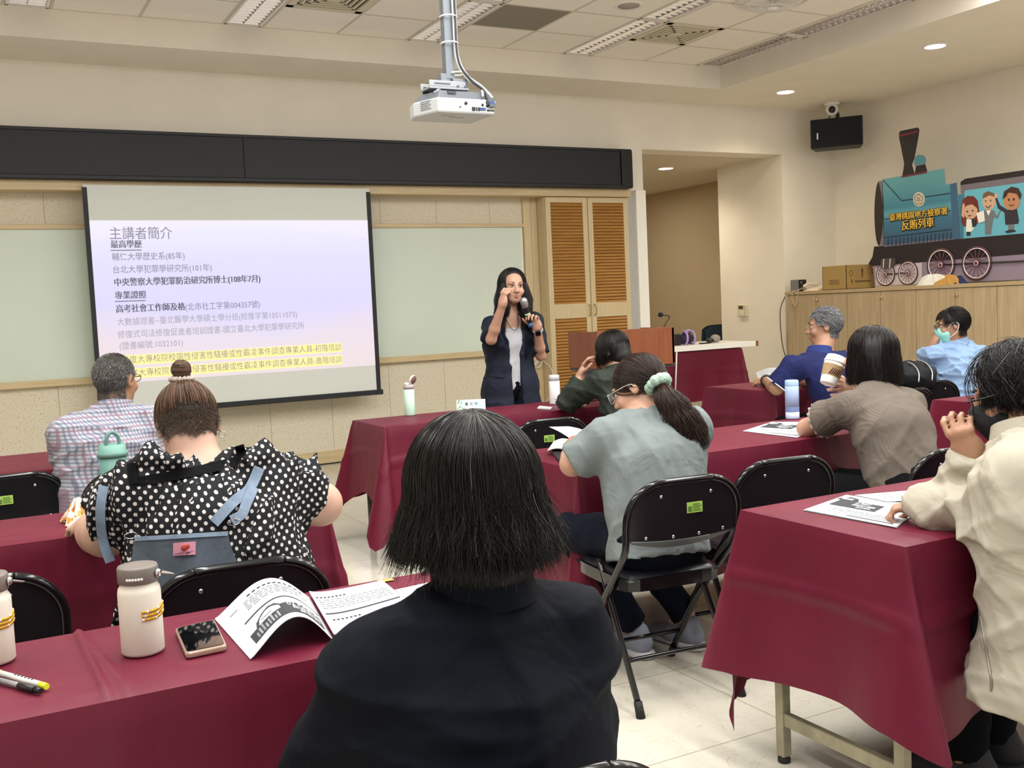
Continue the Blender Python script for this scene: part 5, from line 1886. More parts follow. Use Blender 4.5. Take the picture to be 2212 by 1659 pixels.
def bob_hair(t, sc_, mt, N, length, seed=0, part=0.0, flare=0.0, rad=0.0009, face=0.95, ragged=0.02, wave=0.0, body=1.12, grey=0.0, M=18, tuck=0.0, back_len=0.0, drop=0.0, base=True, droop=(0, 0, -1), clump=0.0):
    """hair falling from a parting over the skull and down; length measured below the ears; face = half angle left open in front"""
    r = np.random.RandomState(seed)
    ax = sc_.ax * body
    for layer in range(2 if base else 1):
        nn = N if layer == 0 else N // 3
        lay = r.uniform(0.93, 1.05, nn) if layer == 0 else r.uniform(0.86, 0.93, nn)
        th = r.uniform(-math.pi + face, math.pi - face, nn) - math.pi / 2      # 0 = right, pi/2 = front
        m = 0.82
        th0 = th
        sn, cs = np.sin(th), np.cos(th)
        L = length * (1 + 0.0 * th) + back_len * np.clip(-sn, 0, 1) + r.normal(0, ragged, nn)
        tt = np.linspace(0, 1, M)[None, :]
        dome = 0.52
        ph = np.clip(tt / dome, 0, 1) * (math.pi / 2)
        dn = np.clip((tt - dome) / (1 - dome), 0, 1)
        ph0 = 0.04
        sp = np.sin(ph0 + (math.pi / 2 - ph0) * (ph / (math.pi / 2)))
        x = ax[0] * sp * cs[:, None] + part * ax[0] * (1 - sp)
        y = ax[1] * sn[:, None] * (m + (1 - m) * sp) * (0.25 + 0.75 * sp ** 0.6)
        z = ax[2] * np.sqrt(np.clip(1 - (x / ax[0]) ** 2 - (y / ax[1]) ** 2, 0, 1))
        g = 1 + flare * dn ** 1.6 - tuck * smooth01((dn - 0.6) / 0.4)
        x, y = x * g, y * g
        if clump:
            cn = 150
            q_ = (np.round(th * cn / 6.2832 + 0.35 * np.sin(th * 23)) * 6.2832 / cn - th)[:, None] * clump * smooth01(tt * 1.3 - 0.15)
            x, y = x * np.cos(q_) - y * np.sin(q_) * ax[0] / ax[1], y * np.cos(q_) + x * np.sin(q_) * ax[1] / ax[0]
        Q = np.stack([x, y, z], 2) * lay[:, None, None]
        j1, j2 = r.uniform(0, 6.28, nn), r.uniform(0, 6.28, nn)
        wv = wave * dn * np.sin(tt * 14 + j1[:, None])
        Q[:, :, 0] += wv * sn[:, None] + r.normal(0, 0.006, nn)[:, None] * dn
        Q[:, :, 1] += -wv * cs[:, None] + r.normal(0, 0.006, nn)[:, None] * dn
        Q[:, :, 0] += 0.0025 * np.sin(tt * 7 + j2[:, None])
        W = sc_.w(Q.reshape(-1, 3)).reshape(nn, M, 3)
        W += np.array(droop)[None, None, :] * (L[:, None] * dn)[..., None]
        sh = np.clip(r.normal(0.4, 0.18, nn), 0.02, 0.74)[:, None] * np.ones((1, M))
        if grey:
            top = np.clip(1 - tt / 0.35, 0, 1)
            sh = np.clip(sh + grey * top * r.uniform(0.2, 1.0, nn)[:, None] + (r.uniform(size=nn) < grey * 0.1)[:, None] * 0.4, 0, 1)
        strands('hair', W, rad * (1.0 if layer == 0 else 1.8), mt, t, sh if layer == 0 else sh * 0.3)


def short_hair(t, sc_, mt, N, length, region, flow, seed=0, rad=0.0008, lift=0.35, body=1.03, M=6, grey=0.0, curl=0.0):
    """short hair lying along the scalp; region(unit local) -> keep, flow(unit local) -> direction"""
    r = np.random.RandomState(seed)
    d = r.normal(size=(N * 4, 3))
    d /= np.linalg.norm(d, axis=1)[:, None]
    d = d[region(d)][:N]
    n = len(d)
    p = d * sc_.ax * body
    fl = flow(d)
    L = length * r.uniform(0.6, 1.15, n)
    out = []
    jit = r.normal(0, 0.35, (n, 3))
    for i in range(M):
        out.append(p.copy())
        nr_ = p / (sc_.ax ** 2)
        nr_ /= np.linalg.norm(nr_, axis=1)[:, None]
        v = fl + jit * (0.5 + curl * i / M)
        v -= nr_ * (v * nr_).sum(1)[:, None]
        v /= np.maximum(np.linalg.norm(v, axis=1)[:, None], 1e-6)
        p = p + (v + nr_ * lift * (1 - i / M)) * (L / M)[:, None]
        rr = np.sqrt(((p / (sc_.ax * body)) ** 2).sum(1))
        p = np.where((rr < 1)[:, None], p / rr[:, None], p)
    Q = np.stack(out, 1)
    W = sc_.w(Q.reshape(-1, 3)).reshape(n, M, 3)
    sh = np.clip(r.normal(0.4, 0.18, n), 0.02, 0.74)
    if grey:
        sh = np.where(r.uniform(size=n) < grey, r.uniform(0.85, 1.0, n), sh)
    strands('hair', W, rad, mt, t, sh)


def fuzz(t, g, mt, N, region, length, seed=0, rad=0.0006, down=0.7, grey=0.0):
    """cropped hair growing from the skin itself; region(a, b, z) in head coordinates"""
    r = np.random.RandomState(seed)
    me = g['body'].data
    n = len(me.vertices)
    co_, no_ = np.empty(n * 3, 'f4'), np.empty(n * 3, 'f4')
    me.vertices.foreach_get('co', co_)
    me.vertex_normals.foreach_get('vector', no_)
    co_ = co_.reshape(-1, 3) + np.array(OFF[g['body'].name])
    no_ = no_.reshape(-1, 3)
    f, u, rr = frame3(g['hf'], g['hu'])
    L = (co_ - np.array(g['hd'])) @ np.array(m3(rr, f, u), 'f8')
    ok = np.nonzero(region(L[:, 0], L[:, 1], L[:, 2]))[0]
    k = r.choice(ok, N)
    nn = no_[k]
    p = co_[k] + np.cross(nn, r.normal(size=(N, 3))) * 0.005
    d = nn * 0.6 + np.array(-u)[None] * down + r.normal(0, 0.25, (N, 3))
    d /= np.linalg.norm(d, axis=1)[:, None]
    W = np.stack([p + d * (length * q * r.uniform(0.6, 1.1, N))[:, None] for q in (0.0, 0.5, 1.0)], 1)
    sh = np.clip(r.normal(0.4, 0.18, N), 0.02, 0.74)
    if grey:
        sh = np.where(r.uniform(size=N) < grey, r.uniform(0.85, 1.0, N), sh)
    strands('hair', W, rad, mt, t, sh)


def pulled_hair(t, sc_, mt, N, tie, region, seed=0, rad=0.0009, body=1.05, M=16, shade=0.4, puff=0.012):
    """hair combed over the skull to a tie point (local unit direction)"""
    r = np.random.RandomState(seed)
    d = r.normal(size=(N * 6, 3))
    d /= np.linalg.norm(d, axis=1)[:, None]
    d = d[region(d)][:N]
    n = len(d)
    tie = np.asarray(tie, 'f8')
    tie /= np.linalg.norm(tie)
    om = np.arccos(np.clip(d @ tie, -1, 1))
    s_ = np.linspace(0, 1, M)
    a = np.sin((1 - s_)[None] * om[:, None]) / np.maximum(np.sin(om)[:, None], 1e-3)
    b = np.sin(s_[None] * om[:, None]) / np.maximum(np.sin(om)[:, None], 1e-3)
    Q = a[..., None] * d[:, None, :] + b[..., None] * tie[None, None, :]
    Q /= np.linalg.norm(Q, axis=2, keepdims=True)
    lay = r.uniform(0.98, 1.03, n)[:, None] + puff * np.sin(np.pi * s_)[None] * 4
    Q = Q * sc_.ax * (body * lay)[..., None] + r.normal(0, 0.0016, (n, 1, 3))
    W = sc_.w(Q.reshape(-1, 3)).reshape(n, M, 3)
    sh = np.clip(r.normal(shade, 0.18, n), 0.02, 0.74)
    strands('hair', W, rad, mt, t, sh)


def lock(t, name, path, widths, mt, N, seed=0, rad=0.001, wave=0.01, M=30, twist=2.0, shade=0.4):
    """a bundle of strands along a path (ponytail)"""
    r = np.random.RandomState(seed)
    C_ = np.array([tuple(p) for p in smooth_path(path, M - 1)])
    wd_ = np.interp(np.linspace(0, 1, M), np.linspace(0, 1, len(widths)), widths)
    T = np.gradient(C_, axis=0)
    T /= np.linalg.norm(T, axis=1)[:, None]
    A = np.cross(T, (0.2, 1, 0.1))
    A /= np.linalg.norm(A, axis=1)[:, None]
    B = np.cross(T, A)
    an, ra = r.uniform(0, 6.28, N), np.sqrt(r.uniform(0, 1, N))
    end = r.uniform(0.78, 1.0, N)
    s_ = np.linspace(0, 1, M)
    ang = an[:, None] + twist * 0.3 * s_[None] * r.normal(1, 0.5, N)[:, None]
    ww = wd_[None] * ra[:, None] + wave * s_[None] * np.sin(s_[None] * 20 * r.uniform(0.8, 1.2, N)[:, None] + an[:, None])
    idx = s_[None] * end[:, None] * (M - 1)
    i0 = np.clip(idx.astype(int), 0, M - 2)
    fr = (idx - i0)[..., None]
    g = lambda q: q[i0] * (1 - fr) + q[i0 + 1] * fr
    W = g(C_) + g(A) * (ww * np.cos(ang))[..., None] + g(B) * (ww * np.sin(ang))[..., None]
    sh = np.clip(r.normal(shade, 0.2, N), 0.02, 0.74)
    strands(name, W, rad, mt, t, sh)


def glasses(t, P, col, sc=1.0, rim=0.0016, w=0.026, h=0.018, lens=True, dz=0.0, dy=0.0):
    gm = mat('glasses_' + col, col, 0.3, metal=0.2)
    o = None
    m = MB()
    for s_ in (-1, 1):
        m.tube([P(s_ * 0.033 + w * math.cos(a), 0.113 + dy - 0.006 * abs(math.cos(a)) ** 2, 0.0 + dz + h * math.sin(a) * (1 - 0.15 * abs(math.cos(a)))) for a in [k * math.pi / 12 for k in range(24)]], rim, 6, closed=True)
        m.tube(smooth_path([P(s_ * (0.033 + w), 0.108 + dy, 0.008 + dz), P(s_ * 0.079, 0.075, 0.01 + dz), P(s_ * 0.086, 0.0, 0.012 + dz), P(s_ * 0.088, -0.02, -0.005)], 12), rim * 1.1, 6)
    m.tube([P(-0.009, 0.114 + dy, 0.004 + dz), P(0, 0.117 + dy, 0.007 + dz), P(0.009, 0.114 + dy, 0.004 + dz)], rim, 6)
    o = m.build('glasses', gm, t)
    if lens:
        lm_ = mat('spectacle_lens', 'f4f7f7', 0.03, alpha=0.16)
        l = MB()
        for s_ in (-1, 1):
            vs = [P(s_ * 0.033 + w * math.cos(a) * 0.97, 0.112 + dy - 0.006 * abs(math.cos(a)) ** 2, dz + h * math.sin(a) * (1 - 0.15 * abs(math.cos(a)))) for a in [k * math.pi / 12 for k in range(24)]]
            l.add(vs, [tuple(range(24))])
        l.build('lens', lm_, o)


def shoe(t, ankle, d, c, sole='e4e2dd', name='shoe'):
    a = Vector(ankle)
    d = Vector((d[0], d[1], 0)).normalized()
    g = Vector((a.x, a.y, 0))
    r = d.cross(Z)
    S = Solid(0.007)
    S.cap(g - d * 0.045 + Z * 0.055, g + d * 0.06 + Z * 0.05, 0.038, 0.04, 0.03, (r, 1.05))
    S.cap(g + d * 0.06 + Z * 0.045, g + d * 0.155 + Z * 0.036, 0.04, 0.03, 0.03, (r, 1.3))
    S.cap(g - d * 0.03 + Z * 0.06, g - d * 0.025 + Z * 0.095, 0.04, 0.04, 0.02)
    S.cut((0, 0, 0.012), (0, 0, -1))
    o = solid_part(name, S, c, t)
    S = Solid(0.007)
    S.cap(g - d * 0.05 + Z * 0.014, g + d * 0.16 + Z * 0.014, 0.045, 0.042, 0.02)
    S.cut((0, 0, 0.002), (0, 0, -1)).cut((0, 0, 0.028), (0, 0, 1))
    solid_part('sole', S, mat('shoe_sole_' + sole, sole, 0.7), o)

# ------------------------------------------------------------------ people
def figure(t, g):
    """one continuous body from the joints in g"""
    V = lambda k: Vector(g[k])
    fw = Vector((g['fwd'][0], g['fwd'][1], 0)).normalized()
    rt = fw.cross(Z)
    g['rt'], g['fw'] = rt, fw
    w, d = g.get('w', (0.165, 0.14, 0.165)), g.get('d', (0.115, 0.105, 0.11))
    arm = g.get('arm', (0.046, 0.038, 0.026))
    pel, ch, nb = V('pel'), V('chest'), V('nb')
    wa = pel.lerp(ch, 0.5) + fw * g.get('belly', 0.0)
    g['waist'] = wa
    sh_ = g.get('shrink', 0.0)
    S = Solid(g.get('h', 0.0065))
    for a, b, i, j in ((pel, wa, 0, 1), (wa, ch, 1, 2)):
        S.cap(a, b, d[i] - sh_, d[j] - sh_, 0.05, (rt, w[i] / d[i]))
    S.cap(ch, nb - Z * 0.035, d[2] - sh_, 0.065, 0.07, (rt, w[2] / d[2] * 0.95))
    S.cap(nb - Z * 0.05, V('hd') - Vector(g['hu']).normalized() * 0.05 * g.get('hs', 1) - Vector(g['hf']).normalized() * 0.022, g.get('neck', 0.055), g.get('neck', 0.055) * 0.93, 0.04)
    for s_ in 'LR':
        sh, el, wr = V('sh' + s_), V('el' + s_), V('wr' + s_)
        S.cap(nb - Z * 0.05, sh, 0.05, arm[0], 0.05)
        S.cap(sh, el, arm[0], arm[1], 0.02)
        m_ = el.lerp(wr, 0.3)
        S.cap(el, m_, arm[1], arm[1] * 1.0, 0.015)
        S.cap(m_, wr, arm[1] * 1.0, arm[2], 0.015)
        hk = g.get('hand' + s_)
        if hk:
            hand(S, wr, *hk[:3], **(hk[3] if len(hk) > 3 else {}))
        else:
            dd = (wr - el).normalized()
            hand(S, wr, dd - Z * 0.15, -Z, 1 if s_ == 'L' else -1)
        hp = pel + rt * (0.09 if s_ == 'R' else -0.09)
        kn = Vector(g.get('kn' + s_, hp + fw * 0.42 + Z * (0.52 - hp.z)))
        an = Vector(g.get('an' + s_, (kn.x, kn.y, 0.09)))
        g['hip' + s_], g['kn' + s_], g['an' + s_] = hp, kn, an
        S.cap(hp, kn, 0.07, 0.048, 0.03)
        S.cap(kn, an, 0.048, 0.034, 0.02)
        S.cap(an, (an.x + fw.x * 0.09, an.y + fw.y * 0.09, 0.05), 0.034, 0.028, 0.02)
    P = head(S, V('hd'), g['hf'], g['hu'], g.get('hs', 1.0), g.get('jaw', 1.0), g.get('ears', True))
    g['P'] = P
    g['body'] = solid_part('body', S, g['skin'], t)
    return P


def shirt(t, g, mt, pad=0.014, sleeve=0.85, hem=0.05, amp=0.006, seed=0, name='shirt', sl=(0.022, 0.026), nk=None, extra=None, h=0.0075, scale=14, collar=None, drop=0.0):
    V = lambda k: Vector(g[k])
    rt, fw = g['rt'], g['fw']
    w, d = g.get('w', (0.165, 0.14, 0.165)), g.get('d', (0.115, 0.105, 0.11))
    arm = g.get('arm', (0.046, 0.038, 0.026))
    pel, wa, ch, nb = V('pel'), V('waist'), V('chest'), V('nb')
    S = Solid(h)
    dn = (pel - wa).normalized()
    S.cap(wa, pel + dn * drop, d[1] + pad, d[0] + pad * 1.3, 0.05, (rt, (w[0] + pad) / (d[0] + pad)), True)
    S.cap(wa, ch, d[1] + pad, d[2] + pad, 0.05, (rt, (w[2] + pad) / (d[2] + pad)))
    S.cap(ch, nb - Z * 0.045, d[2] + pad, 0.066 + pad * 0.6, 0.07, (rt, (w[2]) / (d[2]) * 0.97))
    for s_ in 'LR':
        sh, el, wr = V('sh' + s_), V('el' + s_), V('wr' + s_)
        S.cap(nb - Z * 0.06, sh, 0.05 + pad * 0.7, arm[0] + pad * 0.9, 0.06)
        if sleeve <= 1:
            S.cap(sh, sh.lerp(el, sleeve), arm[0] + sl[0] * 0.7, arm[0] + sl[1], 0.03, None, True)
        else:
            S.cap(sh, el, arm[0] + sl[0] * 0.7, arm[1] + sl[1], 0.03)
            S.cap(el, el.lerp(wr, sleeve - 1), arm[1] + sl[1], arm[2] + sl[1], 0.02, None, True)
    if extra:
        extra(S)
    f = Vector(g['hd']) - nb
    S.ell(nb + f * 0.35 + fw * (nk[1] if nk else 0.02), (nk[0] if nk else 0.064,) * 2 + ((nk[2] if nk else 0.075),), None, 0.012, 's')
    o = solid_part(name, S, mt, t, folds(amp, seed, scale) if amp else None)
    if collar:
        cm, ch_, cr = collar
        up = (f.normalized() + Z).normalized()
        q = nb + up * 0.0 + f * 0.05
        side = fw - up * fw.dot(up)
        side.normalize()
        rr = side.cross(up)
        m = MB()
        n = 36
        for lay in (0, 1):
            m.grid(lambda u, v, lay=lay: q + (rr * math.sin((u - 0.5) * 5.6) * (cr + 0.008 * (1 - v) + 0.004 * lay) - side * math.cos((u - 0.5) * 5.6) * (cr + 0.012 * (1 - v) + 0.004 * lay)) + up * (ch_ * (v - 0.35) * (1 - 0.3 * abs(2 * u - 1))), n, 4)
        m.build('collar', cm, o)
    return o


def trousers(t, g, mt, name='trousers', pad=0.012, shoes=('e4e2dd', 'd5d5d8')):
    S = Solid(0.009)
    pel = Vector(g['pel'])
    w, d = g.get('w', (0.165, 0.14, 0.165)), g.get('d', (0.115, 0.105, 0.11))
    S.cap(pel + Z * 0.05, pel - Z * 0.02, d[0] + 0.006, d[0] + 0.01, 0.04, (g['rt'], (w[0] + 0.008) / (d[0] + 0.008)))
    for s_ in 'LR':
        S.cap(g['hip' + s_], g['kn' + s_], 0.082 + pad, 0.062 + pad, 0.04)
        S.cap(g['kn' + s_], Vector(g['an' + s_]) + Z * 0.0, 0.058 + pad, 0.045 + pad, 0.02, None, True)
    solid_part(name, S, mt, t, folds(0.005, 5, 12))
    for s_ in 'LR':
        d_ = g.get('toe' + s_, g['fw'])
        shoe(t, g['an' + s_], d_, mat('shoe_' + shoes[1], shoes[1], 0.7), shoes[0])


def fabric(name, c, rough=0.9, weave=220, st=0.15, noise=(9, 0.05), sheen=0.0, rib=None):
    k = NT(name)
    o = k.obj()
    nz = k.n('TexNoise', Vector=o, Scale=noise[0], Detail=4.0)
    col = lin(c)
    k.base(k.ramp(nz.outputs['Fac'], [(0.3, tuple(v * (1 - noise[1]) for v in col[:3]) + (1,)), (0.7, tuple(min(1, v * (1 + noise[1])) for v in col[:3]) + (1,))]))
    k.b.inputs['Roughness'].default_value = rough
    k.b.inputs['Specular IOR Level'].default_value = 0.3 if max(col[:3]) > 0.02 else 0.12
    if sheen:
        k.b.inputs['Sheen Weight'].default_value = sheen
    if rib:
        wv = k.n('TexWave', Vector=o, Scale=rib[0], Distortion=rib[2])
        wv.bands_direction = rib[3]
        k.bump(wv.outputs['Fac'], rib[1], 0.004)
    else:
        n2 = k.n('TexNoise', Vector=o, Scale=weave)
        k.bump(n2.outputs['Fac'], st, 0.002)
    wr_ = k.n('TexNoise', Vector=o, Scale=7.0, Detail=2.5, Distortion=1.6)
    b1 = [q for q in k.t.nodes if q.type == 'BUMP'][-1]
    b0 = k.n('Bump', Strength=0.35, Distance=0.03, Height=wr_.outputs['Fac'])
    k.link(b0.outputs[0], b1.inputs['Normal'])
    MATS[name] = k.m
    return k.m


BACKREG = lambda d: (d[:, 2] > -0.25) & ~((d[:, 1] > 0.55) & (d[:, 2] < 0.35))
JEANS = fabric('dark_navy_trousers', '0e131f')
BLACKT = fabric('black_trousers', '0a0b0e')

# 1 ---- person in black, foreground
t = thing('person', 'person with a dark shoulder-length bob in a black top, seen from behind in the foreground', 'person', (0.67, 1.38, 0))
g = dict(pel=(0.645, 1.36, 0.53), chest=(0.648, 1.375, 0.775), nb=(0.672, 1.385, 0.95), hd=(0.668, 1.405, 1.085), hf=(0.0, 1, -0.12), hu=(0, 0.12, 1), fwd=(0.05, 1, 0),
         shL=(0.495, 1.385, 0.872), elL=(0.445, 1.50, 0.68), wrL=(0.66, 1.70, 0.77), shR=(0.80, 1.36, 0.868), elR=(0.83, 1.42, 0.66), wrR=(0.80, 1.62, 0.66), skin=SKINP,
         w=(0.175, 0.165, 0.165), d=(0.13, 0.125, 0.115), arm=(0.052, 0.043, 0.028))
P = figure(t, g)
BT = fabric('black_knit_top', '0a0e17', 0.8, 160, 0.12)
shirt(t, g, BT, 0.018, 1.5, amp=0.008, seed=4, scale=11, sl=(0.026, 0.026), name='top', collar=(BT, 0.055, 0.072))
trousers(t, g, BLACKT)
face_parts(t, P, g['hd'], g['hf'], g['hu'])
sc_ = Scalp(g['hd'], g['hf'], g['hu'])
HB1 = hair_mat('hair_black_greying', '040303', '1d1714', '7c7772', 0.3)
S = Solid(0.007)
S.ell(sc_.c + Z * 0.004 - Y * 0.004, (0.088, 0.106, 0.098), None)
S.cap(sc_.c - Y * 0.02 - Z * 0.02, sc_.c - Y * 0.025 - Z * 0.07, 0.088, 0.094, 0.03, (X, 1.05))
S.cut(Vector(g['hd']) + Vector((0, 0.05, 0)), (0, 0.75, -0.35))
solid_part('hair_underlayer', S, mat('hair_base_black', '0d0b0a', 0.55), t)
bob_hair(t, sc_, HB1, 6000, 0.092, seed=1, part=0.0, flare=0.22, rad=0.00075, ragged=0.012, wave=0.003, clump=0.75, body=1.22, grey=0.38, face=0.75, M=22, back_len=0.02)
bob_hair(t, sc_, HB1, 1100, 0.10, seed=21, part=0.0, flare=0.32, rad=0.0005, ragged=0.02, wave=0.007, body=1.24, grey=0.5, face=0.8, M=20, base=False)

# 2 ---- person in the polka dot blouse
t = thing('person', 'person with a top bun and undercut in a black polka dot blouse with denim straps', 'person', (0.58, 2.8, 0))
g = dict(pel=(0.585, 2.81, 0.55), chest=(0.575, 2.85, 0.82), nb=(0.565, 2.91, 0.985), hd=(0.555, 2.99, 1.082), hf=(0.08, 0.74, -0.62), hu=(0.02, 0.62, 0.74), fwd=(0.05, 1, 0),
         shL=(0.405, 2.87, 0.925), elL=(0.325, 3.07, 0.80), wrL=(0.30, 3.30, 0.785), shR=(0.735, 2.86, 0.90), elR=(0.925, 3.0, 0.815), wrR=(0.72, 3.3, 0.79), skin=SKINP, hs=1.0,
         w=(0.225, 0.225, 0.18), d=(0.18, 0.175, 0.145), arm=(0.07, 0.064, 0.033), neck=0.066, jaw=1.12, handL=((-0.25, 1, -0.1), (0.2, 0.1, -1), 1, dict(curl=(0.8, 0.8, 0.8, 0.8))))
P = figure(t, g)


def polka():
    k = NT('polka_dot_cotton')
    o = k.obj()
    geo = k.t.nodes.new('ShaderNodeTexCoord').outputs['Normal']
    sp, nn = k.n('SeparateXYZ', i0=o), k.n('SeparateXYZ', i0=geo)
    nz = k.n('TexNoise', Vector=o, Scale=6.0)
    wob = k.math('MULTIPLY', k.math('SUBTRACT', nz.outputs['Fac'], 0.5), 0.03)

    def dots(a, b):
        a = k.math('ADD', a, wob)
        sc = 1 / 0.0265
        out = None
        for off in (0.0, 0.5):
            fa = k.math('SUBTRACT', k.math('FRACT', k.math('ADD', k.math('MULTIPLY', a, sc), 50 + off)), 0.5)
            fb = k.math('SUBTRACT', k.math('FRACT', k.math('ADD', k.math('MULTIPLY', b, sc * 0.95), 50 + off)), 0.5)
            d = k.math('LESS_THAN', k.math('ADD', k.math('POWER', fa, 2), k.math('POWER', fb, 2)), 0.031)
            out = d if out is None else k.math('MAXIMUM', out, d)
        return out
    side = k.math('GREATER_THAN', k.math('ABSOLUTE', nn.outputs[0]), 0.72)
    topm = k.math('GREATER_THAN', k.math('ABSOLUTE', nn.outputs[2]), 0.75)
    dz, dx, dy = dots(sp.outputs[0], sp.outputs[2]), dots(sp.outputs[1], sp.outputs[2]), dots(sp.outputs[0], sp.outputs[1])
    m1 = k.math('ADD', k.math('MULTIPLY', dx, side), k.math('MULTIPLY', dz, k.math('SUBTRACT', 1.0, side)))
    m2 = k.math('ADD', k.math('MULTIPLY', dy, topm), k.math('MULTIPLY', m1, k.math('SUBTRACT', 1.0, topm)))
    k.base(k.mix(m2, lin('07080e'), lin('bdb9b6')))
    k.b.inputs['Roughness'].default_value = 0.8
    k.b.inputs['Specular IOR Level'].default_value = 0.3
    return k.m


POLKA = polka()


def puff(S):
    for s_, sg in (('L', -1), ('R', 1)):
        sh = Vector(g['sh' + s_])
        # gathered sleeve and the upright ruffle on the shoulder
        S.ell(sh.lerp(Vector(g['el' + s_]), 0.3) + Z * 0.005 + X * sg * 0.012, (0.095, 0.088, 0.09), None, 0.03)
        for i in range(5):
            q = sh + Vector((-sg * (0.085 - 0.03 * i), -0.045 + 0.012 * i, 0.03 + 0.035 * math.sin(0.5 + i * 0.55)))
            S.cap(q, q + Vector((sg * 0.012, -0.03, 0.045 - 0.004 * i)), 0.028, 0.02, 0.014)
        S.chain([sh + Vector((-sg * 0.075, -0.03, 0.06)), sh + Vector((-sg * 0.02, -0.02, 0.098)), sh + Vector((sg * 0.045, -0.015, 0.055))], [0.03, 0.034, 0.03], 0.02)
        S.cap((0.44, 2.872, 0.982), (0.715, 2.862, 0.978), 0.034, 0.034, 0.02)
        S.cap(sh + Vector((-sg * 0.085, -0.04, 0.02)), sh + Vector((-sg * 0.075, -0.12, -0.07)), 0.024, 0.024, 0.02)


BL = shirt(t, g, POLKA, 0.024, 0.46, amp=0.011, seed=7, scale=16, sl=(0.03, 0.045), name='blouse', extra=puff, nk=(0.098, -0.005, 0.062), h=0.007)
trousers(t, g, fabric('faded_denim_legs', '5c6878', 0.9, 300, 0.3))
face_parts(t, P, g['hd'], g['hf'], g['hu'])


def caster(o):
    """where the line of sight through a pixel first meets the mesh of o"""
    from mathutils.bvhtree import BVHTree
    me = o.data
    tree = BVHTree.FromPolygons([v.co + OFF[o.name] for v in me.vertices], [tuple(q.vertices) for q in me.polygons])
    last = [3.0]

    def f(px, py, lift=0.004):
        d_ = ray(px, py)
        h_ = tree.ray_cast(Vector((0, 0, CAM_Z)), d_.normalized(), 20)
        if h_[0] is not None:
            last[0] = (h_[0] - Vector((0, 0, CAM_Z))).dot(CF)
        return Vector((0, 0, CAM_Z)) + d_ * last[0] - d_.normalized() * lift
    return f


def decal(name, hit, fn, mt, parent, nu=14, nv=6, lift=0.005, thick=0.004):
    """a sewn-on piece following the cloth below it; fn(u, v) gives its place on the photograph"""
    P0 = [[hit(*fn(i / nu, j / nv), lift) for i in range(nu + 1)] for j in range(nv + 1)]
    for _ in range(2):
        for j in range(nv + 1):
            for i in range(1, nu):
                P0[j][i] = P0[j][i] * 0.5 + (P0[j][i - 1] + P0[j][i + 1]) * 0.25
    m = MB()
    m.grid(lambda u, v: P0[round(v * nv)][round(u * nu)], nu, nv)
    m.grid(lambda u, v: P0[round(v * nv)][round((1 - u) * nu)] + CF * thick, nu, nv)
    return m.build(name, mt, parent)


def ribbon(name, hit, path, w, mt, parent, lift=0.006, n=14):
    C_ = smooth_path([(a, b, 0) for a, b in path], n)

    def fn(u, v):
        i = min(int(round(u * n)), n)
        d = C_[min(i + 1, n)] - C_[max(i - 1, 0)]
        d.normalize()
        return C_[i].x - d.y * w * (v - 0.5), C_[i].y + d.x * w * (v - 0.5)
    return decal(name, hit, fn, mt, parent, n, 2, lift, 0.004)


DENIM = fabric('washed_denim', '474f59', 0.9, 260, 0.35, (14, 0.22))
DENIML = fabric('pale_denim', '76869a', 0.9, 260, 0.35, (14, 0.15))
HIT = caster(BL)
b = decal('denim_bib', HIT, lambda u, v: ((290 - 16 * (1 - v)) * (1 - u) + (492 + 75 * (1 - v) ** 1.6) * u, 1300 + (1160 - 12 * u - 1300) * v), DENIM, t, 20, 12, 0.012)
decal('bib_hem', HIT, lambda u, v: (291 + 201 * u, 1160 - 12 * u + 9 * (1 - v)), DENIML, b, 20, 2, 0.016)
lb = decal('brand_patch', HIT, lambda u, v: (374 + 48 * u, 1201 - 3 * u - 28 * v), mat('pink_satin_patch', 'b0758b', 0.4), b, 6, 4, 0.017)
q = HIT(399, 1183, 0.019)
MB().ell(q, (0.010, 0.003, 0.0085)).ell(q + X * 0.006 + Z * 0.002, (0.007, 0.003, 0.007)).build('peach_emblem', mat('coral_print', 'a53a32', 0.6), lb)
text_part('patch_lettering', 'SWEET PEACH', HIT(399, 1197, 0.0195), X, Z, 0.0078, mat('plum_print', '4a1f33', 0.7), lb, 'CENTER')
ribbon('denim_strap', HIT, [(560, 1010), (538, 1058), (505, 1082), (462, 1130)], 23, DENIML, t, 0.014)
ribbon('denim_strap', HIT, [(548, 1052), (530, 1092), (522, 1112), (500, 1124)], 22, DENIML, t, 0.018)
ribbon('denim_strap', HIT, [(224, 1050), (216, 1100), (221, 1165), (238, 1214)], 21, DENIML, t, 0.014)
WIRE = mat('chrome_buckle', 'c9c9cc', 0.2, metal=1.0)
for a, z in ((283, 1157), (505, 1128)):
    c = HIT(a, z, 0.016)
    MB().tube([c + X * 0.016 * math.cos(k_ * 0.524) + Z * 0.008 * math.sin(k_ * 0.524) for k_ in range(12)], 0.0018, 5, closed=True).build('buckle', WIRE, t)
LACE = fabric('black_lace', '07070a', 0.9, 90, 0.8)
ribbon('lace_trim', HIT, [(288, 1042), (360, 1030), (440, 1014), (512, 996)], 21, LACE, t, 0.006)
ribbon('lace_trim', HIT, [(284, 1000), (286, 1020), (291, 1045)], 20, LACE, t, 0.007)
ribbon('lace_trim', HIT, [(516, 962), (521, 980), (523, 1000)], 20, LACE, t, 0.007)
sc_ = Scalp(g['hd'], g['hf'], g['hu'], 1.0)
HBR = hair_mat('hair_dark_brown', '140d0a', '7d5c47', None, 0.33)
HBZ = hair_mat('hair_buzzed_brown', '3a2f27', '7d6c5e', None, 0.6)
S = Solid(0.006)
Mq = m3(sc_.r, sc_.f, sc_.u)
S.ell(sc_.c, tuple(sc_.ax * 1.015), Mq)
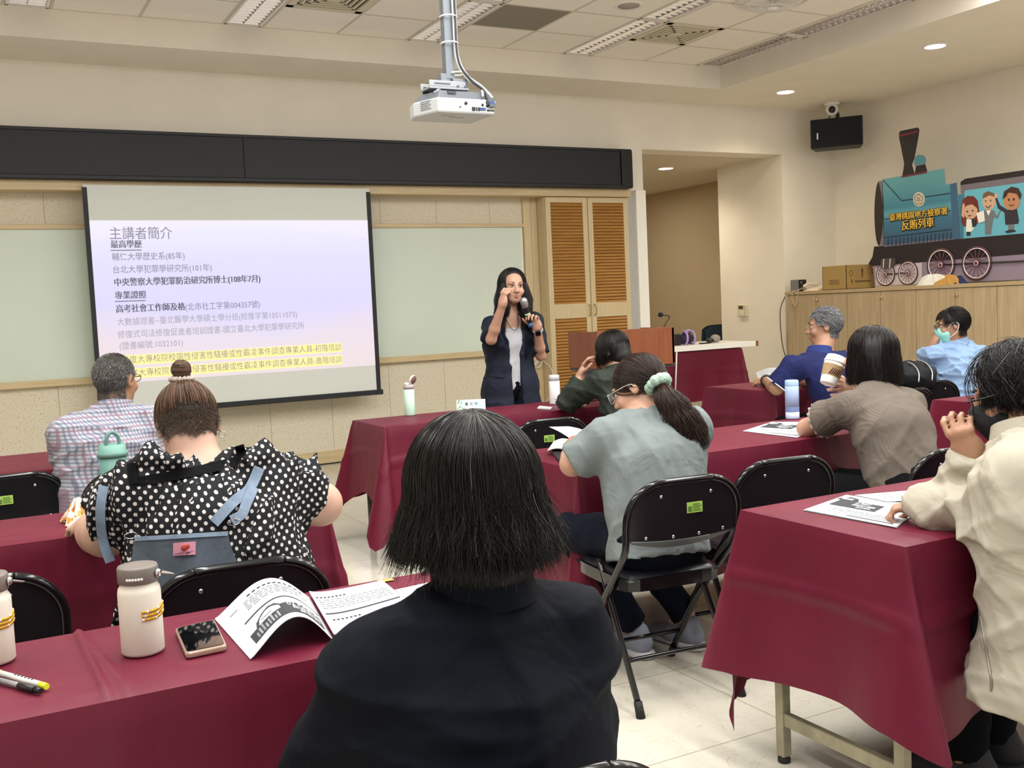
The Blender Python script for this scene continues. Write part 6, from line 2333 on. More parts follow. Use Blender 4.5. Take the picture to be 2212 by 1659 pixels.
S.cut(sc_.c + sc_.u * 0.016 - sc_.f * 0.0, -(sc_.u * 0.8 - sc_.f * 0.55)).cut(sc_.c + sc_.f * 0.05, sc_.f * 0.9 - sc_.u * 0.4)
solid_part('hair_underlayer', S, mat('hair_base_brown', '1c1410', 0.6), t)
TIE = (-0.02, -0.48, 0.88)
pulled_hair(t, sc_, HBR, 2600, TIE, lambda d: ((d[:, 2] * 0.8 - d[:, 1] * 0.55 > 0.12) | ((d[:, 1] > -0.15) & (d[:, 2] > -0.2))) & ~((d[:, 1] > 0.75) & (d[:, 2] < 0.3)) & (d[:, 2] > -0.3), 3, 0.0009, 1.05, puff=0.014)
fuzz(t, g, HBZ, 17000, lambda a, b, z: (b < -0.018 - 0.25 * np.clip(np.abs(a) - 0.05, 0, 1)) & (z > -0.078 + 0.5 * np.abs(a)) & (z < 0.085), 0.010, 2, 0.0006, 0.6)
sc_.ax = sc_.ax * np.array((0.97, 0.97, 1.0))
short_hair(t, sc_, HBZ, 4600, 0.012, lambda d: (d[:, 1] < 0.12 - 0.5 * np.abs(d[:, 0])) & (d[:, 2] > -0.93) & (d[:, 2] * 0.8 - d[:, 1] * 0.55 < 0.22), lambda d: np.tile((0, -0.2, -1.0), (len(d), 1)), 2, 0.00055, 0.5, 1.0, 4)
sc_.ax = sc_.ax / np.array((0.97, 0.97, 1.0))
bc = Vector(sc_.w(np.array(TIE) / np.linalg.norm(TIE) * sc_.ax * 1.1)) + Z * 0.035
r_ = np.random.RandomState(5)
an = r_.uniform(0, 6.28, 700)
sw = np.linspace(0, 1, 14)[None] * r_.uniform(2.5, 5, 700)[:, None] + an[:, None]
lt = r_.uniform(-1.2, 1.2, 700)[:, None] + 0.25 * np.sin(sw * 0.5)
rad_ = 0.027 * r_.uniform(0.9, 1.04, 700)[:, None]
strands('hair_bun', np.stack([bc.x + rad_ * np.cos(lt) * np.cos(sw), bc.y + rad_ * np.cos(lt) * np.sin(sw), bc.z + rad_ * 1.05 * np.sin(lt)], 2), 0.0009, HBR, t, np.clip(r_.normal(0.35, 0.18, 700), 0, 0.7))
MB().ell(bc, 0.024).build('bun_core', mat('hair_base_brown', '1c1410', 0.6), t)
MB().tube([bc - Z * 0.026 + X * 0.024 * math.cos(a) * (1 + 0.15 * math.sin(9 * a)) + Y * 0.024 * math.sin(a) for a in [k_ * math.pi / 20 for k_ in range(40)]], [0.0075 + 0.003 * math.sin(k_ * 2.1) for k_ in range(40)], 7, closed=True).build('hair_tie', mat('pale_sheer_scrunchie', 'a79b92', 0.7), t)
MB().tube([P(0.086, 0.0, -0.035) + X * 0.009 * math.cos(a) + Z * 0.009 * math.sin(a) for a in [k_ * math.pi / 8 for k_ in range(16)]], 0.0014, 5, closed=True).build('earring', WIRE, t)

# 3 ---- person in the checked shirt
t = thing('person', 'person with cropped grey hair and glasses in a checked shirt facing the screen', 'person', (0.55, 4.75, 0))
g = dict(pel=(0.53, 4.72, 0.53), chest=(0.545, 4.76, 0.84), nb=(0.585, 4.80, 1.01), hd=(0.60, 4.83, 1.135), hf=(0.62, 0.78, 0.04), hu=(0, 0, 1), fwd=(0.2, 1, 0),
         shL=(0.385, 4.76, 0.93), elL=(0.395, 4.93, 0.80), wrL=(0.50, 5.16, 0.79), shR=(0.74, 4.74, 0.94), elR=(0.80, 4.95, 0.81), wrR=(0.68, 5.18, 0.79), skin=SKINT,
         w=(0.18, 0.175, 0.185), d=(0.125, 0.125, 0.125), arm=(0.055, 0.043, 0.029), neck=0.06)
P = figure(t, g)


def plaid():
    k = NT('checked_cotton')
    sp = k.n('SeparateXYZ', i0=k.obj())

    def stripes(a, per, w0):
        q = k.math('FRACT', k.math('ADD', k.math('MULTIPLY', a, 1 / per), 40))
        return k.math('LESS_THAN', q, w0)
    xx = k.math('ADD', sp.outputs[0], k.math('MULTIPLY', sp.outputs[1], 0.6))
    a1, a2 = stripes(xx, 0.0165, 0.45), stripes(sp.outputs[2], 0.0165, 0.45)
    b1, b2 = stripes(xx, 0.0495, 0.15), stripes(sp.outputs[2], 0.0495, 0.15)
    c = k.mix(k.math('MULTIPLY', a1, 0.55), lin('a6a9b2'), lin('44506c'))
    c = k.mix(k.math('MULTIPLY', a2, 0.55), c, lin('44506c'))
    c = k.mix(k.math('MULTIPLY', k.math('MAXIMUM', b1, b2), 0.45), c, lin('9a6d78'))
    k.base(c)
    k.b.inputs['Roughness'].default_value = 0.85
    return k.m


PL = plaid()
shirt(t, g, PL, 0.02, 0.95, amp=0.008, seed=9, scale=12, sl=(0.025, 0.03), collar=(PL, 0.06, 0.07), h=0.008)
trousers(t, g, BLACKT)
face_parts(t, P, g['hd'], g['hf'], g['hu'])
glasses(t, P, '14151a', h=0.017)
sc_ = Scalp(g['hd'], g['hf'], g['hu'])
HGR = hair_mat('hair_salt_pepper', '2a2826', '6e6a66', 'a8a6a2', 0.5)
S = Solid(0.006)
S.ell(sc_.c, tuple(sc_.ax * 1.01), m3(sc_.r, sc_.f, sc_.u)).cut(sc_.c + sc_.f * 0.062, sc_.f - sc_.u * 0.5).cut(sc_.c - sc_.u * 0.045, -sc_.u + sc_.f * 0.5)
solid_part('hair_underlayer', S, mat('hair_base_grey', '3a3633', 0.7), t)
fuzz(t, g, HGR, 3200, lambda a, b, z: (b < -0.03) & (z > -0.075) & (z < 0.01), 0.011, 3, 0.0006, 0.8, 0.3)
short_hair(t, sc_, HGR, 5200, 0.016, lambda d: ~((d[:, 1] > 0.62) & (d[:, 2] < 0.5)) & (d[:, 2] > -0.97) & ~((d[:, 1] > -0.12) & (d[:, 2] < -0.1)), lambda d: np.stack([d[:, 0] * 0.2, -0.5 + 0 * d[:, 0], -0.6 + 0 * d[:, 0]], 1), 5, 0.0007, 0.7, 1.02, 4, grey=0.42)

# 4 ---- person in the dark green jacket
t = thing('person', 'person with a dark bob in a dark green jacket leaning on the front table', 'person', (3.45, 5.0, 0))
g = dict(pel=(3.52, 4.90, 0.53), chest=(3.47, 5.04, 0.82), nb=(3.45, 5.13, 0.97), hd=(3.46, 5.2, 1.085), hf=(-0.45, 0.8, -0.35), hu=(-0.12, 0.32, 0.94), fwd=(-0.3, 1, 0),
         shL=(3.28, 5.06, 0.92), elL=(3.20, 5.3, 0.805), wrL=(3.33, 5.36, 0.94), shR=(3.63, 5.10, 0.91), elR=(3.70, 5.33, 0.80), wrR=(3.5, 5.5, 0.79), skin=SKIN,
         handL=((0.25, -0.15, 0.9), (0.6, -0.5, 0.1), 1, dict(curl=(0.5, 0.5, 0.5, 0.6))), w=(0.17, 0.16, 0.175), d=(0.12, 0.12, 0.12))
P = figure(t, g)
GJ = fabric('dark_green_jacket_cloth', '262d27', 0.8)
shirt(t, g, GJ, 0.024, 1.75, amp=0.01, seed=12, scale=13, sl=(0.03, 0.026), name='jacket', collar=(GJ, 0.05, 0.07))
trousers(t, g, BLACKT)
face_parts(t, P, g['hd'], g['hf'], g['hu'])
sc_ = Scalp(g['hd'], g['hf'], g['hu'])
HBK = hair_mat('hair_black', '060505', '241d1a', None, 0.3)
S = Solid(0.006)
S.ell(sc_.c, tuple(sc_.ax * 1.04), m3(sc_.r, sc_.f, sc_.u)).cap(sc_.c - sc_.f * 0.02, sc_.c - sc_.f * 0.03 - sc_.u * 0.07, 0.078, 0.07, 0.03).cut(sc_.c + sc_.f * 0.06, sc_.f - sc_.u * 0.45)
HBASE = mat('hair_base_black', '0d0b0a', 0.55)
solid_part('hair_underlayer', S, HBASE, t)
bob_hair(t, sc_, HBK, 2400, 0.085, seed=8, flare=0.05, rad=0.001, ragged=0.015, body=1.1, face=0.7, M=14, tuck=0.1)

# 5 ---- speaker
t = thing('person', 'standing speaker with long dark hair in a navy blazer, talking into a hand microphone', 'person', (3.32, 6.22, 0))
shR, shL = at(1064, 703, 6.22), at(1152, 694, 6.22)
elR, elL = at(1061, 733, 6.06), at(1168, 768, 6.14)
wrR, wrL = at(1086, 657, 5.93), at(1161, 708, 6.02)
hdc = at(1107, 621, 6.2)
g = dict(pel=(3.31, 6.24, 0.86), chest=(3.31, 6.23, 1.13), nb=(3.315, 6.235, 1.325), hd=hdc, hf=(-0.18, -1, 0.03), hu=(0.06, 0.02, 1), fwd=(-0.14, -1, 0),
         shR=shR, elR=elR, wrR=wrR, shL=shL, elL=elL, wrL=wrL, skin=SKIN, hs=0.97,
         handR=((0.12, -0.1, 1.0), (1.0, 0.15, 0.0), -1, dict(curl=(0.75, 1.05, 1.1, 1.15), sc=0.92)),
         handL=((-0.3, -0.05, 0.95), (-0.8, -0.5, -0.2), 1, dict(curl=(0.85, 0.9, 0.95, 1.0), sc=0.92)),
         knL=(3.40, 6.22, 0.48), anL=(3.40, 6.25, 0.09), knR=(3.23, 6.26, 0.48), anR=(3.23, 6.29, 0.09), w=(0.165, 0.13, 0.15), d=(0.11, 0.095, 0.1), arm=(0.043, 0.035, 0.024), neck=0.05, h=0.006)
P = figure(t, g)
fw, rt = g['fw'], g['rt']
WS = fabric('white_blouse_cloth', 'b4b4ba', 0.7, 200, 0.08)
S = Solid(0.007)
for a, b, i, j in (('pel', 'waist', 0, 1), ('waist', 'chest', 1, 2)):
    S.cap(g[a], g[b], g['d'][i] + 0.012, g['d'][j] + 0.012, 0.05, (rt, 1.35))
S.cap(g['chest'], Vector(g['nb']) - Z * 0.05, g['d'][2] + 0.012, 0.06, 0.06, (rt, 1.3))
nbv = Vector(g['nb'])
S.cap(nbv + fw * 0.12 + Z * 0.05, nbv + fw * 0.125 - Z * 0.12, 0.075, 0.008, 0.01, None, False, 's')
S.ell(nbv + Z * 0.03, (0.068, 0.068, 0.07), None, 0.01, 's')
solid_part('blouse', S, WS, t, folds(0.004, 3, 14))
NAVY = fabric('navy_blazer_cloth', '141b2b', 0.75, 240, 0.1)
S = Solid(0.0065)
pel, wa, ch = Vector(g['pel']), Vector(g['waist']), Vector(g['chest'])
S.cap(wa, pel + Z * 0.0, 0.115, 0.14, 0.04, (rt, 1.33))
S.cap(pel, (pel.x, pel.y, 0.70), 0.14, 0.158, 0.04, (rt, 1.35), True)
S.cap(wa, ch, 0.115, 0.122, 0.04, (rt, 1.36))
S.cap(ch, nbv - Z * 0.05, 0.122, 0.07, 0.06, (rt, 1.4))
for s_ in 'LR':
    sh, el = Vector(g['sh' + s_]), Vector(g['el' + s_])
    S.cap(nbv - Z * 0.06, sh, 0.058, 0.06, 0.05)
    S.cap(sh, sh.lerp(el, 0.9), 0.062, 0.062, 0.03, None, True)
    S.cap(sh.lerp(el, 0.78), sh.lerp(el, 0.95), 0.066, 0.067, 0.006, None, True)
# the open front and neck
for zz, hw in ((0.72, 0.03), (1.0, 0.034), (1.15, 0.05), (1.27, 0.085)):
    pass
S.cap(pel + fw * 0.16 - Z * 0.3, ch + fw * 0.15 - Z * 0.1, 0.034, 0.036, 0.008, (fw, 2.6), False, 's')
S.cap(ch + fw * 0.15 - Z * 0.1, nbv + fw * 0.13 + Z * 0.05, 0.036, 0.088, 0.008, (fw, 1.6), False, 's')
S.ell(nbv + Z * 0.05, (0.072, 0.072, 0.08), None, 0.01, 's')
blz = solid_part('blazer', S, NAVY, t, folds(0.006, 11, 9))
LAP = fabric('navy_lapel_cloth', '0d1320', 0.7, 240, 0.1)
HIT = caster(blz)
cv = lambda q: (960 + q[0] / 4.607, 540 + q[1] / 4.607)


def strip(A, B):
    """band between two polylines of the close-up"""
    A, B = smooth_path([(*a, 0) for a in A], 20), smooth_path([(*a, 0) for a in B], 20)

    def fn(u, v):
        i = int(round(u * 20))
        q = A[i].lerp(B[i], v)
        return cv((q.x, q.y))
    return fn


decal('lapel', HIT, strip([(560, 745), (590, 850), (640, 950), (722, 1085)], [(648, 715), (672, 830), (705, 960), (738, 1120)]), LAP, blz, 20, 4, 0.01)
decal('lapel', HIT, strip([(868, 690), (893, 800), (875, 930), (818, 1090)], [(800, 700), (810, 800), (812, 930), (812, 1100)]), LAP, blz, 20, 4, 0.01)
decal('pocket_flap', HIT, lambda u, v: cv((410 + 190 * u - 6 * v, 1192 + 22 * u + 60 * v)), NAVY, blz, 8, 3, 0.009)
trousers(t, g, BLACKT, shoes=('1a1a1a', '1a1a1c'))
face_parts(t, P, g['hd'], g['hf'], g['hu'], 0.97)
sc_ = Scalp(g['hd'], g['hf'], g['hu'], 0.97)
S = Solid(0.006)
S.ell(sc_.c, tuple(sc_.ax * 1.06), m3(sc_.r, sc_.f, sc_.u)).cap(sc_.c - sc_.f * 0.035, sc_.c - sc_.f * 0.05 - Z * 0.2, 0.078, 0.075, 0.04, (sc_.r, 1.12)).cut(P(0, -0.005, 0.0), sc_.f * 0.8 - sc_.u * 0.45)
solid_part('hair_underlayer', S, HBASE, t)
S = Solid(0.007)
S.cap(sc_.c - sc_.f * 0.045, sc_.c - sc_.f * 0.055 - Z * 0.12, 0.082, 0.088, 0.04, (sc_.r, 1.1)).cap(sc_.c - sc_.f * 0.055 - Z * 0.12, sc_.c - sc_.f * 0.06 - Z * 0.27, 0.088, 0.07, 0.04, (sc_.r, 1.25)).cut(sc_.c - sc_.f * 0.012, sc_.f)
solid_part('hair_underlayer', S, HBASE, t)
HSP = hair_mat('hair_soft_black', '070606', '1f1918', None, 0.36)
bob_hair(t, sc_, HSP, 3400, 0.31, seed=6, part=0.3, flare=0.42, rad=0.0012, ragged=0.05, wave=0.014, body=1.2, face=0.98, M=22, clump=0.5)
# side locks falling in front of the shoulder
for i, (a, e) in enumerate((((-0.074, 0.05, 0.03), (-0.055, 0.11, -0.28)), ((0.076, 0.045, 0.02), (0.075, 0.085, -0.22)), ((-0.084, 0.02, 0.0), (-0.085, 0.085, -0.25)))):
    a, e = P(*a), P(*e)
    lock(t, 'hair_lock', [a, a.lerp(e, 0.35) + sc_.r * (-0.018 if i != 1 else 0.018), a.lerp(e, 0.7) + fw * 0.01, e], (0.016, 0.03, 0.032, 0.014), HSP, 320, 30 + i, 0.0011, 0.006)
MB().tube(smooth_path([nbv + rt * 0.05 + fw * 0.05 + Z * 0.02, nbv + rt * 0.03 + fw * 0.1 - Z * 0.07, nbv + fw * 0.115 - Z * 0.1, nbv - rt * 0.03 + fw * 0.1 - Z * 0.07, nbv - rt * 0.05 + fw * 0.05 + Z * 0.02], 30), 0.0025, 5).build('necklace', mat('dark_bead_necklace', '3a2c28', 0.4), t)
wq = Vector(wrL)
ad = (wq - Vector(elL)).normalized()
wc = wq - ad * 0.02
o = MB().tube([wc + ad.orthogonal().normalized() * 0.031 * math.cos(a) + ad.cross(ad.orthogonal().normalized()) * 0.031 * math.sin(a) for a in [k_ * math.pi / 10 for k_ in range(20)]], 0.0075, 6, closed=True).build('watch_strap', mat('pale_watch_strap', '8f9092', 0.5), t)
vd = (Vector((0, 0, 1.2)) - wc).normalized()
vd = (vd - ad * vd.dot(ad)).normalized()
MB().box(wc + vd * 0.034, (0.036, 0.04, 0.012), Matrix(m3(vd.cross(ad).normalized(), ad, vd))).build('watch_case', mat('black_watch_face', '0b0c0f', 0.15), t, 0.004)
MB().tube([Vector(wrR) + (Vector((0.55, -0.25, 0.75)).normalized()) * 0.105 + X * 0.011 * math.cos(a) + Vector((0, -0.4, 0.9)) * 0.011 * math.sin(a) for a in [k_ * math.pi / 8 for k_ in range(16)]], 0.002, 5, closed=True).build('ring', mat('gold_ring', 'c9a04a', 0.25, metal=1.0), t)
# the hand microphone
m0, m1 = at(1130, 646, 6.0), at(1147, 706, 6.03)
d = (m0 - m1).normalized()
t = thing('hand_microphone', 'silver and black hand microphone held to the mouth of the speaker', 'microphone', m1)
R3 = d.to_track_quat('Z', 'Y').to_matrix()
L_ = (m0 - m1).length
MB().lathe([(0.0, 0), (0.016, 0.002), (0.0165, 0.03)], m1, 16, R3).build('blue_end', mat('blue_mic_end', '3f6a9c', 0.4), t)
MB().lathe([(0.0165, 0.03), (0.0185, L_ * 0.62), (0.0205, L_ * 0.7)], m1, 16, R3, cap=False).build('handle', mat('black_mic_handle', '15161a', 0.4), t)
MB().lathe([(0.0187, L_ * 0.42), (0.0192, L_ * 0.42), (0.0197, L_ * 0.5), (0.019, L_ * 0.5)], m1, 16, R3, cap=False).build('green_band', mat('pale_green_band', '9dc3a0', 0.5), t)
MB().lathe([(0.0205, L_ * 0.7), (0.024, L_ * 0.78), (0.026, L_ * 0.9), (0.024, L_ * 0.98), (0.014, L_ * 1.04), (0.0, L_ * 1.05)], m1, 18, R3).build('silver_grille', mat('silver_mic_grille', 'a6a7aa', 0.35, metal=0.7, bump=(420, 0.5, 0.001)), t)

# 6 ---- person in the grey-green T-shirt
t = thing('person', 'person with a long ponytail and fluffy scrunchie in a grey-green T-shirt', 'person', (2.17, 3.0, 0))
el = atz(1232, 1005, 0.80)
el.y = 3.2
el = at(1236, 1002, 3.2)
wr = at(1243, 957, 3.42)
g = dict(pel=(2.16, 2.99, 0.53), chest=(2.20, 3.06, 0.80), nb=(2.205, 3.13, 0.965), hd=at(1381, 838, 3.19), hf=(-0.50, 0.74, -0.38), hu=(-0.12, 0.38, 0.92), fwd=(-0.15, 1, 0),
         shL=(2.03, 3.10, 0.895), elL=tuple(el), wrL=tuple(wr), shR=(2.385, 3.07, 0.90), elR=(2.45, 3.27, 0.79), wrR=(2.27, 3.45, 0.80), knL=(2.04, 3.40, 0.5), anL=(2.25, 3.30, 0.12), knR=(2.28, 3.42, 0.5), anR=(2.47, 3.26, 0.13), skin=SKIN,
         handL=((0.35, 1, 0.0), (0.5, 0.2, -0.8), 1, dict(curl=(0.6, 0.7, 0.8, 0.9))), w=(0.185, 0.175, 0.18), d=(0.13, 0.125, 0.12), arm=(0.055, 0.044, 0.029))
P = figure(t, g)
TS_ = fabric('grey_green_rib_jersey', '727b7b', 0.85, rib=(60, 0.1, 0.0, 'X'))
shirt(t, g, TS_, 0.018, 0.88, amp=0.006, seed=14, scale=12, sl=(0.024, 0.026), name='tshirt', drop=0.06, nk=(0.068, 0.01, 0.07))
trousers(t, g, JEANS, 'jeans', shoes=('dcdcdf', '8f96a6'))
face_parts(t, P, g['hd'], g['hf'], g['hu'])
glasses(t, P, 'b9b3ad', h=0.02, w=0.025)
sc_ = Scalp(g['hd'], g['hf'], g['hu'])
S = Solid(0.006)
S.ell(sc_.c, tuple(sc_.ax * 1.02), m3(sc_.r, sc_.f, sc_.u)).cut(sc_.c + sc_.f * 0.06, sc_.f - sc_.u * 0.5).cut(sc_.c - sc_.u * 0.035, -sc_.u + sc_.f * 0.9)
solid_part('hair_underlayer', S, HBASE, t)
HDB = hair_mat('hair_black_brown', '0b0806', '43312a', None, 0.34)
tw = at(1421, 830, 3.085)
tl = np.array([(tw - sc_.c).dot(a) for a in (sc_.r, sc_.f, sc_.u)])
pulled_hair(t, sc_, HDB, 3600, tl / sc_.ax, lambda d: ~((d[:, 1] > 0.72) & (d[:, 2] < 0.35)) & (d[:, 2] > -0.6) & ~((d[:, 1] > 0.0) & (d[:, 2] < -0.12)), 11, 0.0009, 1.05, puff=0.006)
lock(t, 'ponytail', [tw, at(1442, 862, 3.03), at(1470, 905, 3.0), at(1493, 945, 3.0), at(1500, 972, 3.01)], (0.02, 0.042, 0.058, 0.064, 0.04), HDB, 2300, 12, 0.001, 0.018, 30, shade=0.5)
m = MB()
ax_ = (at(1442, 862, 3.03) - tw).normalized()
o1 = ax_.orthogonal().normalized()
o2 = ax_.cross(o1)
rnd = random.Random(4)
for i in range(11):
    a = i * 2 * math.pi / 11
    cc = tw + ax_ * 0.004 + (o1 * math.cos(a) + o2 * math.sin(a)) * 0.036
    m.ell(cc, (0.019 + rnd.uniform(-0.003, 0.004),) * 3, None, 12, 8)
m.build('scrunchie', mat('fluffy_mint_scrunchie', 'a9c6b4', 0.95, bump=(150, 1.0, 0.01), noise=(40, 0.2)), t)
wb = Vector(wr)
ad = (wb - Vector(el)).normalized()
o1 = ad.orthogonal().normalized()
o2 = ad.cross(o1)
MB().tube([wb - ad * 0.02 + (o1 * math.cos(a) + o2 * math.sin(a)) * 0.0315 for a in [k_ * math.pi / 10 for k_ in range(20)]], 0.0035, 6, closed=True).build('wristband', mat('coral_wristband', 'd9684f', 0.5), t)

# 7 ---- person in the brown ribbed top
t = thing('person', 'person with a straight dark bob in a brown ribbed top drinking from a paper cup', 'person', (3.45, 3.1, 0))
el = at(1742, 925, 3.42)
wr = at(1818, 925, 3.55)
hd = at(1880, 768, 3.24)
g = dict(pel=(3.42, 2.98, 0.53), chest=(3.455, 3.09, 0.80), nb=(3.475, 3.18, 0.965), hd=hd, hf=(-0.35, 0.93, -0.02), hu=(0, 0, 1), fwd=(-0.25, 1, 0),
         shL=(3.30, 3.17, 0.895), elL=tuple(el), wrL=tuple(wr), shR=(3.62, 3.15, 0.875), elR=(3.66, 3.40, 0.84), wrR=tuple(at(1846, 842, 3.42)), skin=SKIN,
         handR=((-0.75, 0.05, 0.15), (-0.3, 0.9, 0.0), 1, dict(curl=(0.7, 0.75, 0.8, 0.8))), handL=((0.9, 0.5, 0.0), (0, 0.1, -1), 1, dict(curl=(0.4, 0.5, 0.5, 0.6))),
         w=(0.17, 0.155, 0.17), d=(0.12, 0.112, 0.112), arm=(0.05, 0.04, 0.027))
P = figure(t, g)
BR = fabric('brown_rib_knit', '655c54', 0.9, rib=(30, 0.3, 0.0, 'X'))
o = shirt(t, g, BR, 0.018, 0.6, amp=0.006, seed=16, scale=11, sl=(0.024, 0.03), name='ribbed_top', drop=0.02)
trousers(t, g, BLACKT)
a0, b0 = Vector(g['shL']), Vector(g['elL'])
c0 = a0.lerp(b0, 0.6)
ad = (b0 - a0).normalized()
o1 = ad.orthogonal().normalized()
o2 = ad.cross(o1)
m = MB()
n = 60
m.grid(lambda u, v: c0 + ad * (0.012 * v - 0.004) + (o1 * math.cos(u * 2 * math.pi) + o2 * math.sin(u * 2 * math.pi)) * (0.077 + v * (0.004 + 0.005 * math.sin(u * 2 * math.pi * 16))), 96, 3)
m.build('lettuce_hem', mat('brown_hem_edge', '938a80', 0.9), o)
face_parts(t, P, g['hd'], g['hf'], g['hu'])
sc_ = Scalp(g['hd'], g['hf'], g['hu'])
S = Solid(0.006)
S.ell(sc_.c, tuple(sc_.ax * 1.05), m3(sc_.r, sc_.f, sc_.u)).cap(sc_.c - sc_.f * 0.015, sc_.c - sc_.f * 0.025 - Z * 0.12, 0.083, 0.086, 0.03, (sc_.r, 1.08)).cut(sc_.c + sc_.f * 0.055, sc_.f - sc_.u * 0.4)
solid_part('hair_underlayer', S, HBASE, t)
HBS = hair_mat('hair_smooth_black', '070505', '251b18', None, 0.27)
bob_hair(t, sc_, HBS, 3800, 0.145, seed=9, part=0.1, flare=0.12, rad=0.001, ragged=0.008, body=1.12, face=0.62, M=18, tuck=0.05)
# paper cup
cb, ct = at(1788, 830, 3.40), at(1808, 772, 3.40)
d = (ct - cb).normalized()
R3 = d.to_track_quat('Z', 'Y').to_matrix()
L_ = (ct - cb).length
t = thing('paper_cup', 'white takeaway coffee cup with a brown sleeve held up by the person in brown', 'cup', cb)
MB().lathe([(0.0, 0), (0.034, 0), (0.036, 0.004), (0.047, L_ * 0.78)], cb, 28, R3).build('cup', mat('white_paper_cup', 'e4e2de', 0.6), t)
MB().lathe([(0.049, L_ * 0.76), (0.05, L_ * 0.8), (0.0485, L_ * 0.83), (0.046, L_ * 0.92), (0.044, L_), (0.04, L_ * 1.02), (0.037, L_ * 0.99), (0.0, L_ * 0.99)], cb, 28, R3).build('lid', mat('white_plastic_lid', 'ececea', 0.35), t)


def sleeve_mat():
    k = NT('printed_kraft_sleeve')
    nz = k.n('TexWave', Vector=k.obj(), Scale=16.0, Distortion=1.5)
    nz.bands_direction = 'DIAGONAL'
    k.base(k.ramp(nz.outputs['Fac'], [(0.52, lin('a58a66')), (0.55, lin('4b2a24')), (0.7, lin('4b2a24')), (0.73, lin('d8d2c8'))]))
    k.b.inputs['Roughness'].default_value = 0.8
    return k.m


MB().lathe([(0.0405, L_ * 0.26), (0.0475, L_ * 0.66)], cb, 28, R3, cap=False).build('sleeve', mat('kraft_sleeve', 'a08662', 0.85), t)
vd = (Vector((0, 0, CAM_Z)) - cb).normalized()
vd = (vd - d * vd.dot(d)).normalized()
rr = d.cross(vd)
m = MB()
for i in range(5):
    a = -0.25 + i * 0.22
    q0 = cb + d * (L_ * 0.3) + (vd * math.cos(a) + rr * math.sin(a)) * 0.0425
    q1 = cb + d * (L_ * 0.52) + (vd * math.cos(a + 0.25) + rr * math.sin(a + 0.25)) * 0.0465
    m.tube([q0, q0.lerp(q1, 0.5) + vd * 0.001, q1], 0.0022, 4)
m.build('sleeve_print', mat('dark_maroon_print', '4b2328', 0.8), t)

# 8 ---- person in the navy polo
t = thing('person', 'grey-haired person with glasses in a navy polo shirt at the front right table', 'person', (4.8, 4.8, 0))
el = atz(1678, 838, 0.80)
wr = atz(1655, 822, 0.79)
hd = at(1781, 705, 4.90)
g = dict(pel=(4.92, 4.70, 0.53), chest=(4.86, 4.79, 0.82), nb=(4.80, 4.86, 1.0), hd=hd, hf=(-0.72, 0.69, -0.04), hu=(0, 0, 1), fwd=(-0.35, 1, 0),
         shL=(4.58, 4.86, 0.925), elL=tuple(el), wrL=tuple(wr), shR=(4.99, 4.82, 0.93), elR=(4.98, 5.12, 0.80), wrR=tuple(atz(1690, 812, 0.80)), skin=SKINT,
         w=(0.185, 0.18, 0.185), d=(0.13, 0.13, 0.125), arm=(0.053, 0.044, 0.03), neck=0.06, handL=((-0.3, 1, -0.1), (0.5, 0.2, -1), 1, dict(curl=(0.5, 0.6, 0.7, 0.8))))
P = figure(t, g)
NP = fabric('navy_polo_pique', '121a4a', 0.85, 260, 0.15)
o = shirt(t, g, NP, 0.02, 0.9, amp=0.007, seed=18, scale=11, sl=(0.026, 0.032), name='polo_shirt', collar=(fabric('blue_collar_knit', '26336f', 0.85), 0.055, 0.07))
c0 = Vector(g['shL']).lerp(Vector(g['elL']), 0.9)
ad = (Vector(g['elL']) - Vector(g['shL'])).normalized()
o1 = ad.orthogonal().normalized()
o2 = ad.cross(o1)
MB().tube([c0 + (o1 * math.cos(a) + o2 * math.sin(a)) * 0.0845 for a in [k_ * math.pi / 16 for k_ in range(32)]], 0.004, 5, closed=True).build('cuff_stripe', mat('white_cuff_stripe', 'cfd3dd', 0.8), o)
trousers(t, g, BLACKT)
face_parts(t, P, g['hd'], g['hf'], g['hu'])
glasses(t, P, 'a58d76', rim=0.0012)
sc_ = Scalp(g['hd'], g['hf'], g['hu'])
HG2 = hair_mat('hair_silver_grey', '262626', '7d7f82', 'c9cacc', 0.4)
S = Solid(0.006)
S.ell(sc_.c, tuple(sc_.ax * 1.03), m3(sc_.r, sc_.f, sc_.u)).cut(sc_.c + sc_.f * 0.06, sc_.f - sc_.u * 0.5).cut(sc_.c - sc_.u * 0.05, -sc_.u + sc_.f * 0.7)
solid_part('hair_underlayer', S, mat('hair_base_grey2', '4a4a4b', 0.7), t)
fuzz(t, g, HG2, 2200, lambda a, b, z: (b < -0.03) & (z > -0.07) & (z < 0.01), 0.018, 3, 0.0008, 1.0, 0.3)
short_hair(t, sc_, HG2, 4200, 0.045, lambda d: ~((d[:, 1] > 0.66) & (d[:, 2] < 0.42)) & (d[:, 2] > -0.9) & ~((d[:, 1] > -0.1) & (d[:, 2] < -0.08)), lambda d: np.stack([0.2 * d[:, 0], -0.7 + 0 * d[:, 0], -0.55 * (d[:, 2] < 0.6)], 1), 7, 0.001, 0.28, 1.05, 6, grey=0.4)
ad = (Vector(wr) - Vector(el)).normalized()
o1 = ad.orthogonal().normalized()
o2 = ad.cross(o1)
wq = Vector(wr) - ad * 0.03
o = MB().tube([wq + (o1 * math.cos(a) + o2 * math.sin(a)) * 0.036 for a in [k_ * math.pi / 10 for k_ in range(20)]], 0.008, 6, closed=True).build('watch_strap', mat('dark_brown_watch_strap', '2f2420', 0.6), t)
MB().lathe([(0.0, 0.008), (0.019, 0.008), (0.02, 0)], wq + Vector((-0.5, -0.75, 0.4)).normalized() * 0.036, 16, Vector((-0.5, -0.75, 0.4)).to_track_quat('Z', 'Y').to_matrix()).build('watch_case', mat('dark_watch_case', '1c1a1a', 0.3), t)

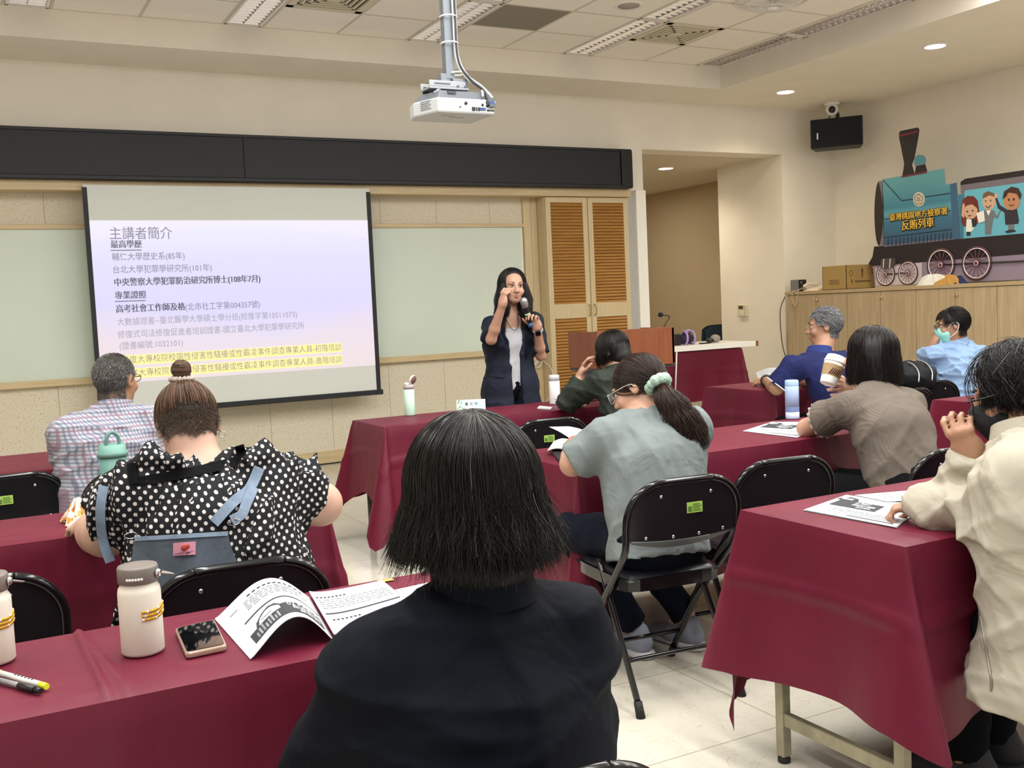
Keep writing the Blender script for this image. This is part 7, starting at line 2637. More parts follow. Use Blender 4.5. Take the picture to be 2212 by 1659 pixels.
# 9 ---- person in the light blue shirt
t = thing('person', 'person in a light blue short-sleeved shirt with glasses and a pale green face mask', 'person', (6.15, 4.85, 0))
hd = at(2057, 703, 4.95)
el = at(1992, 782, 5.12)
wr = at(2017, 744, 5.03)
g = dict(pel=(6.13, 4.80, 0.53), chest=tuple(at(2078, 800, 4.9)), nb=tuple(at(2066, 742, 4.95)), hd=hd, hf=(-0.74, 0.66, -0.1), hu=(-0.05, 0.1, 1), fwd=(-0.45, 1, 0),
         shL=tuple(at(2020, 768, 4.97)), elL=tuple(el), wrL=tuple(wr), shR=tuple(at(2116, 770, 4.86)), elR=(6.3, 5.15, 0.83), wrR=tuple(at(1975, 787, 5.4)), skin=SKINT,
         handL=((0.25, 0.1, 0.95), (0.75, -0.35, 0.0), 1, dict(curl=(1.0, 1.0, 1.0, 1.0))), handR=((-0.9, 0.3, 0.1), (0, 0, -1), -1, dict(curl=(0.3, 0.3, 0.3, 0.3))), w=(0.185, 0.185, 0.19), d=(0.13, 0.13, 0.13), arm=(0.052, 0.042, 0.03), neck=0.06)
P = figure(t, g)
LB = fabric('light_blue_shirt_cotton', '7d97b8', 0.8, 260, 0.1)
shirt(t, g, LB, 0.022, 0.66, amp=0.011, seed=20, scale=13, sl=(0.024, 0.036), collar=(LB, 0.06, 0.072))
trousers(t, g, BLACKT)
face_parts(t, P, g['hd'], g['hf'], g['hu'], lips=False)
glasses(t, P, '3a2b26', rim=0.0018)


def mask(t, P, mt, drop=0.0):
    S = Solid(0.005)
    S.ell(P(0, 0.055, -0.052), (0.066, 0.062, 0.05), m3(*[(P(1, 0, 0) - P(0, 0, 0)).normalized(), (P(0, 1, 0) - P(0, 0, 0)).normalized(), (P(0, 0, 1) - P(0, 0, 0)).normalized()]), 0.02)
    S.ell(P(0, 0.09, -0.03), (0.026, 0.034, 0.03), None, 0.03)
    S.ell(P(0, 0.05, -0.095), (0.045, 0.048, 0.028), None, 0.03)
    fv, uv = (P(0, 1, 0) - P(0, 0, 0)).normalized(), (P(0, 0, 1) - P(0, 0, 0)).normalized()
    S.cut(P(0, 0.032, -0.05), -fv)
    S.cut(P(0, 0.09, -0.006), uv + fv * 0.25)
    o = solid_part('face_mask', S, mt, t)
    m = MB()
    for s_ in (-1, 1):
        m.tube(smooth_path([P(s_ * 0.06, 0.045, -0.022), P(s_ * 0.084, 0.005, 0.02), P(s_ * 0.09, -0.028, 0.006), P(s_ * 0.082, -0.012, -0.045), P(s_ * 0.056, 0.04, -0.085)], 16), 0.0022, 5)
    return o, m


o, m = mask(t, P, mat('pale_green_surgical_mask', '8fcfc6', 0.8, bump=(40, 0.2, 0.003)))
m.build('ear_loop', mat('white_elastic', 'ecebe6', 0.7), o)
sc_ = Scalp(g['hd'], g['hf'], g['hu'])
S = Solid(0.006)
S.ell(sc_.c, tuple(sc_.ax * 1.05), m3(sc_.r, sc_.f, sc_.u)).cut(sc_.c + sc_.f * 0.05, sc_.f - sc_.u * 0.35).cut(sc_.c - sc_.u * 0.045, -sc_.u + sc_.f * 0.75)
solid_part('hair_underlayer', S, HBASE, t)
fuzz(t, g, HBK, 2200, lambda a, b, z: (b < -0.03) & (z > -0.07) & (z < 0.01), 0.02, 3, 0.0009, 1.0)
short_hair(t, sc_, HBK, 3800, 0.055, lambda d: ~((d[:, 1] > 0.6) & (d[:, 2] < 0.5)) & (d[:, 2] > -0.9) & ~((d[:, 1] > -0.1) & (d[:, 2] < -0.05)), lambda d: np.stack([0.3 * d[:, 0], np.where(d[:, 1] > 0.35, 0.5, -0.7), -0.6 * (d[:, 2] < 0.75)], 1), 13, 0.0011, 0.3, 1.07, 7)

# 10 ---- person in the beige jacket
t = thing('person', 'person in a long beige jacket with black mask and glasses, cut by the right edge', 'person', (2.4, 1.6, 0))
hd = at(2194, 848, 1.74)
elL, wrL = atz(2150, 1105, 0.815), atz(1990, 1092, 0.80)
elR, wrR = at(2066, 1080, 1.86), at(2100, 982, 1.80)
g = dict(pel=(2.33, 1.55, 0.55), chest=(2.335, 1.61, 0.82), nb=(2.355, 1.67, 0.99), hd=hd, hf=(-0.62, 0.74, -0.25), hu=(-0.12, 0.22, 0.96), fwd=(-0.35, 1, 0),
         shL=(2.20, 1.58, 0.925), elL=tuple(elL), wrL=tuple(wrL), shR=(2.52, 1.74, 0.93), elR=tuple(elR), wrR=tuple(wrR), skin=SKINT,
         handR=((-0.5, 0.1, 0.85), (0.75, 0.5, 0.35), -1, dict(curl=(0.8, 0.85, 0.9, 0.95), sc=0.95, thumb=1.1)), handL=((-0.5, 0.8, -0.15), (0, 0, -1), 1, dict(curl=(0.9, 0.95, 1.0, 1.0), sc=0.85)),
         w=(0.19, 0.18, 0.185), d=(0.14, 0.13, 0.13), arm=(0.054, 0.044, 0.03), knL=(2.36, 1.86, 0.47), anL=(2.37, 1.88, 0.09), knR=(2.52, 1.88, 0.47), anR=(2.54, 1.92, 0.09))
P = figure(t, g)
BG = fabric('beige_nylon_jacket', 'a39d8e', 0.65, 200, 0.06)
fw, rt = g['fw'], g['rt']


def coat(S):
    pel = Vector(g['pel'])
    S.cap(pel + Z * 0.16, Vector((pel.x, pel.y, 0.37)) + fw * 0.03, 0.16, 0.205, 0.03, (rt, 1.25), True)
    S.cap(pel + Z * 0.14, pel + Z * 0.1, 0.184, 0.186, 0.006, (rt, 1.25), True, 'u', True)
    # flap of the yoke over the back
    S.cap(Vector(g['chest']) + Z * 0.02, Vector(g['chest']) - Z * 0.055, 0.178, 0.192, 0.010, (rt, 1.28), True)


o = shirt(t, g, BG, 0.03, 2.02, amp=0.009, seed=22, scale=10, sl=(0.026, 0.026), name='jacket', extra=coat, collar=(BG, 0.07, 0.08))
zp = mat('jacket_zip_grey', '8a867c', 0.4, metal=0.4)
q0, q1 = at(2118, 1335, 1.40), at(2142, 1470, 1.40)


def coat_zip():
    # zip lies on the jacket's side: cast from the camera onto the jacket mesh
    me = o.data
    bm_ = __import__('mathutils').bvhtree.BVHTree.FromPolygons([v.co + OFF[o.name] for v in me.vertices], [tuple(p.vertices) for p in me.polygons])
    pts = []
    for i in range(9):
        px, py = 2118 + 24 * i / 8, 1330 + 140 * i / 8
        d_ = ray(px, py).normalized()
        h_ = bm_.ray_cast(Vector((0, 0, CAM_Z)), d_, 6)
        if h_[0] is not None:
            pts.append(h_[0] - d_ * 0.003)
    return pts


pts = coat_zip()
if len(pts) > 3:
    z_ = MB().tube(pts, 0.0035, 6).build('pocket_zip', zp, o)
    MB().box(pts[-1] - Z * 0.012, (0.008, 0.006, 0.026)).build('zip_pull', zp, z_)
trousers(t, g, BLACKT, shoes=('2a2a2c', '202023'))
face_parts(t, P, g['hd'], g['hf'], g['hu'], lips=False)
glasses(t, P, '111216', rim=0.0022, w=0.028, h=0.022)
o, m = mask(t, P, mat('black_cloth_mask', '15171b', 0.85))
m.build('ear_loop', mat('black_elastic', '15171b', 0.8), o)
sc_ = Scalp(g['hd'], g['hf'], g['hu'])
S = Solid(0.006)
S.ell(sc_.c, tuple(sc_.ax * 1.08), m3(sc_.r, sc_.f, sc_.u)).cap(sc_.c - sc_.f * 0.03, sc_.c - sc_.f * 0.05 - sc_.u * 0.075, 0.086, 0.07, 0.03).cut(sc_.c + sc_.f * 0.055, sc_.f - sc_.u * 0.35)
solid_part('hair_underlayer', S, HBASE, t)
HB2 = hair_mat('hair_black_threads', '060606', '1d1b1b', '8c8c8e', 0.3)
bob_hair(t, sc_, HB2, 3000, 0.05, seed=15, part=-0.2, flare=0.02, rad=0.0009, ragged=0.02, wave=0.005, body=1.14, face=0.62, M=16, tuck=0.25, back_len=0.04)
short_hair(t, sc_, HB2, 900, 0.10, lambda d: (d[:, 2] > -0.3) & ~((d[:, 1] > 0.7) & (d[:, 2] < 0.3)), lambda d: np.stack([d[:, 0] * 0.4, 0.15 - 0.6 * d[:, 1], -0.7 + 0 * d[:, 0]], 1), 17, 0.0008, 0.22, 1.17, 9, grey=0.16, curl=0.3)

# ------------------------------------------------------------------ things on the tables
PAPER = mat('white_paper', 'c3c5c9', 0.75)
INK = mat('grey_print', '2e3136', 0.85)
INKL = mat('pale_print', '8b9098', 0.85)
INKW = mat('paper_white_print', 'e6e7e9', 0.8)
ZT = TZ + 0.0025


class Sheet:
    """a sheet of paper over a patch fn(u, v); print is laid on it in page coordinates"""

    def __init__(s, root, fn, nu=14, nv=8, name='page', thick=0.0012):
        s.fn, s.root = fn, root
        m = MB()
        m.grid(fn, nu, nv)
        m.grid(lambda u, v: Vector(fn(1 - u, v)) - Z * thick, nu, nv)
        s.o = m.build(name, PAPER, root)
        s.acc = {}

    def at(s, u, v, e=0.0009):
        a, b, c = Vector(s.fn(u, v)), Vector(s.fn(u + 0.01, v)), Vector(s.fn(u, v + 0.01))
        n = (b - a).cross(c - a).normalized()
        return a + (n if n.z > 0 else -n) * e

    def bar(s, u0, v0, u1, v1, mt=None, n=8, e=0.0009):
        s.acc.setdefault((mt or INK).name, ((mt or INK), MB()))[1].grid(lambda a, b: s.at(u0 + (u1 - u0) * a, v0 + (v1 - v0) * b, e), n, 1)
        return s

    def poly(s, pts, mt, e=0.0011):
        s.acc.setdefault(mt.name, (mt, MB()))[1].add([s.at(u, v, e) for u, v in pts], [tuple(range(len(pts)))])
        return s

    def lines(s, u0, u1, vs, th=0.012, mt=None, seed=1):
        r = random.Random(seed)
        for v in vs:
            u = u0
            while u < u1 - 0.02:
                w = r.uniform(0.03, 0.09)
                s.bar(u, v, min(u + w, u1), v + th, mt or INKL, 2)
                u += w + 0.015
        return s

    def text(s, body, u, v, h, w, mt):
        cu = bpy.data.curves.new('t', 'FONT')
        cu.body = body
        cu.size = 1.0
        cu.resolution_u = 2
        q = bpy.data.objects.new('t', cu)
        COL.objects.link(q)
        me = bpy.data.meshes.new_from_object(q.evaluated_get(bpy.context.evaluated_depsgraph_get()))
        bpy.data.objects.remove(q)
        bpy.data.curves.remove(cu)
        a = np.array([tuple(x.co) for x in me.vertices])
        lo, hi = a.min(0), a.max(0)
        for x in me.vertices:
            x.co = s.at(u + (x.co.x - lo[0]) / (hi[0] - lo[0]) * w, v + (x.co.y - lo[1]) / (hi[1] - lo[1]) * h, 0.0016)
        me.materials.clear()
        link_mesh('printed_text', me, mt, s.o)
        return s

    def done(s):
        for nm, (mt, m) in s.acc.items():
            m.build('printed_pattern', mt, s.o)
        return s


def quad(a, b, c, d):
    """bilinear patch: a near-left, b near-right, c far-right, d far-left"""
    a, b, c, d = map(Vector, (a, b, c, d))
    return lambda u, v: a.lerp(b, u).lerp(d.lerp(c, u), v)


def handout(s, no, w1, w2):
    s.bar(0.08, 0.42, 0.62, 0.72)
    s.poly([(0.03, 0.72), (0.03, 0.78), (0.12, 0.9), (0.24, 0.86), (0.3, 0.72)], INK)
    s.bar(0.07, 0.76, 0.2, 0.82, INKW, 3, 0.0013)
    s.text(no + ' PART', 0.3, 0.62, 0.07, 0.18, INKW).text(w1, 0.3, 0.53, 0.07, 0.27, INKW).text(w2, 0.38, 0.45, 0.06, 0.17, INKW)
    s.lines(0.2, 0.95, (0.3, 0.25), 0.02, INKL, 3).lines(0.2, 0.95, (0.2, 0.15), 0.014, INKL, 4).bar(0.45, 0.08, 0.95, 0.1, INK)
    s.lines(0.7, 0.97, (0.85, 0.79, 0.73, 0.67), 0.012, INKL, 5)
    return s


# nearest left table
A, B_ = atz(541, 1424, ZT), atz(464, 1337, ZT)
Cc, D_ = atz(668, 1290, ZT), atz(722, 1385, ZT)
t = thing('booklet', 'open printed booklet with its left page curling up on the nearest left table', 'booklet', (A + Cc) / 2)


def lpage(u, v):
    p = A.lerp(D_, u).lerp(B_.lerp(Cc, u), v)
    hump = 0.062 * (math.sin(math.pi * min(1, u * 1.0)) ** 1.1) * (0.75 + 0.5 * u)
    return p + Z * max(0.0006, hump)


s = Sheet(t, lpage, 26, 12, 'curled_page')
s.bar(0.12, 0.10, 0.5, 0.26, INK, 10).bar(0.5, 0.10, 0.93, 0.34, INK, 12).poly([(0.2, 0.26), (0.22, 0.33), (0.3, 0.39), (0.38, 0.42), (0.45, 0.40), (0.5, 0.33), (0.5, 0.26)], INK)
s.bar(0.27, 0.31, 0.4, 0.345, INKW, 6, 0.0014).bar(0.15, 0.48, 0.97, 0.5, INK, 18)
s.text('02 PART', 0.56, 0.26, 0.07, 0.33, INKW).text('起源動機', 0.60, 0.185, 0.065, 0.3, INKW).text('與目的', 0.66, 0.115, 0.06, 0.22, INKW)
for i in range(11):
    s.bar(0.3 + i * 0.055, 0.85, 0.335 + i * 0.055, 0.875, INK, 2)
s.lines(0.24, 0.93, (0.79, 0.75, 0.71, 0.67, 0.63), 0.014, INKL, 7).lines(0.1, 0.18, (0.8,), 0.014, INKL, 2)
for i in range(8):
    u = 0.17 + 0.035 * i
    s.bar(u, 0.12, u + 0.02, 0.2 + 0.03 * (i % 3), INKL if i % 2 else mat('mid_print', '7b7f86', 0.85), 2, 0.0013)
s.done()
E_, F_ = atz(826, 1255, ZT), atz(905, 1320, ZT)
s = Sheet(t, lambda u, v: D_.lerp(F_, u).lerp(Cc.lerp(E_, u), v) + Z * (0.002 + 0.012 * math.exp(-u * 6)), 20, 8, 'flat_page')
for i in range(8):
    s.bar(0.04 + i * 0.05, 0.82, 0.07 + i * 0.05, 0.845, INK, 2)
s.lines(0.05, 0.95, (0.76, 0.71, 0.66, 0.61, 0.56), 0.014, INKL, 8).bar(0.04, 0.42, 0.97, 0.445, INK, 16)
for i in range(7):
    s.bar(0.08 + i * 0.05, 0.28, 0.11 + i * 0.05, 0.305, INK, 2)
s.done()
q = E_ - X * 0.005
MB().b2(q + Vector((-0.005, -0.012, 0.0008)), q + Vector((0.03, 0.006, 0.0014))).build('index_tab', mat('yellow_sticky_tab', 'e0b24a', 0.7), t)
t = thing('paper_sheet', 'white loose sheets right of the booklet on the nearest left table', 'paper', atz(890, 1280, ZT))
Sheet(t, quad(atz(905, 1318, ZT + 0.0), atz(1010, 1290, ZT), atz(925, 1258, ZT), atz(853, 1274, ZT)), 6, 4).lines(0.1, 0.9, (0.3, 0.4, 0.5, 0.6), 0.014, INKL, 3).done()
# phone
pa, pb, pc_, pd_ = atz(402, 1427, TZ), atz(492, 1408, TZ), atz(464, 1350, TZ), atz(378, 1370, TZ)
t = thing('smartphone', 'smartphone in a clear case lying face up between bottle and booklet', 'phone', (pa + pc_) / 2)


def slab(a, b, c, d, z0, z1, rnd_=0.012, inset=0.0):
    ctr = (a + b + c + d) / 4
    pts = []
    cs = [a, b, c, d]
    for i in range(4):
        p, pv, nx_ = cs[i], cs[i - 1], cs[(i + 1) % 4]
        d1, d2 = (pv - p).normalized(), (nx_ - p).normalized()
        for k_ in range(5):
            f_ = k_ / 4
            pts.append(p + d1 * rnd_ * (1 - f_) ** 2 + d2 * rnd_ * f_ ** 2)
    pts = [ctr + (p - ctr) * (1 - inset) for p in pts]
    n = len(pts)
    vs = [Vector((p.x, p.y, z)) for z in (z0, z1) for p in pts]
    return MB().add(vs, [tuple(range(n))[::-1], tuple(range(n, 2 * n))] + [(i, (i + 1) % n, n + (i + 1) % n, n + i) for i in range(n)])


slab(pa, pb, pc_, pd_, TZ + 0.002, TZ + 0.013).build('case', mat('clear_champagne_case', 'b59e8c', 0.2, metal=0.4), t, 0.003)
slab(pa, pb, pc_, pd_, TZ + 0.0125, TZ + 0.0142, 0.012, 0.09).build('screen', mat('black_mirror_screen', '08080a', 0.03, spec=0.8), t)


def white_bottle(label, c, yaw, grp):
    t = thing('water_bottle', label, 'bottle', c, group=grp)
    W_ = mat('matte_cream_bottle', 'dcd5c8', 0.55, bump=(500, 0.08, 0.001))
    MB().lathe([(0.0, 0.001), (0.036, 0.001), (0.0395, 0.006), (0.0395, 0.118), (0.038, 0.127), (0.034, 0.133), (0.0345, 0.14)], c, 40).build('body', W_, t)
    GL = mat('warm_grey_lid', '6e655f', 0.5)
    MB().lathe([(0.036, 0.138), (0.0375, 0.14), (0.0375, 0.166), (0.0355, 0.17), (0.02, 0.1685), (0.0, 0.168)], c, 40).build('lid', GL, t)
    GEM = mat('amber_gem', 'd09a2c', 0.15, metal=0.6)
    GEMC = mat('clear_gem', 'e0dcd8', 0.1, metal=0.6)
    dv = lambda a: Vector((math.cos(a), math.sin(a), 0))
    m1, m2_ = MB(), MB()
    for r_ in range(3):
        for i in range(15):
            a = yaw - 0.45 + i * 0.105
            (m2_ if (i * 7 + r_ * 5) % 6 == 0 else m1).ell(Vector(c) + dv(a) * 0.0398 + Z * (0.072 + r_ * 0.0072 + 0.007 * max(0, i - 6) / 8), 0.0033, None, 7, 5)
    m1.build('amber_gems', GEM, t)
    for i in range(6):
        m2_.ell(Vector(c) + dv(yaw - 1.1 + i * 0.14) * 0.0378 + Z * 0.149, 0.0032, None, 7, 5)
    m2_.build('clear_gems', GEMC, t)
    a = yaw + 0.75
    pv = Vector(c) + dv(yaw + 0.55) * 0.0375 + Z * 0.154
    MB().lathe([(0.0, 0.008), (0.006, 0.008), (0.0085, 0.004), (0.0085, 0.0)], pv, 16, dv(yaw + 0.55).to_track_quat('Z', 'Y').to_matrix()).build('pivot', mat('chrome_pivot', 'cfcfd2', 0.12, metal=1.0), t)
    m = MB()
    tip = dv(yaw + 1.25)
    p0, p1 = pv + dv(yaw + 0.55) * 0.003, Vector(c) + dv(yaw + 1.2) * 0.062 + Z * 0.142
    p2 = Vector(c) + dv(yaw + 1.75) * 0.06 + Z * 0.142
    p3 = Vector(c) + dv(yaw + 2.9) * 0.0395 + Z * 0.154
    C_ = smooth_path([p0, p0.lerp(p1, 0.6), p1, p2, p3.lerp(p2, 0.4), p3], 24)
    m.tube(C_, 0.0065, 8, flat=0.3)
    m.build('handle', mat('grey_silicone_strap', '857d77', 0.6), t)


cbt = atz(310, 1408, TZ + 0.002)
white_bottle('white water bottle with grey lid and amber gems, standing left of the smartphone', cbt, -1.15, 'white jewelled bottles')
cb2 = atz(-14, 1430, TZ + 0.002)
white_bottle('white water bottle half cut off at the left edge above the pens', cb2, -0.9, 'white jewelled bottles')


def pen(label, name, a, b, r, body, cap0, cap1, tipl=0.12):
    a, b = Vector(a), Vector(b)
    d = (b - a)
    t = thing(name, label, 'pen', (a + b) / 2)
    MB().tube([a + d * 0.25, b - d * 0.1], r * 0.92, 12).build('barrel', body, t)
    MB().tube([a, a + d * 0.25], r, 12).build('cap', cap0, t)
    MB().tube([b - d * 0.1, b], [r * 0.95, r * 0.9], 12).build('end_plug', cap1, t)
    return t


YEL = mat('fluorescent_yellow', 'dbe02c', 0.4)
pa, pb = atz(-30, 1446, TZ + 0.009), atz(101, 1483, TZ + 0.009)
t = pen('yellow highlighter lying beside the black pen on the nearest left table', 'highlighter', pa, pb, 0.0062, mat('white_pen_barrel', 'd6d6d2', 0.4), YEL, YEL)
d = (pb - pa).normalized()
sd = Vector((d.y, -d.x, 0))
for i in range(6):
    MB().box(pa + (pb - pa) * (0.5 + 0.055 * i) + Z * 0.006, (0.0035, 0.004, 0.0008), Matrix(m3(d, -sd, Z))).build('barrel_print', mat('black_print', '222222', 0.6), t)
pa, pb = atz(-30, 1462, TZ + 0.008), atz(88, 1493, TZ + 0.008)
t = pen('black pen with clear barrel lying in front of the highlighter', 'ballpoint_pen', pa, pb, 0.0055, mat('clear_grey_barrel', '8f8f94', 0.15), mat('black_pen_plastic', '18181a', 0.35), mat('black_pen_plastic', '18181a', 0.35))
MB().tube([pa + (pb - pa) * 0.62, pa + (pb - pa) * 0.9], 0.0062, 12).build('grip', mat('black_pen_plastic', '18181a', 0.35), t)

# table of the polka dot blouse: teal tumbler and crumpled snack bag
tb = Vector((0.435, 3.72, TZ + 0.002))
t = thing('tumbler', 'teal tumbler with a carry loop, standing between the checked shirt and polka dots', 'bottle', tb)
TEAL = mat('teal_tumbler_plastic', '56837a', 0.5)
MB().lathe([(0.0, 0), (0.036, 0), (0.04, 0.01), (0.046, 0.19)], tb, 28).build('body', TEAL, t)
MB().lathe([(0.05, 0.185), (0.05, 0.2), (0.044, 0.205), (0.042, 0.225), (0.0, 0.226)], tb, 28).build('lid', mat('teal_lid', '6a988d', 0.5), t)
MB().tube(smooth_path([tb + Vector((-0.02, -0.02, 0.215)), tb + Vector((-0.018, -0.02, 0.25)), tb + Vector((0, -0.015, 0.268)), tb + Vector((0.02, -0.01, 0.25)), tb + Vector((0.022, -0.01, 0.22))], 16), 0.006, 8).build('carry_loop', TEAL, t)
sb = atz(167, 1128, TZ + 0.003)
rnd = random.Random(2)


def crum(u, v, sx=0.045, sy=0.075, hh=0.06, sd=1.0):
    a, r = u * 2 * math.pi, math.sin(v * math.pi / 2)
    w = 1 + 0.22 * math.sin(3 * a + sd) + 0.15 * math.sin(5 * a + 2 * sd) * r
    h_ = hh * (1 - r ** 2) * (1 + 0.3 * math.sin(4 * a + sd)) + 0.012 * math.sin(7 * a + 5 * v) * r * (1 - r) * 3
    return Vector((sb.x + sx * r * w * math.cos(a), sb.y + sy * r * w * math.sin(a), sb.z + max(0.0, h_)))


def bag_mat():
    k = NT('orange_white_wrapper')
    nz = k.n('TexNoise', Vector=k.obj(), Scale=22.0, Detail=2.0)
    k.base(k.ramp(nz.outputs['Fac'], [(0.42, lin('ded7cc')), (0.47, lin('c98222')), (0.56, lin('d69a35')), (0.6, lin('6d3c20')), (0.68, lin('d8d0c4'))], 'CONSTANT'))
    k.b.inputs['Roughness'].default_value = 0.3
    return k.m


tag(MB().grid(crum, 40, 12).build('snack_bag', bag_mat()), 'crumpled orange and white snack bag by the left hand of the polka dot person', 'snack bag')

# middle table
s_a, s_b, s_c, s_d = atz(1706, 943, ZT), atz(1800, 930, ZT), atz(1728, 903, ZT), atz(1669, 911, ZT)
t = thing('handout', 'printed handout by the blue bottle, under the elbow of the person in brown', 'paper', (s_a + s_c) / 2)
handout(Sheet(t, quad(atz(1604, 931, ZT), atz(1722, 945, ZT), atz(1800, 912, ZT), atz(1668, 911, ZT)), 12, 8), '01', '認識性別平等', '基本概念').done()
c = atz(1712, 904, TZ + 0.002)
t = thing('blue_thermos', 'light blue thermos bottle standing behind the printed handout', 'bottle', c)
MB().lathe([(0.0, 0), (0.0335, 0), (0.0345, 0.004), (0.0345, 0.035)], c, 32).build('base_band', mat('pale_lilac_base', 'b5bede', 0.4), t)
MB().lathe([(0.0347, 0.035), (0.0347, 0.062)], c, 32, cap=False).build('dark_band', mat('slate_blue_band', '7088b5', 0.45), t)
MB().lathe([(0.0345, 0.062), (0.0345, 0.165), (0.033, 0.167)], c, 32).build('body', mat('light_blue_enamel', 'a6bfe6', 0.35), t)
MB().lathe([(0.0335, 0.167), (0.034, 0.17), (0.034, 0.192), (0.031, 0.196), (0.0, 0.1965)], c, 32).build('lid', mat('sky_blue_lid', '9bbbe2', 0.4), t)
t = thing('black_folder', 'black folder with a white sheet by the elbow of the grey-green T-shirt person', 'folder', atz(1235, 985, TZ))
slab(atz(1207, 1000, TZ), atz(1275, 985, TZ), atz(1262, 962, TZ), atz(1190, 978, TZ), TZ + 0.003, TZ + 0.016, 0.01).build('cover', mat('black_folder_cover', '24262c', 0.5), t, 0.002)
Sheet(t, lambda u, v: quad(atz(1182, 983, ZT + 0.0), atz(1222, 982, ZT), atz(1230, 958, ZT), atz(1196, 962, ZT))(u, v) + Z * (0.017 + 0.01 * math.sin(u * 3)), 8, 4, 'loose_sheet').done()
t = thing('held_paper', 'white sheet of paper held up by the person in the grey-green T-shirt', 'paper', at(1235, 945, 3.55))
pA, pB, pC, pD = at(1186, 922, 3.72), at(1250, 962, 3.50), at(1290, 944, 3.52), at(1228, 921, 3.76)
Sheet(t, lambda u, v: pA.lerp(pB, u).lerp(pD.lerp(pC, u), v) + Z * 0.008 * math.sin(u * 3.1), 10, 5, 'page').done()
t = thing('small_papers', 'white papers on the middle table under the far arm of the brown top person', 'paper', atz(1805, 908, ZT))
Sheet(t, quad(atz(1790, 918, ZT), atz(1850, 915, ZT), atz(1850, 900, ZT), atz(1785, 903, ZT)), 5, 3).lines(0.1, 0.9, (0.3, 0.5, 0.7), 0.03, INKL).done()

# front table
c = atz(886, 897, TZ + 0.002)
t = thing('mint_thermos', 'mint green thermos with its flip lid open, at the left end of the front table', 'bottle', c)
MINT = mat('mint_enamel', 'b9d6c4', 0.4)
MB().lathe([(0.0, 0), (0.031, 0), (0.0325, 0.004), (0.0325, 0.16)], c, 28).build('body', MINT, t)
MB().lathe([(0.0325, 0.16), (0.0325, 0.182), (0.026, 0.186), (0.0, 0.187)], c, 28).build('collar', mat('lilac_grey_collar', 'aaa4a6', 0.45), t)
MB().lathe([(0.016, 0.186), (0.013, 0.2), (0.0, 0.201)], c - X * 0.012, 16).build('spout', mat('white_spout', 'e0dcda', 0.5), t)
lc = c + Vector((0.028, -0.004, 0.215))
RL = (Vector((0.45, -0.75, -0.35))).to_track_quat('Z', 'Y').to_matrix()
MB().lathe([(0.0, -0.014), (0.02, -0.014), (0.03, -0.004), (0.031, 0.006)], lc, 24, RL).build('flip_lid', mat('cream_flip_lid', 'd9d8cc', 0.45), t)
MB().lathe([(0.0, 0.008), (0.026, 0.007), (0.027, 0.004)], lc, 24, RL).build('lid_seal', mat('brown_lid_seal', '7d5f58', 0.6), t)


def name_card(label, a, b, full):
    """tent card; a, b = lower front corners"""
    a, b = Vector(a), Vector(b)
    d = (b - a).normalized()
    L = (b - a).length
    bk_ = Vector((-d.y, d.x, 0))
    hgt = L * 0.38
    t = thing('name_card', label, 'name card', (a + b) / 2)
    up = (bk_ * 0.03 + Z * hgt)
    m = MB()
    m.add([a, b, b + up, a + up, a + bk_ * 0.06, b + bk_ * 0.06], [(0, 1, 2, 3), (3, 2, 5, 4), (0, 4, 5, 1), (0, 3, 4), (1, 5, 2)])
    m.build('card', mat('white_card', 'dce8ea', 0.6), t)
    uy = up.normalized()
    un = d.cross(uy)
    P_ = lambda u, v, e=0.001: a + d * L * u + up * v + un * e
    m = MB()
    m.add([P_(0.62, 0.12), P_(0.98, 0.12), P_(0.98, 0.95), P_(0.7, 0.9)], [(0, 1, 2, 3)])
    m.build('blue_wash', mat('pale_blue_print', 'b3dced', 0.7), t)
    r = random.Random(5)
    m, m2_ = MB(), MB()
    for i in range(26):
        u, v = r.uniform(0.02, 0.2 + 0.12 * (i % 2)), r.uniform(0.06, 0.92)
        if u > 0.2 and v > 0.5:
            continue
        s_ = r.uniform(0.02, 0.045)
        (m if i % 3 else m2_).add([P_(u, v, 0.0013), P_(u + s_, v - 0.05, 0.0013), P_(u + s_ * 1.6, v + 0.06, 0.0013), P_(u + s_ * 0.3, v + 0.09, 0.0013)], [(0, 1, 2, 3)])
    m.build('leaf_print', mat('leaf_green_print', '7cbf88', 0.7), t)
    m2_.build('dark_leaf_print', mat('deep_green_print', '3f8052', 0.7), t)
    if full:
        text_part('card_lettering', '葛 文 玲', P_(0.28, 0.5, 0.0016), d, uy, L * 0.13, mat('slate_lettering', '3f5a63', 0.7), t)


name_card('name card with green leaf print standing before the speaker', atz(987, 889, TZ + 0.002), atz(1049, 886, TZ + 0.002), True)
name_card('second leaf-printed name card, beside the person in the dark green jacket', atz(1256, 862, TZ + 0.002), atz(1300, 858, TZ + 0.002), True)
c = atz(1199, 872, TZ + 0.002)
t = thing('white_thermos', 'white thermos bottle standing on the front table right of the speaker', 'bottle', c)
MB().lathe([(0.0, 0), (0.034, 0), (0.0355, 0.004), (0.0345, 0.145), (0.033, 0.147)], c, 32).build('body', mat('white_bottle_enamel', 'e6e6ea', 0.4), t)
MB().lathe([(0.0335, 0.147), (0.0335, 0.178), (0.03, 0.184), (0.0, 0.185)], c, 32).build('lid', mat('pale_grey_lid', 'd3d5d9', 0.45), t)
vd = Vector((-c.x, -c.y, 0)).normalized()
rr = Vector((-vd.y, vd.x, 0)) * -1
text_part('bottle_mark', 'mosh', c + vd * 0.0357 - rr * -0.006 + Z * 0.03, -rr if rr.x < 0 else rr, Z, 0.009, INKL, t)
t = thing('white_card', 'small white card lying at the near edge of the front table', 'card', atz(1177, 884, TZ))
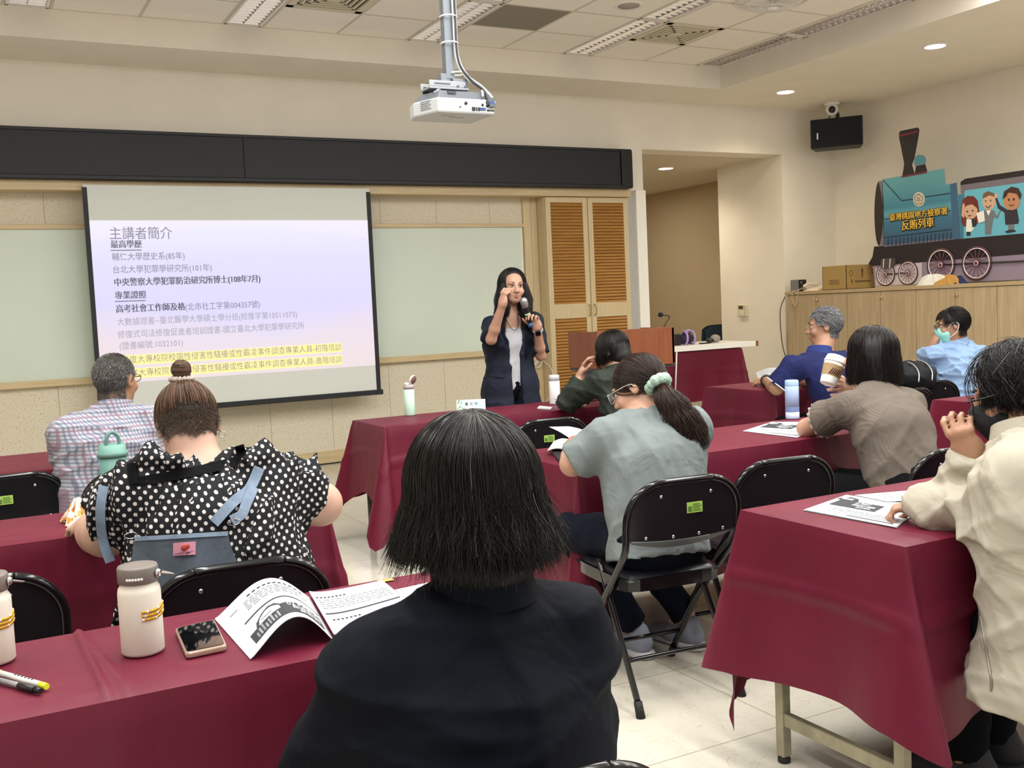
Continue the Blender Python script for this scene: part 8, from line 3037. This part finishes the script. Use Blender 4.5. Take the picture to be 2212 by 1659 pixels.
slab(atz(1160, 884, TZ), atz(1190, 886, TZ), atz(1194, 882, TZ), atz(1166, 879, TZ), TZ + 0.002, TZ + 0.008, 0.01).build('body', PAPER, t)
t = thing('tablet', 'dark tablet with pale frame beside the white thermos on the front table', 'tablet', atz(1236, 873, TZ))
slab(atz(1204, 874, TZ), atz(1262, 879, TZ), atz(1274, 870, TZ), atz(1226, 867, TZ), TZ + 0.002, TZ + 0.010, 0.008).build('frame', mat('rose_gold_frame', 'd8c2b6', 0.35, metal=0.3), t)
slab(atz(1204, 874, TZ), atz(1262, 879, TZ), atz(1274, 870, TZ), atz(1226, 867, TZ), TZ + 0.0098, TZ + 0.0108, 0.008, 0.08).build('screen', mat('brown_black_screen', '2a1d18', 0.12), t)
t = thing('notebook', 'white notebook in front of the second name card', 'notebook', atz(1262, 866, TZ))
slab(atz(1245, 868, TZ), atz(1290, 867, TZ), atz(1296, 861, TZ), atz(1252, 861, TZ), TZ + 0.002, TZ + 0.02, 0.006).build('body', mat('white_notebook_cover', 'd9dae2', 0.6), t, 0.002)

# front right table
t = thing('open_book', 'open white booklet under the hands of the person in the navy polo', 'booklet', atz(1665, 812, TZ))
Sheet(t, lambda u, v: quad(atz(1640, 822, ZT), atz(1700, 815, ZT), atz(1698, 800, ZT), atz(1632, 806, ZT))(u, v) + Z * (0.03 * math.sin(u * 3.1) + 0.003), 12, 5, 'page').lines(0.1, 0.9, (0.3, 0.5, 0.7), 0.03, INKL).done()
t = thing('loose_papers', 'loose papers on the navy polo person table beside the raised elbow', 'paper', atz(1738, 828, TZ))
Sheet(t, quad(atz(1728, 836, ZT), atz(1752, 834, ZT), atz(1748, 820, ZT), atz(1722, 822, ZT)), 5, 3).done()
p = atz(1983, 838, TZ + 0.002)
t = thing('backpack', 'black backpack lying on the front right table by the light blue shirt', 'bag', p)
BKN = fabric('black_backpack_nylon', '1b1d20', 0.7, 180, 0.2)
S = Solid(0.01)
S.cap(p + Vector((-0.14, 0.1, 0.08)), p + Vector((0.08, 0.08, 0.08)), 0.085, 0.085, 0.04, (Y, 1.2))
S.cap(p + Vector((-0.1, -0.02, 0.07)), p + Vector((0.06, -0.02, 0.06)), 0.06, 0.06, 0.04)
S.cut(p, (0, 0, -1))
solid_part('body', S, BKN, t, folds(0.008, 3, 14))
m = MB()
for dx, rr_ in ((-0.05, 0.12), (0.07, 0.115)):
    m.tube(smooth_path([p + Vector((dx - 0.06, -0.1, 0.05)), p + Vector((dx - 0.03, -0.075, 0.105)), p + Vector((dx + 0.01, 0.0, 0.15)), p + Vector((dx + 0.04, 0.1, 0.17))], 16), 0.005, 6)
m.build('zipper', mat('silver_zipper', '9a9a9c', 0.35, metal=0.5), t)
# nearest right table
t = thing('handout', 'printed handout under the sleeve of the person in the beige jacket', 'paper', atz(1870, 1100, ZT))
Sheet(t, quad(atz(1735, 1102, ZT), atz(1936, 1140, ZT), atz(2010, 1085, ZT), atz(1827, 1070, ZT)), 14, 10, 'page')
s = Sheet(t, lambda u, v: quad(atz(1737, 1102, ZT), atz(1934, 1140, ZT), atz(2000, 1096, ZT), atz(1828, 1070, ZT))(u, v) + Z * 0.0018, 14, 10, 'top_page')
handout(s, '01', '認識性別人權關係', '基本概念').done()
s = Sheet(t, lambda u, v: quad(atz(1920, 1087, ZT), atz(2000, 1080, ZT), atz(1990, 1060, ZT), atz(1846, 1072, ZT))(u, v) + Z * 0.004, 10, 6, 'second_page')
s.lines(0.2, 0.95, (0.25, 0.4, 0.55, 0.7), 0.03, INKL, 3).done()

for ob in list(COL.objects):
    if ob.type == 'MESH' and len(ob.data.vertices) == 0:
        bpy.data.objects.remove(ob)
